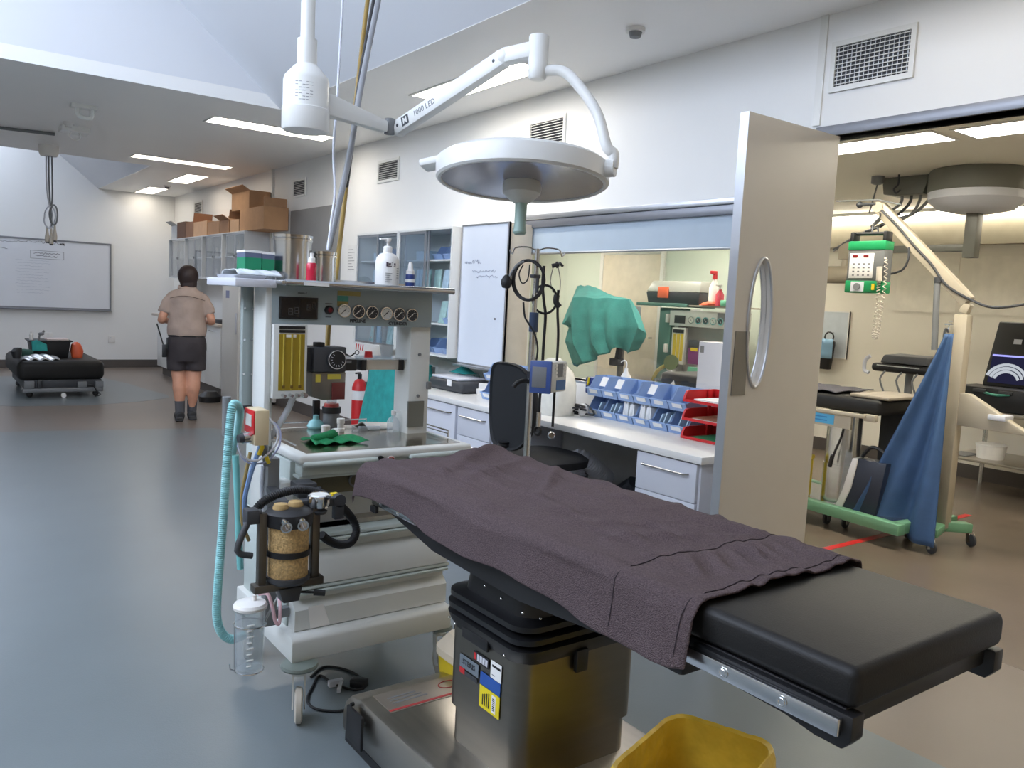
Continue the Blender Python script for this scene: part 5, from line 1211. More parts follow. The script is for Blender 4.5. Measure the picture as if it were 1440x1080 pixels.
# office chair
ch = thing('office_chair', (2.84, 3.56, 0), 'black office chair with tall backrest drawn up to the desk', 'chair')
bk = MB(); rs = []
def backring(x, k):
    out = []
    for q in range(36):
        a = 2 * PI * q / 36; c, s_ = math.cos(a), math.sin(a)
        yy = .205 * math.copysign(abs(c) ** .62, c) * (1 - .12 * max(0, -s_)); zz = .24 * math.copysign(abs(s_) ** .7, s_)
        out.append(V((2.585 + x + .05 * (yy / .2) ** 2 - .03 * zz, 3.56 + yy * k, .835 + zz * k)))
    return out
bk.rings([backring(0, .93), backring(-.012, .985), backring(.01, 1.0), backring(.03, .95)]); bk.build('backrest', M('black_upholstery', (22, 24, 27), .75, vary=.08, scale=60, bump=.2, bscale=500), ch)
ga = MB(); ga.tube([(2.60, 3.56, .64 - .012 * i / 2) for i in range(36)], lambda t: .034 + .006 * math.cos(t * 2 * PI * 11), 14); ga.build('spine_gaiter', m_black, ch)
st_ = MB(); st_.loft([(2.86, 3.56, .49, .20, .20), (2.86, 3.56, .50, .235, .235), (2.86, 3.56, .54, .24, .24), (2.86, 3.56, .56, .21, .21)], 32, sq=3); st_.build('seat', M('black_seat_fabric', (32, 33, 36), .8, vary=.08), ch)
MB().box(2.60, 2.86, 3.52, 3.60, .455, .49, .008).build('mechanism', m_dark, ch)
MB().cyl((2.84, 3.56, .10), (2.84, 3.56, .46), .028, .024).build('gas_lift', m_dark, ch)
MB().tube([(2.78, 3.56, .47), (2.76, 3.40, .46), (2.75, 3.31, .44)], .006, 8).ball((2.75, 3.30, .44), .012, 10, 8).build('lever', m_dark, ch)
for k in range(5):
    a = k * 2 * PI / 5 + .5; ex, ey = 2.84 + .27 * math.cos(a), 3.56 + .27 * math.sin(a)
    MB().bar((2.84, 3.56, .105), (ex, ey, .075), .045, .03, bev=.006).build('base_leg', m_dark, ch); castor(ch, ex, ey, .07, .026, .02, a, mats=(m_dark, m_black))
# under the desk: white flexible duct, black bag, grey bin
dpts = [fx(812, 672, 3.2), fx(806, 652, 3.2), fx(812, 644, 3.22), fx(824, 648, 3.26), fx(840, 662, 3.36), fx(852, 672, 3.46)]
solo('flexible_duct', corr(dpts, .052, .004, .018, 20), m_lgrey, 'pale ribbed flexible duct bending down under the desk', 'duct', base=(3.2, 3.5, .3))
dcq = fx(812, 674, 3.2); dcap = MB().cyl((dcq.x, dcq.y, 0), dcq - V((0, 0, .002)), .056)
solo('pipe_stub', dcap, m_lgrey, 'pale upright pipe stub below the bend of the flexible duct', 'collar', base=(dcq.x, dcq.y, 0))
bgm = MB(); bgm.loft([(3.35, 3.24, 0, .16, .27), (3.35, 3.24, .1, .19, .29), (3.36, 3.25, .22, .17, .26), (3.37, 3.28, .33, .11, .16), (3.38, 3.30, .40, .05, .06)], 26, sq=2.6)
for v in bgm.bm.verts: v.co.z += .02 * math.sin(v.co.y * 30 + v.co.x * 21) * (v.co.z > .05); v.co.x += .012 * math.sin(v.co.z * 44 + v.co.y * 23)
solo('black_bag', bgm, M('black_nylon', (34, 36, 40), .5, vary=.2, scale=14, bump=.3, bscale=40), 'crumpled black bag on the floor under the desk', 'bag', base=(3.35, 3.24, 0))
gbn = thing('grey_bin', (3.33, 3.93, 0), 'plain grey waste bin under the desk behind the office chair', 'bin')
MB().lathe([(0, 0), (.105, 0), (.13, .42), (.126, .42), (.10, .01), (0, .01)], (3.33, 3.86, 0), seg=28, cap=False).build('bin_body', m_mid, gbn)
MB().torus((3.33, 3.86, .42), .128, .005, seg=28).build('rim', m_mid, gbn)
# gooseneck lamp-like white bottle by the window sill
wl = thing('wash_bottle', fx(876, 530, 3.66), 'white wash bottle with curved spout standing behind the upper row of blue bins', 'bottle')
bx_, by_ = 3.635, fx(880, 530, 3.635).y
MB().lathe([(0, .905), (.038, .905), (.04, .93), (.03, .97), (.012, 1.0), (.012, 1.02), (0, 1.02)], (bx_, by_, 0), seg=20).build('body', m_plast_w, wl)
MB().tube([(bx_, by_, 1.02), (bx_, by_, 1.05), (bx_, by_ + .015, 1.065), (bx_, by_ + .04, 1.06), (bx_, by_ + .05, 1.05)], .004, 8, smooth=4).build('spout', m_plast_w, wl)
solo('tissue', MB().hexa([(3.61, 3.28, .9), (3.65, 3.28, .9), (3.65, 3.38, .9), (3.61, 3.38, .9), (3.63, 3.31, .985), (3.632, 3.31, .985), (3.632, 3.325, .97), (3.63, 3.325, .97)]), m_cream, 'crumpled cream tissue on the window sill', 'tissue', base=(3.63, 3.33, .9))
# door standing open
struct_door = MB()
def door_leaf():
    x0, x1, y0, y1, z0, z1 = 2.915, 3.595, 2.335, 2.38, .012, 2.262
    ov = [(3.13 + .062 * math.cos(2 * PI * k / 40) * .0 + 0, 0) for k in range(1)]
    cx0, cz0, rx, rz_ = 3.095, 1.36, .075, .285
    # front and back faces with an oval opening
    n = 48; mb = MB(); bm = mb.bm
    ang = [2 * PI * k / n for k in range(n)]
    def outer(a):
        c, s_ = math.cos(a), math.sin(a)
        tx = (x1 - cx0) / c if c > 1e-9 else ((x0 - cx0) / c if c < -1e-9 else 1e9); tz = (z1 - cz0) / s_ if s_ > 1e-9 else ((z0 - cz0) / s_ if s_ < -1e-9 else 1e9)
        t = min(tx, tz); return (cx0 + c * t, cz0 + s_ * t)
    corner = [math.atan2(z1 - cz0, x1 - cx0), math.atan2(z1 - cz0, x0 - cx0), math.atan2(z0 - cz0, x0 - cx0) + 2 * PI, math.atan2(z0 - cz0, x1 - cx0) + 2 * PI]
    ang = sorted([*ang, *corner]); n = len(ang)
    rings = []
    for y in (y0, y1):
        rings.append([bm.verts.new((outer(a)[0], y, outer(a)[1])) for a in ang]); rings.append([bm.verts.new((cx0 + rx * math.cos(a), y, cz0 + rz_ * math.sin(a))) for a in ang])
    for i in range(n):
        j = (i + 1) % n
        bm.faces.new((rings[0][i], rings[0][j], rings[1][j], rings[1][i])); bm.faces.new((rings[2][i], rings[2][j], rings[3][j], rings[3][i]))
        bm.faces.new((rings[0][i], rings[0][j], rings[2][j], rings[2][i])); bm.faces.new((rings[1][i], rings[1][j], rings[3][j], rings[3][i]))
    return mb, (cx0, cz0, rx, rz_)
mb, (cx0, cz0, rx, rz_) = door_leaf()
d1_ = struct('door_1', mb, M('door_grey_white', (194, 189, 180), .35, vary=.012), 'pale door leaf standing open into the room, with oval window', ang=30)
MB().box(2.913, 2.917, 2.334, 2.381, .012, 2.262).build('edge_lipping', m_alu, d1_)
pane = MB(); pane.lathe([(0, 0), (1, 0), (1, .004), (0, .004)], (0, 0, 0), (0, 1, 0), 48)
for v in pane.bm.verts: r_ = V((v.co.x, v.co.z)); v.co = V((cx0 + v.co.x * rx, 2.3555 + v.co.y, cz0 + v.co.z * rz_))
pane.build('vision_pane', m_clear, d1_)
for y in (2.332, 2.383): MB().tube([(cx0 + (rx + .006) * math.cos(2 * PI * k / 48), y, cz0 + (rz_ + .006) * math.sin(2 * PI * k / 48)) for k in range(48)], .007, 8, closed=True).build('vision_ring', m_alu, d1_)
MB().box(2.935, 3.03, 2.3315, 2.336, 1.035, 1.32).build('push_plate', M('satin_push_plate', (128, 126, 124), .4, .8), d1_)
MB().box(2.92, 3.59, 2.332, 2.3355, .015, .266).build('kick_plate', M('satin_kick_plate', (122, 116, 106), .38, .7), d1_)
MB().box(3.50, 3.60, 2.375, 2.40, 2.20, 2.262, .003).build('door_closer', m_alu_d, d1_)
# wall furniture
def vent(y0, y1, z0, z1, label, x=XW, grid=False, nsl=None):
    t = thing('air_vent', (x, (y0 + y1) / 2, z0), label, 'air vent', 'wall grilles')
    MB().box(x - .004, x - .001, y0 + .02, y1 - .02, z0 + .02, z1 - .02).build('backing', m_dark, t)
    f = MB(); w_ = .024
    for a in ((y0, y0 + w_, z0, z1), (y1 - w_, y1, z0, z1), (y0 + w_, y1 - w_, z0, z0 + w_), (y0 + w_, y1 - w_, z1 - w_, z1)): f.box(x - .014, x - .001, *a)
    f.build('frame', m_white, t)
    h = z1 - z0 - 2 * w_; ns = nsl or max(6, int(h / .018))
    for i in range(ns):
        z = z0 + w_ + h * (i + .5) / ns
        MB().hexa([(x - .016, y0 + w_, z - .004), (x - .005, y0 + w_, z + .002), (x - .005, y1 - w_, z + .002), (x - .016, y1 - w_, z - .004), (x - .016, y0 + w_, z - .0015), (x - .005, y0 + w_, z + .0045), (x - .005, y1 - w_, z + .0045), (x - .016, y1 - w_, z - .0015)]).build('slat', m_white, t)
    if grid:
        g = MB(); n = 16
        for i in range(n):
            y = y0 + w_ + (y1 - y0 - 2 * w_) * (i + .5) / n; g.box(x - .006, x - .003, y - .002, y + .002, z0 + w_, z1 - w_)
        g.build('vertical_vanes', m_alu, t)['kind'] = 'stuff'
vent(2.0, 2.415, 2.475, 2.71, 'large white wall grille above the doorway', grid=True)
vent(4.40, 4.81, 2.45, 2.68, 'wall grille half hidden behind the surgical light head')
vent(6.745, 7.17, 2.445, 2.65, 'wall grille above the glass fronted cabinets')
vent(8.92, 9.305, 2.46, 2.665, 'wall grille above the grey wall panel')
vent(12.96, 13.39, 2.49, 2.69, 'farthest wall grille above the brown cartons')
vent(10.9, 11.3, 2.49, 2.69, 'wall grille behind the topmost open carton')
pbd = solo('wall_panel', MB().box(XW - .03, XW - .001, 7.95, 9.31, 1.30, 2.31, .004), M('mid_grey_panel', (140, 140, 140), .6, vary=.02), 'plain mid grey panel on the wall behind the steel canisters', 'panel', base=(XW - .015, 8.6, 1.3))
nt_ = thing('wall_notice', (XW - .003, 7.70, 1.61), 'small printed notice on the wall left of the cabinets', 'notice')
MB().box(XW - .003, XW - .001, 7.61, 7.79, 1.61, 1.885).build('sheet', m_paper, nt_)
for i in range(8): MB().box(XW - .0036, XW - .003, 7.63 + .03 * (i % 3), 7.77, 1.64 + i * .028, 1.645 + i * .028).build('text_line', m_mid, nt_)
rsn = thing('wall_sign', (XW - .003, 7.45, .84), 'red and white sign on the wall under the cabinets', 'sign')
MB().box(XW - .004, XW - .001, 7.34, 7.56, .84, .94).build('sign_plate', m_paper, rsn)
for i in range(4): MB().hexa([(XW - .005, 7.37 + i * .048, .845), (XW - .004, 7.37 + i * .048, .845), (XW - .004, 7.39 + i * .048, .845), (XW - .005, 7.39 + i * .048, .845), (XW - .005, 7.35 + i * .048, .935), (XW - .004, 7.35 + i * .048, .935), (XW - .004, 7.37 + i * .048, .935), (XW - .005, 7.37 + i * .048, .935)]).build('red_bar', m_red, rsn)
fe = thing('fire_extinguisher', (3.5, 7.22, 0), 'red fire extinguisher standing by the wall behind the machine', 'fire extinguisher')
MB().lathe([(0, 0), (.07, 0), (.072, .02), (.072, .50), (.05, .56), (.025, .58), (0, .58)], (3.5, 7.22, 0), seg=24).build('cylinder', m_red, fe)
MB().cyl((3.5, 7.22, .58), (3.5, 7.22, .63), .02).bar((3.5, 7.22, .64), (3.44, 7.18, .64), .02, .015).build('valve', m_black, fe)
MB().lathe([(.0725, .38), (.0727, .38), (.0727, .47), (.0725, .47)], (3.5, 7.22, 0), cap=False).build('label_band', m_paper, fe)
MB().box(3.57, XW, 7.19, 7.25, .40, .55).build('wall_bracket', m_dark, fe)
# teal drape over a trolley at the desk end
dq = thing('draped_trolley', (3.2, 5.85, 0), 'teal drape hanging over a trolley beyond the desk end', 'draped trolley')
def tdr(u, v):
    a = 2 * PI * u; k = .75 + .45 * max(0, v - .22) ; zz = .86 - max(0, v - .22) * .86 if v > .22 else .86
    if v < .22: k = v / .22 * .76
    c, s_ = math.cos(a), math.sin(a); q = 1 + .05 * math.sin(a * 9 + 1) * max(0, v - .25) * 1.4
    return (3.2 + .26 * math.copysign(abs(c) ** .6, c) * k * q, 5.85 + .36 * math.copysign(abs(s_) ** .6, s_) * k * q, zz)
tq = MB(); tq.grid(tdr, 72, 18); bmesh.ops.remove_doubles(tq.bm, verts=tq.bm.verts[:], dist=.0005); tq.build('drape', m_teal, dq, solid=.003)
MB().box(3.03, 3.37, 5.6, 6.1, .08, .85).build('trolley_body', m_steel, dq)
for x in (3.06, 3.34):
    for y in (5.63, 6.07): castor(dq, x, y, .08, .03, .018, mats=(m_dark, m_black))
# ceiling devices
for i, (px, py, l) in enumerate(((894, 40, 'round ceiling smoke detector above the observation window'), (235, 261, 'round ceiling smoke detector beside the short troffer'), (97, 172, 'small round ceiling detector near the hanging cable drop'))):
    p = fz(px, py, ZC)
    o = thing('smoke_detector', p, l, 'smoke detector')
    MB().lathe([(0, 0), (.05, 0), (.05, -.02), (0, -.02)], p, seg=24).build('base', m_plast_w, o); MB().lathe([(0, -.02), (.035, -.02), (.028, -.045), (0, -.048)], p, seg=24).build('sensor', m_mid if i < 2 else m_plast_w, o)
# ------------------------------------------------------------------ far end of the room
YW = YF - .002
bl0, br0 = -1.7, fy(156, 380, YW).x
zt0, zb0 = fy(156, 343, YW).z, fy(156, 437, YW).z
wb2 = thing('whiteboard', ((bl0 + br0) / 2, YW, zb0), 'long whiteboard full of faint handwriting on the end wall', 'whiteboard')
MB().box(bl0, br0, YW - .02, YW - .004, zb0, zt0).build('board', M('whiteboard_far', (226, 228, 232), .2, vary=.02, scale=2), wb2)
f = MB(); w_ = .025
for a in ((bl0, bl0 + w_, zb0, zt0), (br0 - w_, br0, zb0, zt0), (bl0 + w_, br0 - w_, zb0, zb0 + w_), (bl0 + w_, br0 - w_, zt0 - w_, zt0)): f.box(a[0], a[1], YW - .03, YW - .002, a[2], a[3])
f.build('frame', m_alu_d, wb2); MB().box(bl0, br0, YW - .07, YW - .03, zb0 - .015, zb0, .003).build('pen_tray', m_alu_d, wb2)
random.seed(11)
hw = MB()
for x, z, w_, h_ in ((.62, 1.93, .85, .03), (1.45, 1.94, .5, .03), (.75, 1.86, .35, .025), (.75, 1.82, .45, .025), (.5, 1.90, .05, .02), (.5, 1.84, .04, .02), (1.9, 1.93, .06, .04)): scrib(hw, (x, YW - .0215, z), (1, 0, 0), (0, 0, 1), w_, h_, 34, .0022)
hw.build('handwriting', m_ink, wb2)['kind'] = 'stuff'
hw = MB()
for i in range(12): scrib(hw, (1.30 + .02 * (i % 2), YW - .0215, 1.66 - i * .045), (1, 0, 0), (0, 0, 1), .45 - .1 * (i % 3 == 2), .014, 24, .0011)
for i in range(8): scrib(hw, (.45 + .1 * (i % 2), YW - .0215, 1.6 - i * .07), (1, 0, 0), (0, 0, 1), .25 + .2 * (i % 3 == 1), .015, 18, .0011)
hw.build('faint_handwriting', M('faint_ink', (130, 140, 160), .6), wb2)['kind'] = 'stuff'
nbx = MB()
for a in ((1.50, 1.955, 1.69, 1.694), (1.50, 1.955, 1.81, 1.814), (1.50, 1.504, 1.69, 1.814), (1.951, 1.955, 1.69, 1.814)): nbx.box(a[0], a[1], YW - .022, YW - .0195, a[2], a[3])
nbx.build('boxed_note', m_ink, wb2)
for z, w_ in ((1.775, .36), (1.73, .30)):
    q = MB(); scrib(q, (1.54 + (.36 - w_) / 2, YW - .0215, z), (1, 0, 0), (0, 0, 1), w_, .025, 30, .003); q.build('note_line', m_ink, wb2)
for i, (px, py) in enumerate(((69, 473), (157, 477))):
    p = fy(px, py, YW - .01); o = thing('wall_socket', p, ('wall socket above the low padded trolley', 'wall socket right of the low padded trolley')[i], 'socket', 'sockets on the end wall')
    MB().box(p.x - .05, p.x + .05, YW - .012, YW, p.z - .06, p.z + .06, .004).build('plate', m_plast_w, o)
    MB().box(p.x - .02, p.x - .008, YW - .015, YW - .011, p.z + .015, p.z + .035).build('switch', m_lgrey, o)
# low padded trolley
lt = thing('padded_trolley', (1.42, 11.4, 0), 'low black padded trolley parked near the end wall', 'trolley')
LX0, LX1, LY0, LY1, LZ = .98, 1.90, 10.9, 12.4, .44
MB().box(LX0, LX1, LY0, LY1, .20, LZ, .075, 5).build('pad', m_blackpad, lt)
MB().box(LX0 + .07, LX1 - .03, LY0 + .03, LY1 - .1, .10, .21, .01).build('chassis', m_dark, lt)
MB().box(LX0 + .05, LX1 - .02, LY0 - .01, LY0 + .04, .065, .115, .012).build('front_bar', m_mid, lt)
MB().box(LX0 + .07, LX0 + .17, LY0 - .015, LY0 + .03, .115, .20, .006).build('control_box', m_mid, lt)
MB().box(LX0 + .20, LX0 + .24, LY0 - .03, LY0 + .02, .12, .215, .006).build('handset', m_dark, lt)
MB().box(1.60, 1.70, LY0 - .015, LY0 + .03, .115, .185, .004).build('junction_box', m_mid, lt)
MB().box(1.79, 1.88, LY0 - .015, LY0 + .03, .115, .19, .004).build('junction_box', m_mid, lt)
MB().tube([(1.70, LY0 - .01, .15), (1.76, LY0 - .02, .14), (1.80, LY0 - .03, .08), (1.84, LY0 - .04, .03), (1.78, LY0 - .04, .012)], .007, 8, smooth=4).build('lead', m_black, lt)
for x in (LX0 + .12, LX1 - .1):
    for y in (LY0 + .1, LY1 - .2): castor(lt, x, y, .10, .035, .02, mats=(m_dark, m_black))
MB().cyl((1.45, LY0 - .03, .03), (1.45, LY0 + .0, .03), .028).build('white_roller', m_plast_w, lt)
def lz(px, py, z=LZ): return fz(px, py, z)
a, b = lz(28, 504), lz(91, 503)
tbx = thing('plastic_tub', (1.45, 11.3, LZ), 'black plastic tub on the low padded trolley', 'tub')
tx0, tx1, ty = 1.15, 1.58, 11.25
q = MB(); q.hexa([(tx0 + .03, ty + .02, LZ + .002), (tx1 - .03, ty + .02, LZ + .002), (tx1 - .03, ty + .36, LZ + .002), (tx0 + .03, ty + .36, LZ + .002), (tx0, ty, LZ + .20), (tx1, ty, LZ + .20), (tx1, ty + .38, LZ + .20), (tx0, ty + .38, LZ + .20)], .01)
q.build('tub_body', m_black, tbx); MB().box(tx0 - .02, tx1 + .02, ty - .02, ty + .40, LZ + .195, LZ + .21, .004).build('tub_rim', m_black, tbx)
solo('paper_stack', MB().box(1.33, 1.56, ty + .02, ty + .30, LZ + .2105, LZ + .228, .003), M('pinkish_paper', (206, 190, 186), .7), 'stack of papers on the rim of the black tub', 'paper', base=(1.45, ty + .1, LZ + .21))
fo = MB(); fo.grid(lambda u, v: (1.03 + u * .40, 10.96 + v * .26, LZ + .004 + .05 * math.sin(PI * v) * math.sin(PI * u) ** .6 + .012 * math.sin(u * 23 + v * 11)), 26, 14)
solo('foil_bag', fo, M('silver_film', (190, 190, 190), .25, .5, vary=.3, scale=18), 'crumpled silver bag at the front of the padded trolley', 'bag', base=(1.2, 11.05, LZ), solid=.002)
solo('rolled_cloth', MB().tube([(.99, 11.2, LZ + .055), (1.08, 11.2, LZ + .06), (1.17, 11.2, LZ + .055)], lambda t: .055 - .02 * abs(t - .5), 14, smooth=3), M('bottle_green_cloth', (48, 84, 76), .8), 'rolled dark green cloth at the left end of the padded trolley', 'cloth', base=(1.08, 11.2, LZ))
tc = MB(); tc.grid(lambda u, v: (1.16 + u * .16, 11.22 + v * .01 - .04 * (1 - v), LZ + .08 + v * .13 * (1 - .6 * abs(u - .3)) + .01), 10, 8)
solo('teal_cloth', tc, m_teal, 'small teal cloth hanging over the black tub rim', 'cloth', base=(1.24, 11.2, LZ + .08), solid=.004)
solo('orange_bag', MB().loft([(1.66, 11.35, LZ, .06, .06), (1.66, 11.35, LZ + .08, .075, .07), (1.65, 11.35, LZ + .16, .055, .055), (1.65, 11.35, LZ + .19, .02, .02)], 16), m_orange, 'orange bag beside the black tub', 'bag', base=(1.66, 11.35, LZ))
solo('white_bottle', MB().lathe([(0, 0), (.022, 0), (.022, .065), (.01, .08), (.01, .10), (0, .10)], (1.17, ty + .1, LZ + .2105)), m_plast_w, 'white bottle standing in the black tub', 'bottle', base=(1.17, ty + .1, LZ + .21))
orn = MB(); orn.tube([(1.25, ty + .1, LZ + .2105), (1.255, ty + .1, LZ + .26), (1.28, ty + .1, LZ + .29)], .012, 8, smooth=3); orn.ball((1.275, ty + .1, LZ + .285), (.035, .02, .02), 10, 8); orn.ball((1.30, ty + .1, LZ + .315), .015, 10, 8)
solo('metal_fitting', orn, m_mid, 'small grey metal fitting standing on the black tub', 'fitting', base=(1.25, ty + .1, LZ + .21))
dk = MB(); dk.loft([(.985, 10.98, LZ - .10, .04, .05), (.98, 10.98, LZ - .02, .06, .06), (1.0, 11.0, LZ + .02, .04, .05)], 12)
dk.shift((0, 0, .12)); solo('black_strap', dk, m_black, 'black strap bundle at the left edge of the padded trolley', 'strap', base=(.98, 10.98, LZ))
# bench, fridge, high cabinets
bn = thing('bench_unit', (3.35, 12.0, 0), 'white base cabinet bench in front of the person', 'bench')
MB().box(3.12, XW - .01, 10.32, 13.55, .13, .90).build('carcass', m_white, bn)
MB().box(3.17, XW - .01, 10.32, 13.5, 0, .13).build('plinth', m_skirt, bn)
for i in range(5):
    y0 = 10.33 + i * .643
    d = MB().box(3.10, 3.12, y0 + .003, y0 + .638, .135, .895, .002).build('door', m_white, bn)
    q = MB(); dhandle(q, 3.10, y0 + .2, y0 + .42, .84); q.build('handle', m_steel, d)
solo('worktop', MB().box(3.06, XW - .002, 10.31, 13.75, .901, .935, .004), M('beige_worktop', (196, 184, 170), .35), 'pale worktop on the white bench in front of the person', 'worktop', base=(3.33, 12, .901))
fg = thing('fridge', (3.34, 9.95, 0), 'tall narrow white fridge beside the machine side shelf', 'fridge')
MB().box(3.135, 3.58, 9.66, 10.28, .03, 1.49, .006).build('cabinet', M('fridge_white', (216, 212, 204), .35, vary=.01), fg)
d = MB().box(3.10, 3.13, 9.665, 10.275, .05, 1.47, .008).build('door', M('fridge_door_white', (222, 220, 214), .3, vary=.01), fg)
MB().box(3.085, 3.10, 9.70, 9.72, .85, 1.1, .004).build('handle', m_lgrey, d)
MB().box(3.0985, 3.1005, 10.0, 10.13, 1.27, 1.36).build('label', M('lavender_label', (140, 146, 176), .6), d)
MB().box(3.095, 3.20, 9.66, 10.28, 1.49, 1.515, .004).build('top_trim', m_plast_w, fg)
MB().box(3.092, 3.096, 9.95, 10.2, 1.493, 1.512).build('badge', M('badge_blue', (90, 110, 150), .5), fg)
CX = 3.27
zc0, zc1 = 1.50, 2.09
m_smoke = glass('cabinet_glass_far', (.95, .97, .98), milk=(200, 208, 214), milkfac=.05)
m_cabgrey = M('pale_grey_cabinet', (214, 217, 219), .4, vary=.02)
for i in range(4):
    y0 = 10.0 + i * .90; y1 = y0 + .895
    pl_ = ('nearest high glass cabinet, next to the pipe casing', 'second high glass cabinet from the pipe casing', 'third high glass cabinet from the pipe casing', 'farthest high glass cabinet, nearest the end wall')[i]
    c = thing('wall_cabinet', (3.43, (y0 + y1) / 2, zc0), pl_, 'cabinet', 'high cabinets along the far wall run')
    k = MB(); t = .014
    k.box(CX, XW - .002, y0, y0 + t, zc0, zc1); k.box(CX, XW - .002, y1 - t, y1, zc0, zc1); k.box(CX, XW - .002, y0 + t, y1 - t, zc1 - t, zc1); k.box(CX, XW - .002, y0 + t, y1 - t, zc0, zc0 + t); k.box(XW - .012, XW - .002, y0 + t, y1 - t, zc0 + t, zc1 - t)
    k.build('carcass', m_cabgrey, c)
    MB().box(CX + .04, XW - .012, y0 + t, y1 - t, 1.785, 1.797).build('shelf', m_cabgrey, c)
    ym = (y0 + y1) / 2
    for a, b, x in ((y0 + t, ym - .03, CX + .014), (ym - .06, y1 - t - .1, CX + .026)):
        d = MB(); w_ = .022
        for q in ((a, a + w_, zc0 + t, zc1 - t), (b - w_, b, zc0 + t, zc1 - t), (a + w_, b - w_, zc0 + t, zc0 + t + w_), (a + w_, b - w_, zc1 - t - w_, zc1 - t)): d.box(x - .005, x + .005, *q)
        do = d.build('sliding_door', m_alu, c); MB().box(x - .002, x + .002, a + w_, b - w_, zc0 + t + w_, zc1 - t - w_).build('pane', m_smoke, do)
    MB().box(CX + .0, CX + .009, ym - .05, ym - .02, 1.78, 1.81).build('lock', m_mid, c)
    for s_, z in (('upper', 1.7975), ('lower', 1.5145)):
        for k2 in range(3):
            y = y0 + .15 + .27 * k2; hh = .10 + .04 * ((k2 + i) % 3)
            solo('white_bottle', MB().lathe([(0, 0), (.033, 0), (.034, hh * .6), (.012, hh * .8), (.012, hh), (.016, hh), (.016, hh + .03), (0, hh + .03)], (3.42, y, z), seg=14), m_plast_w, 'white bottle on the %s shelf of the %s' % (s_, pl_.split(',')[0]), 'bottle', 'bottles on the %s shelf, %s' % (s_, pl_.split(',')[0]), base=(3.42, y, z))
# cartons on top of the high cabinets
def mcard(i, c): return M('cardboard_%s' % i, c, .8, vary=.06, scale=9)
mk_ = [mcard('white', (206, 206, 204)), mcard('dark', (110, 78, 62)), mcard('brown', (142, 104, 80)), mcard('tan', (196, 158, 124)), mcard('tan_dark', (172, 132, 98)), mcard('mid', (168, 128, 96)), mcard('light', (200, 164, 130)), mcard('kraft', (186, 144, 106))]
def cbox(pl, pr, h, mat, label, flaps=(), x0=CX + .02, dx=.26, z=zc1 + .001):
    ya = fx(pl, 318, x0).y; yb = fx(pr, 318, x0).y
    y0, y1 = min(ya, yb) + .008, max(ya, yb) - .008
    o = thing('cardboard_box', ((x0 + dx / 2), (y0 + y1) / 2, z), label, 'cardboard box', 'cartons on the high cabinets')
    t = .006; q = MB()
    q.box(x0, x0 + dx, y0, y0 + t, z, z + h); q.box(x0, x0 + dx, y1 - t, y1, z, z + h); q.box(x0, x0 + t, y0 + t, y1 - t, z, z + h); q.box(x0 + dx - t, x0 + dx, y0 + t, y1 - t, z, z + h); q.box(x0 + t, x0 + dx - t, y0 + t, y1 - t, z, z + t)
    if not flaps: q.box(x0 + t, x0 + dx - t, y0 + t, y1 - t, z + h - t, z + h)
    q.build('carton', mat, o)
    for fl in flaps:
        L = min(.12, dx * .45)
        if fl == 'x-': MB().hexa([(x0, y0, z + h - t), (x0 + t, y0, z + h), (x0 + t, y1, z + h), (x0, y1, z + h - t), (x0 - L * .75, y0, z + h + L * .4), (x0 - L * .75 + t, y0, z + h + L * .4 + t), (x0 - L * .75 + t, y1, z + h + L * .4 + t), (x0 - L * .75, y1, z + h + L * .4)]).build('flap', mat, o)
        if fl == 'x+': MB().hexa([(x0 + dx - t, y0, z + h), (x0 + dx, y0, z + h), (x0 + dx, y1, z + h), (x0 + dx - t, y1, z + h), (x0 + dx + L * .1, y0, z + h + L), (x0 + dx + L * .1 + t, y0, z + h + L), (x0 + dx + L * .1 + t, y1, z + h + L), (x0 + dx + L * .1, y1, z + h + L)]).build('flap', mat, o)
        if fl == 'y-': MB().hexa([(x0, y0, z + h), (x0 + dx, y0, z + h), (x0 + dx, y0 + t, z + h), (x0, y0 + t, z + h), (x0, y0 - L * .3, z + h + L), (x0 + dx, y0 - L * .3, z + h + L), (x0 + dx, y0 - L * .3 + t, z + h + L), (x0, y0 - L * .3 + t, z + h + L)]).build('flap', mat, o)
        if fl == 'y+': MB().hexa([(x0, y1 - t, z + h), (x0 + dx, y1 - t, z + h), (x0 + dx, y1, z + h), (x0, y1, z + h), (x0, y1 + L * .8, z + h + L * .5), (x0 + dx, y1 + L * .8, z + h + L * .5), (x0 + dx, y1 + L * .8 + t, z + h + L * .5), (x0, y1 + L * .8 + t, z + h + L * .5)]).build('flap', mat, o)
    return o, (y0, y1)
cbox(241, 249, .21, mk_[0], 'white carton with a brown open flap at the far end of the high cabinets', ('y+', 'x-'))
cbox(249, 261, .24, mk_[1], 'dark brown open carton next to the white one', ('x+',))
cbox(261, 272, .22, mk_[2], 'brown carton third from the far end', ('y-',))
cbox(272, 291, .20, mk_[3], 'tan printed carton in the middle of the row')
cbox(292, 309, .17, mk_[4], 'squat tan carton right of the printed one')
cbox(309, 322, .17, mk_[5], 'brown carton with folded flaps under the topmost box', ('x-', 'y-'))
cbox(323, 336, .15, mk_[6], 'small tan carton with a raised flap beside the largest one', ('y+',))
_, (yy0, yy1) = cbox(337, 371, .26, mk_[7], 'largest carton at the near end of the high cabinets', (), dx=.29)
cbox(325, 350, .22, mk_[7], 'open topped carton stacked highest on the row', ('x-', 'y+'), z=zc1 + .262, x0=CX + .03)
p_ = fx(368, 310, CX + .02); solo('cardboard_sheet', MB().box(CX + .02, CX + .29, yy0 + .0, yy0 + .012, zc1 + .2625, zc1 + .36), mk_[4], 'flat cardboard piece standing on the end of the largest carton', 'cardboard', base=(CX + .15, yy0 - .014, zc1))
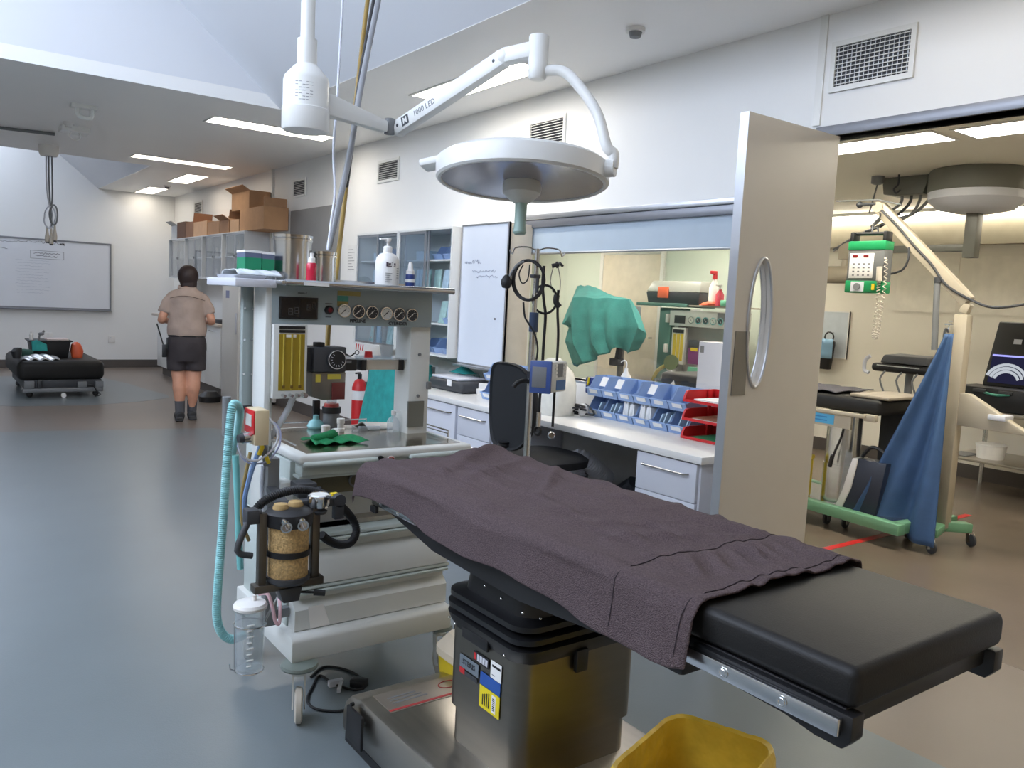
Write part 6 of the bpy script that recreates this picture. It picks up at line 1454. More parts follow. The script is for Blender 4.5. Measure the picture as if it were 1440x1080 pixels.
for i, z in enumerate((1.08, 1.20, 1.34)):
    make_bin(3.599, 10.62, z, .16, .14, .10, m_blue_d, ('lowest', 'middle', 'topmost')[i] + ' dark blue bin hanging beside the fridge', 'blue bins beside the fridge', False)
make_bin(3.599, 10.85, 1.08, .16, .12, .10, m_yellow, 'yellow bin hanging behind the person right shoulder', None, False)
solo('wall_charts', MB().box(XW - .012, XW - .001, 10.5, 11.8, 1.0, 1.46), M('chart_paper', (200, 206, 220), .6, vary=.1, scale=30), 'pale sheets pinned on the wall between bench and high cabinets', 'paper', base=(XW - .005, 11.1, 1.0))
mo = thing('small_monitor', (3.4, 12.9, .936), 'small black screen on the bench under the far cabinet', 'screen')
MB().box(3.36, 3.40, 12.75, 13.15, 1.10, 1.42, .004).build('screen', m_black, mo); MB().box(3.36, 3.46, 12.9, 13.0, .936, .95).build('foot', m_dark, mo); MB().box(3.40, 3.43, 12.93, 12.97, .95, 1.2).build('neck', m_dark, mo)
solo('bench_scale', MB().box(3.14, 3.40, 10.5, 10.75, .9355, .985, .01), m_dark, 'dark low scale on the bench beside the fridge', 'scale', base=(3.27, 10.6, .9355))
fb2 = MB(); fb2.loft([(2.93, 10.15, 0, .12, .12), (2.93, 10.15, .07, .13, .13), (2.94, 10.15, .13, .07, .08)], 18, sq=2.5)
solo('dark_bag', fb2, m_black, 'small dark bag on the floor by the fridge', 'bag', base=(2.93, 10.15, 0))
# hanging cable drop with plugs
cd0 = thing('cable_drop', (1.264, 10.53, 1.7), 'looped cables with cream plugs hanging from a round ceiling box', 'cable drop')
X_, Y_ = 1.264, 10.50
MB().lathe([(0, 0), (.085, 0), (.10, .04), (.10, .12), (0, .12)], (X_, Y_, 2.735), seg=24).build('ceiling_box', m_plast_w, cd0)
for i, dx in enumerate((-.022, .0, .03)):
    MB().tube([(X_ + dx, Y_, 2.74), (X_ + dx * 1.1, Y_, 2.5), (X_ + dx * .7 + .01, Y_, 2.25), (X_ + .02 - dx * .6, Y_, 2.1), (X_ + .02 + dx * .5, Y_, 1.96)], .0085, 8, smooth=5).build('cable', m_mid if i else m_lgrey, cd0)
MB().tube([(X_ + .01 + .055 * math.cos(a * PI / 10) - .01 * (a > 10), Y_ - .01, 2.07 + .12 * math.sin(a * PI / 10)) for a in range(20)], .008, 8, closed=True).build('cable_loop', m_lgrey, cd0)
MB().tube([(X_ + .045 + .035 * math.cos(a * PI / 10), Y_ - .02, 2.10 + .11 * math.sin(a * PI / 10)) for a in range(20)], .008, 8, closed=True).build('cable_loop', m_mid, cd0)
for dx, z in ((-.02, 1.80), (.02, 1.78), (.055, 1.82)):
    q = MB(); q.lathe([(0, 0), (.022, 0), (.024, .05), (.012, .12), (.009, .17), (0, .17)], (X_ + dx, Y_, z), seg=12); po = q.build('plug', m_cream, cd0)
    MB().cyl((X_ + dx, Y_, z - .015), (X_ + dx, Y_, z), .018, seg=12).build('plug_face', m_dark, po)
def ceil_dev(name, px, py, label, big):
    p = fz(px, py, ZC); o = thing(name, p, label, 'ceiling fitting')
    if big:
        MB().box(p.x - .05, p.x + .19, p.y - .12, p.y + .12, ZC - .05, ZC).build('base', m_white, o)
        MB().torus((p.x + .07, p.y - .05, ZC - .08), .045, .006, (0, 1, 0), 20, 6).build('ring', m_plast_w, o)
    else:
        MB().box(p.x - .1, p.x + .1, p.y - .05, p.y + .05, ZC - .03, ZC).build('base', m_white, o)
        MB().tube([(p.x - .05, p.y, ZC - .03), (p.x - .04, p.y, ZC - .09), (p.x + .05, p.y, ZC - .10), (p.x + .06, p.y, ZC - .03)], .02, 8, smooth=3).build('bracket', m_white, o)
ceil_dev('ceiling_hook_plate', 93, 178, 'white ceiling plate with a hanging ring near the cable drop', True)
ceil_dev('ceiling_bracket', 118, 148, 'small white ceiling bracket beside the near skylight edge', False)
solo('ceiling_conduit', MB().tube([(-1.2, 9.98, ZC - .018), (1.2, 9.52, ZC - .018)], .016, 10), m_mid, 'grey conduit running along the ceiling to the hook plate', 'conduit', base=(0, 9.8, ZC - .02))
# ------------------------------------------------------------------ person
PX, PY = 2.30, 8.80
pn = thing('person', (PX, PY, 0), 'person seen from behind in beige short sleeved shirt and dark knee length shorts', 'person', rz=-.22, world=False)
m_skin = M('skin', (206, 150, 122), .55, vary=.06, scale=20)
m_shirt = M('beige_shirt', (168, 148, 136), .85, vary=.06, scale=12, bump=.25, bscale=26)
m_short = M('charcoal_shorts', (58, 52, 54), .85, vary=.08, scale=14, bump=.25, bscale=24)
m_hair = M('dark_brown_hair', (44, 28, 24), .55, vary=.35, scale=60, stretch=(6, 6, 1))
def limb(mb, pts, seg=14):
    P = [V(p[:3]) for p in pts]; R = [p[3] for p in pts]; k = 5
    Q = spline(P, k); n = len(Q)
    def rr(t):
        f_ = t * (len(R) - 1); i = min(int(f_), len(R) - 2); return R[i] + (R[i + 1] - R[i]) * (f_ - i)
    mb.tube(Q, rr, seg)
bd = MB()
for s in (-1, 1):
    fy_ = .05 if s > 0 else -.03
    limb(bd, [(s * .082, 0, .90, .085), (s * .084, .0, .70, .085), (s * .078, .005, .52, .073), (s * .070, -.012, .42, .066), (s * .066, -.014, .34, .070), (s * .061, fy_ * .5 - .005, .18, .044), (s * .058, fy_, .09, .036), (s * .058, fy_, .05, .04)])
    limb(bd, [(s * .058, fy_ - .05, .045, .038), (s * .066, fy_ + .05, .04, .04), (s * .078, fy_ + .15, .03, .03)])
    # arm: upper arm down, forearm forward, hand
    e = (s * .235, -.03, 1.05); wv = (s * .20, .20, 1.02)
    limb(bd, [(s * .09, 0, 1.31, .04), (s * .15, -.01, 1.255, .043), (s * .20, -.02, 1.16, .043), (e[0], e[1], e[2], .042), (s * .235, .08, 1.03, .040), (wv[0], wv[1], wv[2], .026)], 12)
    h0 = V(wv); limb(bd, [(*h0, .026), (s * .19, .25, 1.02, .034), (s * .182, .285, 1.015, .030)], 10)
    for q, (dx, ln) in enumerate(((-.028, .062), (-.010, .074), (.009, .070), (.026, .055))):
        b0 = V((s * .182 + dx, .285, 1.018)); limb(bd, [(*b0, .011), (b0.x - s * .003, b0.y + ln * .55, b0.z - .004, .010), (b0.x - s * .006, b0.y + ln * .9, b0.z - .022, .009)], 8)
    limb(bd, [(s * .19 - s * .02, .225, 1.025, .013), (s * .145, .255, 1.03, .012), (s * .132, .29, 1.022, .010)], 8)
bd.loft([(0, 0, .82, .15, .11), (0, 0, .92, .165, .12), (0, 0, 1.04, .135, .10), (0, -.005, 1.18, .145, .10), (0, -.01, 1.28, .13, .085), (0, -.01, 1.35, .07, .06)], 24)
limb(bd, [(0, -.01, 1.34, .06), (.005, .03, 1.40, .055), (.01, .05, 1.44, .058)])
hc = V((.015, .065, 1.475))
bd.ball(hc, (.075, .094, .108), 20, 14)
hd = V((.62, .78, -.18)).normalized(); hs = V((hd.y, -hd.x, 0)).normalized()
bd.ball(hc + hd * .045 + V((0, 0, -.06)), (.052, .055, .05), 14, 10)
limb(bd, [(*(hc + hd * .088 + V((0, 0, .012))), .010), (*(hc + hd * .104 + V((0, 0, -.018))), .013), (*(hc + hd * .092 + V((0, 0, -.026))), .010)], 8)
for s in (-1, 1): bd.ball(hc + hs * s * .076 + V((0, 0, -.01)), (.016, .022, .03), 10, 8)
bd.build('body', m_skin, pn, remesh=.011)
for s in (-1, 1):
    MB().ball(hc + hd * .083 + hs * s * .032 + V((0, 0, .016)), .011, 12, 8).build('eye', m_plast_w, pn)
MB().tube([hc + hd * .089 + hs * q * .022 + V((0, 0, -.058 + .004 * abs(q))) for q in (-1, -.5, 0, .5, 1)], .005, 8).build('mouth', M('lips', (170, 100, 92), .5), pn)
hr = MB()
hr.ball(hc + V((0, -.012, .018)) - hd * .012, (.102, .108, .114), 24, 16)
hr.loft([(hc.x - .012, hc.y - .045, hc.z - .10, .06, .05), (hc.x - .01, hc.y - .045, hc.z - .03, .088, .075), (hc.x, hc.y - .03, hc.z + .03, .088, .085)], 20)
for k in range(14):
    a = PI + .9 * (k - 6.5) / 6.5; ca, sa = math.cos(a + PI / 2), math.sin(a + PI / 2)
    hr.tube([hc + V((.085 * ca, -.012 + .09 * sa * .9, -.02)), hc + V((.088 * ca, -.02 + .095 * sa * .9, -.08)), hc + V((.075 * ca, -.02 + .085 * sa * .9, -.118 - .01 * (k % 3)))], lambda t: .016 * (1 - .6 * t), 8, smooth=3)
hr.build('hair', m_hair, pn, remesh=.009)
sh = MB()
sh.loft([(0, -.005, .865, .178, .135), (0, -.005, .90, .19, .14), (0, -.005, .96, .195, .14), (0, -.005, 1.05, .178, .128), (0, -.008, 1.18, .176, .128), (0, -.01, 1.255, .174, .122), (0, -.01, 1.315, .135, .105), (0, 0, 1.38, .076, .075)], 32)
for s in (-1, 1): limb(sh, [(s * .06, -.005, 1.31, .055), (s * .14, -.008, 1.268, .063), (s * .195, -.015, 1.185, .060), (s * .220, -.02, 1.11, .060)], 16)
for v in sh.bm.verts:
    z = v.co.z
    v.co.y += .006 * math.sin(v.co.x * 40 + z * 22) * (z < 1.25); v.co.x += .004 * math.sin(z * 60 + v.co.y * 30)
sh.build('shirt', m_shirt, pn, remesh=.012)
MB().tube([(-.165, -.118, 1.262), (-.08, -.132, 1.285), (0, -.136, 1.288), (.08, -.132, 1.275), (.165, -.118, 1.25)], .0035, 6, smooth=4).build('yoke_seam', M('dark_shirt_seam', (110, 94, 86), .9), pn)
MB().tube([(.075 * math.cos(a), .002 + .072 * math.sin(a), 1.372 + .018 * math.sin(a)) for a in [PI * 2 * q / 24 for q in range(24)]], .018, 10, closed=True).build('collar', m_shirt, pn)
st = MB(); st.loft([(0, -.005, .62, .165, .135), (0, -.008, .74, .195, .150), (0, -.01, .82, .192, .148), (0, -.005, .885, .172, .132)], 30)
for s in (-1, 1): limb(st, [(s * .085, 0, .80, .105), (s * .09, -.003, .66, .104), (s * .09, -.003, .52, .098)], 18)
for v in st.bm.verts: v.co.y += .004 * math.sin(v.co.z * 50 + v.co.x * 30)
st.build('shorts', m_short, pn, remesh=.012)
MB().tube([(.174 * math.cos(2 * PI * q / 32), -.005 + .134 * math.sin(2 * PI * q / 32), .882) for q in range(32)], .008, 8, closed=True).build('belt', m_black, pn)
for s in (-1, 1):
    fy_ = .05 if s > 0 else -.03
    k = MB(); limb(k, [(s * .062, fy_ * .6 - .004, .205, .050), (s * .06, fy_ * .8, .14, .048), (s * .058, fy_, .08, .046)]); k.build('sock', M('grey_sock', (84, 84, 88), .9, bump=.4, bscale=80), pn)
    k = MB(); limb(k, [(s * .058, fy_ - .065, .05, .045), (s * .06, fy_ + .02, .055, .050), (s * .072, fy_ + .11, .043, .044), (s * .082, fy_ + .19, .035, .034)]); k.box(s * .066 - .044, s * .066 + .044, fy_ - .10, fy_ + .20, .0, .03, .012)
    k.build('shoe', M('black_shoe', (34, 34, 36), .5), pn, remesh=.010)
rd = MB()
wr_ = V((PX, PY, 0)); rot_ = Matrix.Rotation(-.22, 3, 'Z')
o = thing('two_way_radio', (PX, PY, 0), 'black two way radio with antenna clipped at the person left hip', 'radio', rz=-.22, world=False)
MB().box(-.235, -.19, -.09, -.05, .66, .79, .006).build('handset', m_black, o)
MB().tube([(-.225, -.07, .79), (-.25, -.075, .88), (-.285, -.085, 1.0)], .0065, 8).build('antenna', m_black, o)
MB().box(-.195, -.172, -.08, -.06, .74, .86, .003).build('belt_clip', m_black, o)
tr_ = MB().box(-.30, .0, .30, .42, .985, 1.0)
# ------------------------------------------------------------------ imaging room seen through the doorway
m_gframe = M('mint_green_steel', (112, 162, 128), .4, vary=.04)
m_beige = M('beige_enamel', (178, 168, 148), .4, vary=.03)
m_navy = M('navy_apron', (54, 84, 124), .7, vary=.1, scale=10, bump=.3, bscale=20)
# tape on floor
a, b = fz(1145, 776, 0), fz(1265, 745, 0)
tape = MB(); tape.box(4.15, 5.45, 2.725, 2.775, .0005, .0015); solo('floor_tape', tape, M('red_tape', (200, 40, 40), .4), 'red tape line across the floor inside the doorway', 'tape', base=(4.8, 2.75, 0))
solo('floor_tape', MB().box(5.95, 6.3, 2.73, 2.78, .0005, .0015), M('red_tape_b', (190, 40, 40), .4), 'short piece of red tape farther in past the blue apron', 'tape', base=(6.1, 2.75, 0))
# treatment table on stainless column
it = thing('imaging_table', (5.1, 3.3, 0), 'padded treatment table on a steel column and green wheeled base in the imaging room', 'treatment table')
bsm = MB(); bsm.bar((4.86, 2.50, .13), (5.02, 3.95, .13), .07, .07, bev=.006); bsm.bar((5.42, 2.45, .13), (5.55, 3.95, .13), .07, .07, bev=.006); bsm.bar((4.87, 2.55, .13), (5.42, 2.50, .13), .07, .07, bev=.006); bsm.bar((5.0, 3.9, .13), (5.55, 3.9, .13), .07, .07)
bsm.build('green_base', m_gframe, it)
MB().box(4.92, 5.5, 2.58, 3.9, .145, .16).build('base_deck', m_steel, it)
for x, y in ((5.0, 3.1), (5.03, 2.98), (5.0, 3.85), (5.5, 3.85)): castor(it, x, y, .10, .04, .022, mats=(m_mid, m_dark))
MB().cyl((5.10, 3.08, .16), (5.10, 3.08, .42), .118, seg=36).cyl((5.10, 3.08, .42), (5.10, 3.08, .80), .112, seg=36).build('steel_column', m_steel, it)
MB().box(4.88, 5.38, 2.72, 4.6, .80, .90, .03, 4).build('pad', m_blackpad, it)
MB().box(4.90, 5.36, 2.68, 2.95, .90, .925, .012).build('end_cushion', M('greige_cushion', (150, 140, 124), .5), it)
rl = MB(); rl.prism([(4.865, .80), (4.885, .80), (4.885, .69), (4.865, .69)], 1, 2.9, 4.5); rl.box(4.85, 4.875, 2.80, 4.5, .775, .80, .004); rl.build('side_panel', m_beige, it)
lb_ = MB().box(4.8625, 4.8645, 3.02, 3.36, .705, .768).build('blue_label', M('sky_blue_label', (80, 170, 214), .5), it)
text('02', .06, (4.8615, 3.31, .736), '-x', M('navy_print', (24, 40, 80), .5), lb_, bold=.001)
for i in range(2): MB().box(4.8612, 4.8626, 3.07, 3.20, .722 + i * .022, .730 + i * .022).build('label_print', M('label_print_blue', (40, 120, 180), .5), lb_)
MB().box(4.86, 4.9, 2.74, 2.82, .76, .805, .006).build('corner_bracket', m_beige, it)
MB().tube([(4.87, 2.95, .69), (4.88, 2.97, .62), (4.87, 3.0, .52), (4.89, 3.03, .44)], .008, 8, smooth=4).tube([(4.885, 3.02, .5), (4.895, 3.04, .42)], .014, 8).build('hanging_lead', m_black, it)
MB().box(5.42, 5.5, 2.72, 2.85, .16, .80).build('support_post', m_beige, it)
MB().box(5.3, 5.42, 2.6, 2.95, .45, .80, .01).build('control_housing', m_dark, it)
tl = MB(); tl.grid(lambda u, v: (4.90 + u * .46, 3.05 + v * .7, .906 + .012 * abs(math.sin(v * 14 + u * 5)) + .004), 16, 30)
solo('towel', tl, M('slate_towel', (88, 86, 92), .95, vary=.15, scale=120, bump=.5, bscale=200), 'grey towel rumpled on the far treatment table', 'towel', base=(5.1, 3.4, .905), solid=.006)
pct = thing('computer_tower', (5.0, 2.90, .161), 'white fronted dark computer tower on the green wheeled base', 'computer')
MB().prism([(3.0, .161), (2.95, .161), (2.90, .30), (2.875, .45), (2.87, .50), (2.905, .50), (2.92, .44), (2.955, .28)], 0, 4.93, 5.06, .004).build('white_front', m_plast_w, pct)
MB().prism([(2.98, .161), (2.72, .161), (2.68, .50), (2.89, .50), (2.905, .44), (2.94, .28)], 0, 4.94, 5.05, .004).build('dark_side', M('dark_navy_case', (40, 48, 66), .4), pct)
MB().tube([(5.0, 2.72, .50), (5.0, 2.74, .56), (5.0, 2.82, .58), (5.0, 2.88, .51)], .012, 8, smooth=4).build('handle', m_black, pct)
ysb = thing('sharps_bin', (5.0, 3.33, .161), 'yellow sharps bin standing by the steel column', 'sharps bin')
MB().box(4.93, 5.05, 3.26, 3.40, .161, .42, .01).build('tub', m_yellow, ysb); MB().box(4.925, 5.055, 3.255, 3.405, .42, .45, .008).build('lid', m_yellow, ysb)
for i in range(3): MB().box(4.928, 4.931, 3.275, 3.34, .25 + i * .05, .27 + i * .05).build('print', m_ink, ysb)
# mobile x-ray column with arm, controller and apron
xm = thing('xray_stand', (5.25, 2.44, 0), 'beige mobile imaging stand with angled arm just inside the doorway', 'imaging stand')
MB().box(5.19, 5.27, 2.40, 2.48, .12, 1.46, .006).build('mast', m_beige, xm)
MB().bar((5.23, 2.44, .13), (5.40, 2.35, .12), .07, .06, bev=.006).bar((5.23, 2.44, .13), (5.01, 2.39, .12), .06, .05, bev=.006).bar((5.23, 2.44, .13), (5.2, 2.62, .12), .06, .05).build('green_foot', m_gframe, xm)
for x, y in ((5.41, 2.345), (5.0, 2.39), (5.2, 2.64)): castor(xm, x, y, .105, .04, .022, -2, mats=(m_chrome, m_dark))
pA = V((5.23, 2.44, 1.47)); pB = fx(1362, 425, 5.23); pC = fx(1238, 292, 5.23)
MB().bar(pA, pB + V((0, 0, -.01)), .05, .05, bev=.006).build('elbow_link', m_beige, xm)
MB().bar(pB, pC, .055, .085, bev=.008).build('arm', m_beige, xm)
pD = pB.lerp(pC, .42) + V((-.03, 0, -.03))
MB().tube([fx(1318, 398, 5.2), fx(1317, 420, 5.2), fx(1314, 492, 5.2)], .019, 14).build('gas_strut', m_mid, xm)
MB().cyl(fx(1319, 398, 5.2), fx(1319, 390, 5.2), .022).build('strut_joint', m_dark, xm)
MB().cyl(pC + V((-.035, 0, .0)), pC + V((.035, 0, .0)), .035, seg=20).build('arm_head', m_beige, xm)
MB().tube([fx(1205, 288, 5.2), fx(1232, 287, 5.2)], .010, 8).ball(fx(1209, 288, 5.2), .022, 14, 10).build('lock_knob', m_dark, xm)
MB().tube([fx(1176, 283, 5.2), fx(1235, 281, 5.2), fx(1268, 288, 5.2)], .005, 6).build('cord_guide', m_mid, xm)
MB().tube([fx(1240, 296, 5.2), fx(1262, 318, 5.2), fx(1285, 345, 5.2), fx(1310, 372, 5.2), fx(1330, 400, 5.2), fx(1362, 420, 5.2), fx(1395, 432, 5.2), fx(1440, 428, 5.1), fx(1480, 415, 5.0)], .008, 8, smooth=5).build('arm_cable', m_dark, xm)
MB().tube([fx(1278, 348, 5.2), fx(1277, 365, 5.2), fx(1268, 380, 5.2), fx(1248, 386, 5.2)], .007, 8, smooth=5).build('side_cable', m_dark, xm)
MB().tube([fx(1334, 452, 5.17), fx(1340, 452, 5.17)], .004, 6).bar(fx(1329, 456, 5.17), fx(1340, 456, 5.17), .012, .008).tube([fx(1335, 457, 5.16), fx(1333, 466, 5.16), fx(1328, 468, 5.15)], .004, 6).build('coat_hook', m_steel, xm)
# controller
ct = thing('xray_controller', fx(1220, 410, 5.0), 'green and grey hand controller hanging from the beige arm by its strap', 'controller')
cw = [fx(1196, 340, 5.0), fx(1250, 338, 5.0), fx(1242, 413, 5.0), fx(1190, 410, 5.0)]
yc0, yc1 = 2.845, 3.10; zb, zt = 1.575, 1.90
skw = lambda z: .0
def cbx(y0, y1, z0, z1, x0, x1, bev=.004): return MB().box(x0, x1, y0, y1, z0, z1, bev)
cbx(yc0, yc1, zb, zt, 4.98, 5.08, .01).build('case', M('controller_grey', (104, 106, 106), .45), ct)
cbx(yc0 - .002, yc1 + .002, zt - .055, zt + .004, 4.975, 5.082, .008).build('green_top', m_green, ct)
cbx(yc0 - .002, yc1 + .002, zb - .004, zb + .075, 4.975, 5.082, .008).build('green_base', m_green, ct)
kp = cbx(yc0 + .07, yc1 - .02, zb + .09, zt - .075, 4.974, 4.981, .002).build('keypad', m_plast_w, ct)
for y in (yc0 + .105, yc0 + .18): MB().box(4.972, 4.975, y, y + .035, zt - .10, zt - .085).build('red_display', M('dark_red_display', (120, 30, 30), .3), kp)
for i in range(4):
    for k in range(4): MB().box(4.9722, 4.975, yc0 + .09 + k * .035, yc0 + .104 + k * .035, zb + .105 + i * .024, zb + .114 + i * .024).build('key', m_mid, kp)
dlm = MB().cyl((4.975, yc1 - .09, zb + .036), (4.962, yc1 - .09, zb + .036), .022, seg=20).build('dial', m_mid, ct)
MB().box(4.971, 4.976, yc1 - .135, yc1 - .045, zb + .005, zb + .068).build('dial_plate', m_lgrey, ct)
MB().box(4.97, 4.976, yc0 + .045, yc0 + .065, zb + .015, zb + .055).build('yellow_switch', m_yellow, ct)
for y in (yc0 + .015, yc1 - .015): MB().box(4.985, 5.06, y - .014, y + .014, zt - .01, zt + .065, .008).build('handle_post', m_black, ct)
MB().tube([(5.02, yc0 + .015, zt + .05), (5.02, yc1 - .015, zt + .055)], .012, 10).build('handle_bar', m_black, ct)
MB().tube([(5.02, 2.97, zt + .055), (5.05, 2.98, zt + .12), (5.13, 2.99, zt + .17), pC + V((0, 0, -.03))], .006, 8, smooth=4).tube([(5.02, 2.93, zt + .055), (5.04, 2.95, zt + .09), (5.02, 3.02, zt + .07)], .006, 8, smooth=4).build('hanging_strap', m_dark, ct)
hs_ = MB().tube([fx(1237, 375, 4.96), fx(1236, 395, 4.96)], .018, 10).build('hand_switch', m_cream, ct)
co = []
base = [fx(1246, 362, 4.97), fx(1245, 395, 4.97), fx(1240, 430, 4.97), fx(1236, 460, 4.97), fx(1232, 476, 4.97), fx(1228, 470, 4.97), fx(1232, 440, 4.97), fx(1235, 410, 4.97), fx(1236, 394, 4.97)]
B_ = spline(base, 26)
for i, p in enumerate(B_): co.append(p + V((.010 * math.cos(i * 1.25), .010 * math.sin(i * 1.25), .0)))
MB().tube(co, .0035, 5).build('coiled_cord', m_cream, ct)
# apron
ap = MB()
def apf(u, v):
    # v: 0 top hook -> 1 hem; u across
    top = fx(1333, 470, 5.12); zt_ = 1.34; zb_ = .055 + .07 * (1 - u) * 0
    z = zt_ + (zb_ - zt_) * v
    k = min(1, .05 + 1.15 * v ** .85)
    left = 2.445 + (.03 + .40 * min(1, v * 1.05) ** 1.1); right = 2.425 - .085 * v
    y = left + (right - left) * u
    x = 5.10 - .13 * v - .05 * math.sin(u * 7 + 1.2) * k - .05 * k * math.sin(u * 15 + v * 3) * .5
    if v > .8: z += .10 * (v - .8) / .2 * max(0, .55 - abs(u - .25)) 
    return (x, y, z)
ap.grid(apf, 40, 40)
apo = thing('lead_apron', (5.1, 2.55, .05), 'blue protective apron draped from the hook of the imaging stand', 'apron')
ap.build('apron_cloth', m_navy, apo, solid=.008, ang=80)
q = MB(); scrib(q, (5.035, 2.68, .73), (0, -1, 0), (0, 0, 1), .07, .03, 10, .004); q.build('white_marking', m_plast_w, apo)
MB().tube([fx(1334, 468, 5.14), fx(1330, 462, 5.13), fx(1327, 474, 5.12), fx(1331, 482, 5.11)], .006, 8, smooth=4).build('hanging_loop', m_dark, apo)
# ceiling pendant
pd = thing('ceiling_pendant', (5.9, 2.75, 2.0), 'large grey ceiling pendant dome with pole and horizontal bar', 'ceiling pendant')
gx0, gy0 = 5.92, 2.76
m_pend = M('pendant_grey', (104, 104, 96), .4, vary=.04)
MB().lathe([(0, 0), (.30, 0), (.31, -.02), (.31, -.14), (.305, -.15)], (gx0, gy0, 2.45), seg=48).build('dome_upper', m_pend, pd)
MB().lathe([(.305, -.15), (.30, -.20), (.24, -.26), (.12, -.285), (0, -.29)], (gx0, gy0, 2.45), seg=48).build('dome_lower', m_lgrey, pd)
MB().box(gx0 - .04, gx0 + .04, gy0 - .04, gy0 + .04, 1.86, 2.18, .004).build('pole', m_pend, pd)
pe = V((gx0, gy0, 1.93)); pf = fx(1186, 360, 5.92)
MB().bar(pe, V((5.92, pf.y, 1.93)), .05, .05, bev=.005).build('horizontal_bar', m_pend, pd)
hp = V((5.92, pf.y, 1.93))
MB().box(5.89, 5.95, hp.y - .07, hp.y + .03, 1.86, 1.99, .008).cyl((5.92, hp.y - .02, 1.86), (5.92, hp.y - .02, 1.78), .028).build('bar_end', m_beige, pd)
MB().cyl((5.92, hp.y - .10, 1.74), (5.92, hp.y + .12, 1.74), .068, seg=24).build('tube_head', m_beige, pd)
MB().tube([fx(1172, 352, 5.9), fx(1200, 335, 5.9), fx(1250, 312, 5.9), fx(1285, 300, 5.9), fx(1305, 282, 5.9), fx(1312, 268, 5.9)], .012, 8, smooth=5).build('conduit', m_mid, pd)
cbx_ = thing('ceiling_junction_box', (5.95, 3.2, 2.3), 'grey junction box with three conduits on the ceiling beside the pendant dome', 'junction box')
MB().prism([(3.06, 2.45), (3.42, 2.45), (3.40, 2.33), (3.30, 2.315), (3.10, 2.315)], 0, 5.85, 6.08, .006).build('box_body', m_pend, cbx_)
for k, y in enumerate((3.14, 3.21, 3.28)): MB().tube([(5.9, y, 2.32), (5.9, y + .01, 2.26), (5.9, y + .06 + .03 * k, 2.18), (5.9, y + .22, 2.10)], .011, 8, smooth=4).build('conduit', m_mid if k != 1 else m_dark, cbx_)
cr = thing('pull_cord', (5.76, 3.34, 2.2), 'white ceiling rose with a thin rod left of the junction box', 'ceiling fitting')
MB().lathe([(0, 0), (.045, 0), (.045, -.05), (.02, -.06), (0, -.06)], (5.76, 3.40, 2.45), seg=18).build('rose', m_mid, cr); MB().tube([(5.76, 3.40, 2.39), (5.72, 3.42, 2.18)], .006, 6).build('rod', m_mid, cr)
hkk = MB().tube([(5.76, 3.24, 2.45), (5.76, 3.24, 2.38), (5.76, 3.27, 2.35), (5.76, 3.25, 2.32), (5.76, 3.22, 2.34)], .007, 8, smooth=4)
solo('ceiling_hook', hkk, m_dark, 'dark ceiling hook left of the junction box', 'hook', base=(5.76, 3.25, 2.45))
stl = thing('strip_light', (7.74, 4.2, 2.4), 'continuous strip light along the top of the imaging room end wall', 'strip light')
MB().box(7.62, 7.70, .5, 6.0, 2.42, 2.452).build('housing', m_white, stl); MB().box(7.625, 7.695, .55, 5.95, 2.405, 2.42).build('diffuser', m_lampx, stl)
# ultrasound cart on slim stand behind the table
us = thing('ultrasound_cart', (6.6, 3.5, 0), 'black portable scanner folded on a slim cart behind the treatment table', 'scanner')
a, b = fx(1232, 520, 6.6), fx(1310, 505, 6.6)
MB().box(6.45, 6.8, 3.22, 3.72, .98, 1.05, .03, 3).build('scanner_body', m_black, us)
MB().hexa([(6.48, 3.26, 1.055), (6.75, 3.26, 1.055), (6.75, 3.66, 1.055), (6.48, 3.66, 1.055), (6.50, 3.28, 1.12), (6.75, 3.28, 1.13), (6.75, 3.64, 1.13), (6.50, 3.64, 1.12)], .012).build('lid', m_dark, us)
MB().box(6.44, 6.46, 3.30, 3.66, 1.028, 1.038).build('bright_trim', m_steel, us)
MB().tube([(6.47, 3.74, 1.1), (6.47, 3.78, 1.06), (6.47, 3.78, .98), (6.47, 3.74, .96)], .016, 8, smooth=4).build('probe_holder', m_lgrey, us)
MB().lathe([(0, 1.0), (.03, 1.0), (.03, 1.10), (.012, 1.13), (.012, 1.15), (0, 1.15)], (6.5, 3.19, 0), seg=16).build('gel_bottle', m_plast_w, us)
MB().cyl((6.62, 3.47, .06), (6.62, 3.47, .98), .03).build('column', m_mid, us)
for k in range(4):
    aa = k * PI / 2 + .4; ex, ey = 6.62 + .24 * math.cos(aa), 3.47 + .24 * math.sin(aa); MB().bar((6.62, 3.47, .08), (ex, ey, .07), .04, .03).build('base_leg', m_mid, us); castor(us, ex, ey, .065, .024, .016, aa, mats=(m_mid, m_black))
for dy in (-.15, -.02, .12): MB().tube([(6.46, 3.47 + dy, .99), (6.44, 3.47 + dy + .03, .92), (6.46, 3.47 + dy, .82)], .008, 8, smooth=3).build('lead', m_mid, us)
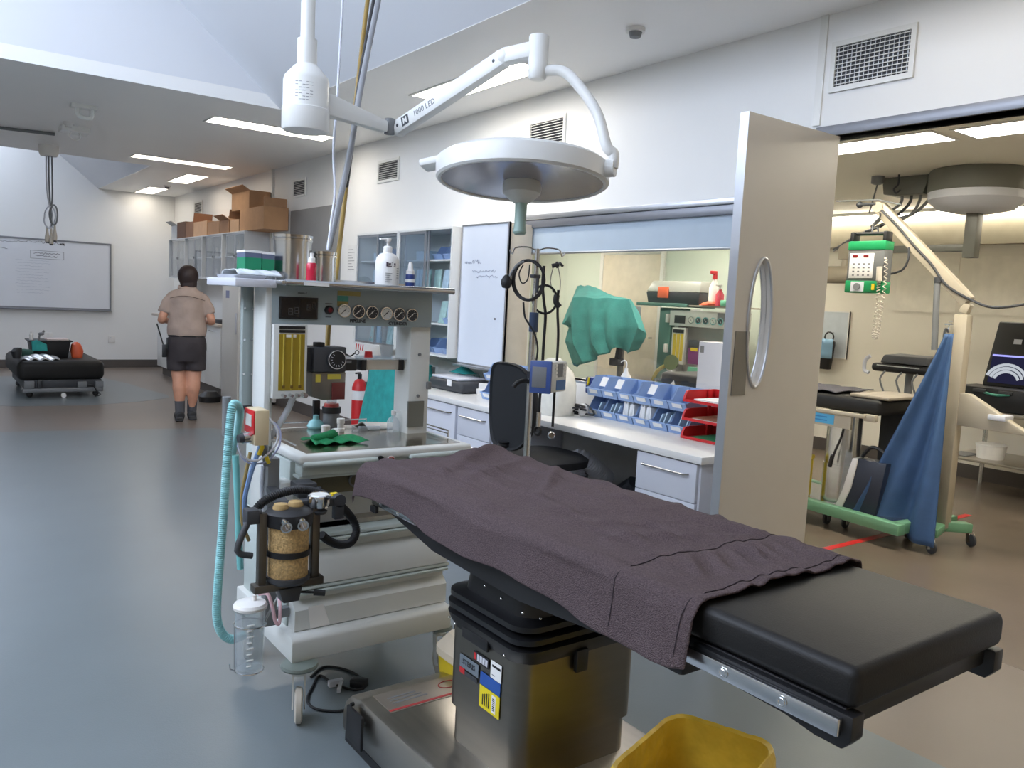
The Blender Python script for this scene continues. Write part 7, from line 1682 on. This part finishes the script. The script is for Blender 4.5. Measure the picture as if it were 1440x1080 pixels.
# steel bench with monitor case
sb_ = thing('steel_bench', (7.4, 2.3, 0), 'stainless steel bench with lower shelf against the end wall', 'bench')
MB().box(7.0, 7.75, 1.0, 3.36, .68, .715, .004).build('top', m_steel2, sb_); MB().box(7.03, 7.72, 1.02, 3.34, .28, .30, .003).build('lower_shelf', m_steel2, sb_)
for x in (7.04, 7.70):
    for y in (3.30, 1.05, 2.2): MB().cyl((x, y, 0), (x, y, .68), .02, seg=14).build('leg', m_steel, sb_)
mc = thing('monitor_case', (7.25, 3.0, .716), 'open black case with lit scan screen standing on the steel bench', 'case')
MB().box(7.05, 7.42, 2.62, 3.30, .716, .90, .012).build('case_base', m_black, mc)
lidm = MB().hexa([(7.30, 2.62, .90), (7.42, 2.62, .90), (7.42, 3.20, .90), (7.30, 3.20, .90), (7.42, 2.62, 1.44), (7.52, 2.62, 1.44), (7.52, 3.17, 1.44), (7.42, 3.17, 1.44)], .012).build('case_lid', m_black, mc)
def lidp(y, z, o=.004):
    return V((7.30 + .12 * (z - .90) / .54 - o, y, z))
def lidq(y0, y1, z0, z1, o, mat, nm, par):
    q = MB().hexa([lidp(y1, z0, o), lidp(y0, z0, o), lidp(y0, z0, o - .004), lidp(y1, z0, o - .004), lidp(y1, z1, o), lidp(y0, z1, o), lidp(y0, z1, o - .004), lidp(y1, z1, o - .004)]); return q.build(nm, mat, par)
scn = lidq(2.66, 3.16, .93, 1.16, .006, emit('screen_dim_blue', (36, 36, 60), .8), 'screen', mc)
lidq(2.66, 3.16, 1.15, 1.165, .008, emit('screen_lilac', (150, 150, 230), 1.2), 'screen_bar', scn)
lidq(2.70, 2.86, .94, 1.14, .008, emit('screen_blue', (90, 100, 190), .8), 'screen_panel', scn)
arc = MB()
for r0 in (.16, .13, .10): arc.tube([lidp(3.02 + r0 * math.cos(a), .935 + .9 * r0 * math.sin(a) * 1.05, .010) for a in [math.radians(20 + 14 * k) for k in range(11)]], .012, 6)
arc.build('scan_image', emit('scan_grey', (190, 196, 204), .8), scn)
lidq(2.96, 3.02, 1.26, 1.30, .006, m_lgrey, 'lid_label', lidm)
for y in (2.9, 3.1): MB().box(7.03, 7.05, y - .05, y + .05, .86, .885, .003).build('latch', m_dark, mc)
MB().tube([(7.045, 2.87, .86), (7.03, 2.94, .85), (7.03, 3.0, .85), (7.045, 3.06, .86)], .010, 8, smooth=4).build('green_handle', M('teal_handle', (70, 150, 130), .4), mc)
wtub = thing('white_tub', (7.25, 3.05, .301), 'white plastic tub on the lower shelf of the steel bench', 'tub')
MB().lathe([(0, 0), (.10, 0), (.115, .12), (.10, .125), (0, .125)], (7.25, 3.05, .301), seg=28).build('tub_body', m_plast_w, wtub)
MB().torus((7.25, 3.05, .415), .114, .005, seg=28).build('tub_rim', m_plast_w, wtub)
solo('papers', MB().box(7.1, 7.35, 3.18, 3.33, .301, .308), m_mid, 'dark folder lying on the lower shelf at the bench end', 'folder', base=(7.2, 3.25, .301))
shp = thing('bracket_shelf', (6.9, 2.95, .70), 'beige triangular bracket shelf hung beside the mast with a small device on it', 'bracket')
MB().prism([(2.43, .98), (2.35, .98), (2.02, .80), (2.02, .775), (2.43, .78)], 0, 5.20, 5.26, .004).build('bracket', m_beige, shp)
MB().box(5.18, 5.30, 2.12, 2.22, .842, .875, .006).build('device', m_lgrey, shp)
shp.location = (5.23, 2.3, .775); shp['_w'] = [5.23, 2.3, .775]
for c_ in shp.children: c_.data.transform(Matrix.Translation(V((6.9, 2.95, .70)) - V((5.23, 2.3, .775))))
# wall things
wbp = thing('whiteboard', (XX - .01, 4.95, .98), 'small whiteboard on the end wall behind the open door edge', 'whiteboard')
MB().box(XX - .02, XX - .002, 4.76, 5.3, .98, 1.47).build('board', M('whiteboard_bluewhite', (210, 218, 226), .25), wbp)
f = MB()
for a in ((4.76, 4.77, .98, 1.47), (5.29, 5.3, .98, 1.47), (4.77, 5.29, .98, .99), (4.77, 5.29, 1.46, 1.47)): f.box(XX - .024, XX - .002, *a)
f.build('frame', m_plast_w, wbp)
for (y0, y1), l in (((3.72, 4.30), 'left pale poster sheet on the cream end wall'), ((2.6, 3.60), 'right pale poster sheet on the cream end wall')):
    solo('poster', MB().box(XX - .005, XX - .0005, y0, y1, 1.5, 2.02), M('cream_poster', (240, 234, 220), .35), l, 'poster', 'pale posters', base=(XX - .002, (y0 + y1) / 2, 1.5))
fs = thing('face_shield', (7.6, 4.88, .9), 'black strap bundle with a blue face shield hanging by the small whiteboard', 'face shield')
MB().hexa([(7.70, 4.9, .86), (7.76, 4.9, .86), (7.76, 5.1, .86), (7.70, 5.1, .86), (7.68, 4.86, 1.16), (7.74, 4.86, 1.16), (7.74, 5.02, 1.16), (7.68, 5.02, 1.16)], .015).build('strap_bundle', m_black, fs)
sh_ = MB(); sh_.grid(lambda u, v: (7.68 - .05 * math.sin(PI * u), 4.86 + u * .14, .98 + v * .2), 10, 4); sh_.build('blue_shield', M('pale_blue_shield', (140, 180, 210), .15), fs, solid=.004)
MB().torus((7.70, 4.92, 1.2), .05, .008, (1, 0, 0), 20, 6).build('loop', m_black, fs)
MB().tube([(7.68, 4.92, 1.26), (7.68, 4.92, 1.245), (7.776, 4.92, 1.245)], .006, 8).build('hook', m_steel, fs)
# ------------------------------------------------------------------ things seen through the observation window
ds = thing('draped_stand', (6.2, 6.75, 0), 'equipment stand under a big teal drape beyond the observation window', 'draped stand')
def dpt(t): return fx(*t)
dr = MB()
DC = [[(812, 402, 6.45), (802, 428, 6.3), (790, 455, 6.2), (804, 459, 6.22), (796, 480, 6.2), (808, 516, 6.2)],
      [(818, 402, 6.5), (806, 418, 6.15), (806, 440, 6.1), (806, 460, 6.08), (810, 485, 6.08), (824, 511, 6.1)],
      [(826, 402, 6.55), (832, 419, 6.1), (833, 440, 6.06), (834, 460, 6.05), (836, 482, 6.06), (846, 500, 6.08)],
      [(838, 404, 6.55), (858, 420, 6.1), (860, 440, 6.06), (862, 462, 6.05), (863, 478, 6.06), (867, 489, 6.08)],
      [(846, 412, 6.6), (884, 421, 6.12), (890, 440, 6.12), (897, 458, 6.12), (893, 474, 6.15), (885, 497, 6.2)],
      [(852, 416, 6.8), (889, 423, 6.5), (897, 440, 6.5), (907, 470, 6.4), (903, 481, 6.4), (897, 491, 6.4)],
      [(846, 410, 7.1), (880, 424, 7.1), (884, 440, 7.1), (890, 465, 7.1), (888, 480, 7.1), (884, 488, 7.1)]]
DC = [[(812, 404, 7.0), (806, 428, 7.0), (800, 450, 7.0), (802, 462, 7.0), (802, 482, 7.0), (812, 508, 7.0)]] + DC
def lins(P, k):
    return [P[i].lerp(P[i + 1], q / k) for i in range(len(P) - 1) for q in range(k)] + [P[-1]]
cols = [lins([dpt(t) for t in c], 7) for c in DC]
nr_ = len(cols[0]); rows = [lins([c[j] for c in cols], 9) for j in range(nr_)]
bm_ = dr.bm
def pleat(i, j):
    a = min(1, max(0, j - 8) / 16)
    return V((.035 * a * math.sin(i * .62 + .9 * math.sin(i * .21) + j * .03), .012 * a * math.sin(i * .9 + j * .11), .006 * math.sin(i * .5 + j * .4)))
vv = [[bm_.verts.new(p + pleat(i, j)) for i, p in enumerate(r)] for j, r in enumerate(rows)]
for j in range(nr_ - 1):
    for i in range(len(rows[0]) - 1): bm_.faces.new((vv[j][i], vv[j][i + 1], vv[j + 1][i + 1], vv[j + 1][i]))
bm_.faces.new(vv[0])
dr.build('drape', M('teal_green_drape', (66, 150, 148), .85, vary=.14, scale=10, bump=.3, bscale=60), ds, solid=.006, ang=24)
MB().box(6.42, 6.7, 6.66, 7.08, 1.0, 1.42, .02).build('hidden_housing', m_mid, ds)
MB().cyl((6.5, 6.75, .06), (6.5, 6.75, 1.0), .035).build('column', m_mid, ds)
for k in range(4):
    aa = k * PI / 2 + .6; ex, ey = 6.5 + .3 * math.cos(aa), 6.75 + .3 * math.sin(aa); MB().bar((6.5, 6.75, .09), (ex, ey, .07), .05, .04).build('base_leg', m_mid, ds); castor(ds, ex, ey, .065, .024, .016, aa, mats=(m_mid, m_black))
g1 = fx(868, 508, 6.3); MB().bar(fx(872, 485, 6.3), g1, .05, .05).box(g1.x - .05, g1.x + .05, g1.y - .06, g1.y + .08, g1.z - .05, g1.z + .03, .01).build('grey_arm', m_dark, ds)
dpn = struct('door_2', MB().box(XX - .05, XX - .002, 7.42, 8.50, .005, 2.10, .004), M('cream_door', (226, 216, 198), .4), 'cream door on the end wall behind the draped stand')
q = MB()
for a in ((7.36, 7.42, 0, 2.16), (8.50, 8.56, 0, 2.16), (7.42, 8.50, 2.10, 2.16)): q.box(XX - .06, XX - .002, a[0], a[1], a[2], a[3], .003)
q.build('door_frame', m_white, dpn)
MB().cyl((XX - .05, 7.5, 1.02), (XX - .10, 7.5, 1.02), .012).build('handle', m_steel, dpn)
pa = struct('trim_8', MB().box(XX - .022, XX - .001, 5.3, 10.99, .13, ZX), m_xwall2, 'green cast of lamp light coloured onto the wall behind the observation window')
struct('trim_9', MB().box(XX - .06, XX - .022, 6.7, 7.36, 1.24, 1.42), m_white, 'white ledge block on the green wall')
# second machine
a2 = thing('anaesthetic_machine', (7.35, 6.2, 0), 'second anaesthetic trolley with green side column seen through the observation window', 'anaesthetic machine')
MX = 7.12
m2g = M('teal_grey_column', (86, 128, 118), .4)
MB().box(MX + .02, MX + .35, 6.62, 6.80, .15, 1.42, .004).build('green_column', m2g, a2)
for z in (.95, 1.3): MB().box(MX - .02, MX + .02, 6.63, 6.67, z - .05, z + .05, .006).build('bracket', m_plast_w, a2)
MB().box(MX, MX + .3, 5.70, 6.62, 1.22, 1.40, .004).build('instrument_panel', m_mach2, a2)
MB().box(MX - .08, MX + .40, 6.3, 7.1, 1.435, 1.475, .006).build('top_shelf', m2g, a2); MB().box(MX - .05, MX + .36, 5.6, 6.3, 1.445, 1.465, .004).build('shelf_extension', m_cream, a2)
MB().box(MX - .008, MX, 6.38, 6.54, 1.25, 1.34, .002).build('display', m_black, a2)
for i in range(6):
    y = 6.28 - i * .105
    g = MB().cyl((MX, y, 1.295), (MX - .02, y, 1.295), .04, seg=20).build('gauge', m_chrome, a2); MB().cyl((MX - .02, y, 1.295), (MX - .022, y, 1.295), .031, seg=18).build('dial', (m_dial_k if i in (1, 2, 4, 5) else m_dial_w) if i else m_dial_w, g)
    MB().bar((MX - .023, y - .015, 1.28), (MX - .023, y + .012, 1.31), .004, .002, up=(1, 0, 0)).build('needle', m_ink if i in (0, 3) else m_dial_w, g)
MB().box(MX - .006, MX, 5.74, 5.92, 1.30, 1.39).build('grey_sticker', m_mid, a2)
MB().box(MX + .02, MX + .25, 5.70, 6.62, .25, .62, .004).build('cabinet', m_mach2, a2)
MB().box(MX - .05, MX + .3, 5.6, 6.62, .62, .66, .006).build('worktop', m_steel2, a2)
for y in (5.72, 6.58): MB().box(MX + .08, MX + .2, y - .03, y + .03, .66, 1.22).build('post', m_mach2, a2)
MB().box(MX + .22, MX + .24, 5.72, 6.58, .66, 1.22).build('back_panel', m_plast_w, a2)
fb2_ = MB().box(MX - .01, MX + .04, 6.36, 6.56, .78, 1.20, .004).build('flowmeter', m_mach2, a2)
for k in range(3): MB().box(MX - .016, MX - .008, 6.38 + .055 * k, 6.42 + .055 * k, .82, 1.13).build('yellow_tube', M('yellow_scale', (206, 182, 50), .35), fb2_)
MB().box(MX - .015, MX - .008, 6.38, 6.54, 1.14, 1.18).build('name_strip', m_black, fb2_)
for k, (y, mt) in enumerate(((6.20, M('magenta_block', (120, 50, 110), .4)), (5.98, M('plum_block', (104, 56, 100), .4)))):
    v2 = MB().box(MX - .02, MX + .1, y - .09, y + .09, .80, .98, .006).build('vaporiser', mt, a2)
    MB().box(MX - .022, MX + .1, y - .09, y + .09, .98, 1.07, .006).build('head', m_dark, v2); MB().box(MX - .024, MX - .019, y - .05, y + .05, .95, .985).build('yellow_tag', m_yellow, v2)
MB().lathe([(0, .66), (.07, .66), (.07, .76), (0, .76)], (MX + .02, 5.9, 0)).build('canister', m_dark, a2)
for x in (MX + .03, MX + .3):
    for y in (5.75, 6.75): castor(a2, x, y, .15, .05, .025, mats=(m_mid, m_black))
MB().box(MX, MX + .33, 5.7, 6.8, .15, .25, .006).build('base_tray', m_mach2, a2)
tb2 = thing('tool_box', (7.1, 6.5, 1.476), 'grey lidded black tool box with an orange latch on the second machine', 'tool box')
MB().hexa([(7.05, 6.14, 1.476), (7.40, 6.14, 1.476), (7.40, 6.92, 1.476), (7.05, 6.92, 1.476), (7.03, 6.12, 1.60), (7.42, 6.12, 1.60), (7.42, 6.94, 1.60), (7.03, 6.94, 1.60)], .01).build('tray', m_dark, tb2)
MB().hexa([(7.03, 6.12, 1.602), (7.42, 6.12, 1.602), (7.42, 6.94, 1.602), (7.03, 6.94, 1.602), (7.09, 6.16, 1.73), (7.36, 6.16, 1.73), (7.36, 6.90, 1.73), (7.09, 6.90, 1.73)], .015).build('lid', M('translucent_grey_lid', (150, 152, 146), .3), tb2)
MB().box(7.015, 7.035, 6.58, 6.74, 1.53, 1.66, .005).build('latch', m_orange, tb2)
def wbottle(x, y, z, h, r, mat, label, capm):
    o = thing('spray_bottle', (x, y, z), label, 'spray bottle')
    MB().lathe([(0, 0), (r, 0), (r, h * .55), (r * .4, h * .75), (r * .35, h * .8), (0, h * .8)], (x, y, z), seg=18).build('body', mat, o)
    MB().lathe([(0, h * .8), (r * .5, h * .8), (r * .4, h), (0, h)], (x, y, z), seg=12).box(x - .07, x + .02, y - .014, y + .014, z + h * .95, z + h * 1.05, .004).build('trigger_head', capm, o)
wbottle(7.1, 5.98, 1.466, .36, .055, m_plast_w, 'white bottle with a red trigger next to the tool box', m_red)
wbottle(7.06, 5.86, 1.466, .22, .045, M('pink_red_liquid', (206, 60, 80), .25), 'bottle of red liquid in front of the white one', m_plast_w)
solo('orange_cloth', MB().loft([(7.05, 6.02, 1.466, .07, .10), (7.05, 5.99, 1.49, .06, .09), (7.05, 5.96, 1.515, .03, .04)], 16), m_orange, 'crumpled orange cloth at the foot of the bottles', 'cloth', base=(7.05, 6, 1.466))
solo('mint_packet', MB().box(7.02, 7.18, 5.68, 5.82, 1.466, 1.53, .01), M('mint_box', (120, 196, 160), .5), 'mint green packet on the second machine shelf', 'packet', base=(7.1, 5.75, 1.466))
rm = thing('anaesthetic_mask', (7.28, 5.72, 1.466), 'black oval mask on a stand with pale hoses above the second machine', 'mask')
MB().lathe([(0, 0), (.15, .0), (.16, .015), (.15, .03), (0, .035)], (7.25, 5.70, 1.86), (-1, -.2, .1), 32).build('black_disc', m_dark, rm)
MB().torus((7.225, 5.70, 1.86), .16, .010, (-1, -.2, .1), 32, 8).build('white_rim', m_plast_w, rm)
MB().cyl((7.3, 5.70, 1.466), (7.28, 5.70, 1.72), .015).build('stem', m_mid, rm)
for k in (0, 1): MB().tube([(7.22, 5.72 - .08 * k, 1.80), (7.2, 5.72 - .08 * k, 1.70), (7.21, 5.74 - .06 * k, 1.58), (7.22, 5.74 - .06 * k, 1.47)], .02, 10, smooth=4).build('pale_hose', m_cream, rm)
# cluttered trolley in front of second machine
tt = thing('equipment_trolley', (6.9, 5.95, 0), 'small trolley with pale hoses and a pressure dial in front of the second machine', 'trolley')
MB().box(6.72, 7.02, 5.62, 6.42, .60, .63, .004).build('top', m_steel, tt)
for x in (6.74, 7.0):
    for y in (5.64, 6.4): MB().cyl((x, y, .06), (x, y, .60), .012, seg=10).build('leg', m_steel, tt); castor(tt, x, y, .06, .024, .016, mats=(m_mid, m_black))
MB().lathe([(0, 0), (.08, 0), (.085, .03), (0, .03)], fx(945, 510, 6.75), (-1, -.3, .2), 24).build('dial', M('olive_dial', (96, 110, 74), .4), tt)
MB().tube([fx(918, 535, 6.75), fx(924, 522, 6.75), fx(936, 514, 6.75), fx(944, 512, 6.75)], .022, 10, smooth=4).build('yellow_hose', M('mustard_hose', (186, 172, 90), .4), tt)
for l in ([(930, 535), (934, 526), (944, 524), (950, 534)], [(946, 536), (952, 526), (966, 528), (970, 540)], [(938, 518), (946, 526), (944, 536)], [(960, 538), (974, 530), (986, 534)]):
    MB().tube([fx(x, y, 6.8) for x, y in l], .017, 8, smooth=4).build('pale_hose', m_lgrey, tt)
MB().box(6.74, 6.98, 5.70, 6.0, .631, .72, .01).build('white_carton', m_plast_w, tt)
MB().box(6.73, 6.76, 5.82, 5.95, .72, .80).build('mint_tag', M('mint_tag', (110, 190, 160), .5), tt)
# tall white box behind the red trays
wbx = thing('panel_cabinet', (4.9, 4.0, 0), 'tall white panel cabinet just beyond the observation window behind the red trays', 'cabinet')
y0, y1 = fx(1001, 510, 4.6).y, fx(981, 510, 4.6).y; zt1 = fx(985, 480, 4.6).z
MB().box(4.6, 4.84, y0 - .12, y1, 0, zt1, .006).build('body', m_lgrey, wbx)
MB().box(4.595, 4.602, y1 - .05, y1 - .02, zt1 - .08, zt1 - .03).build('latch', m_mid, wbx)
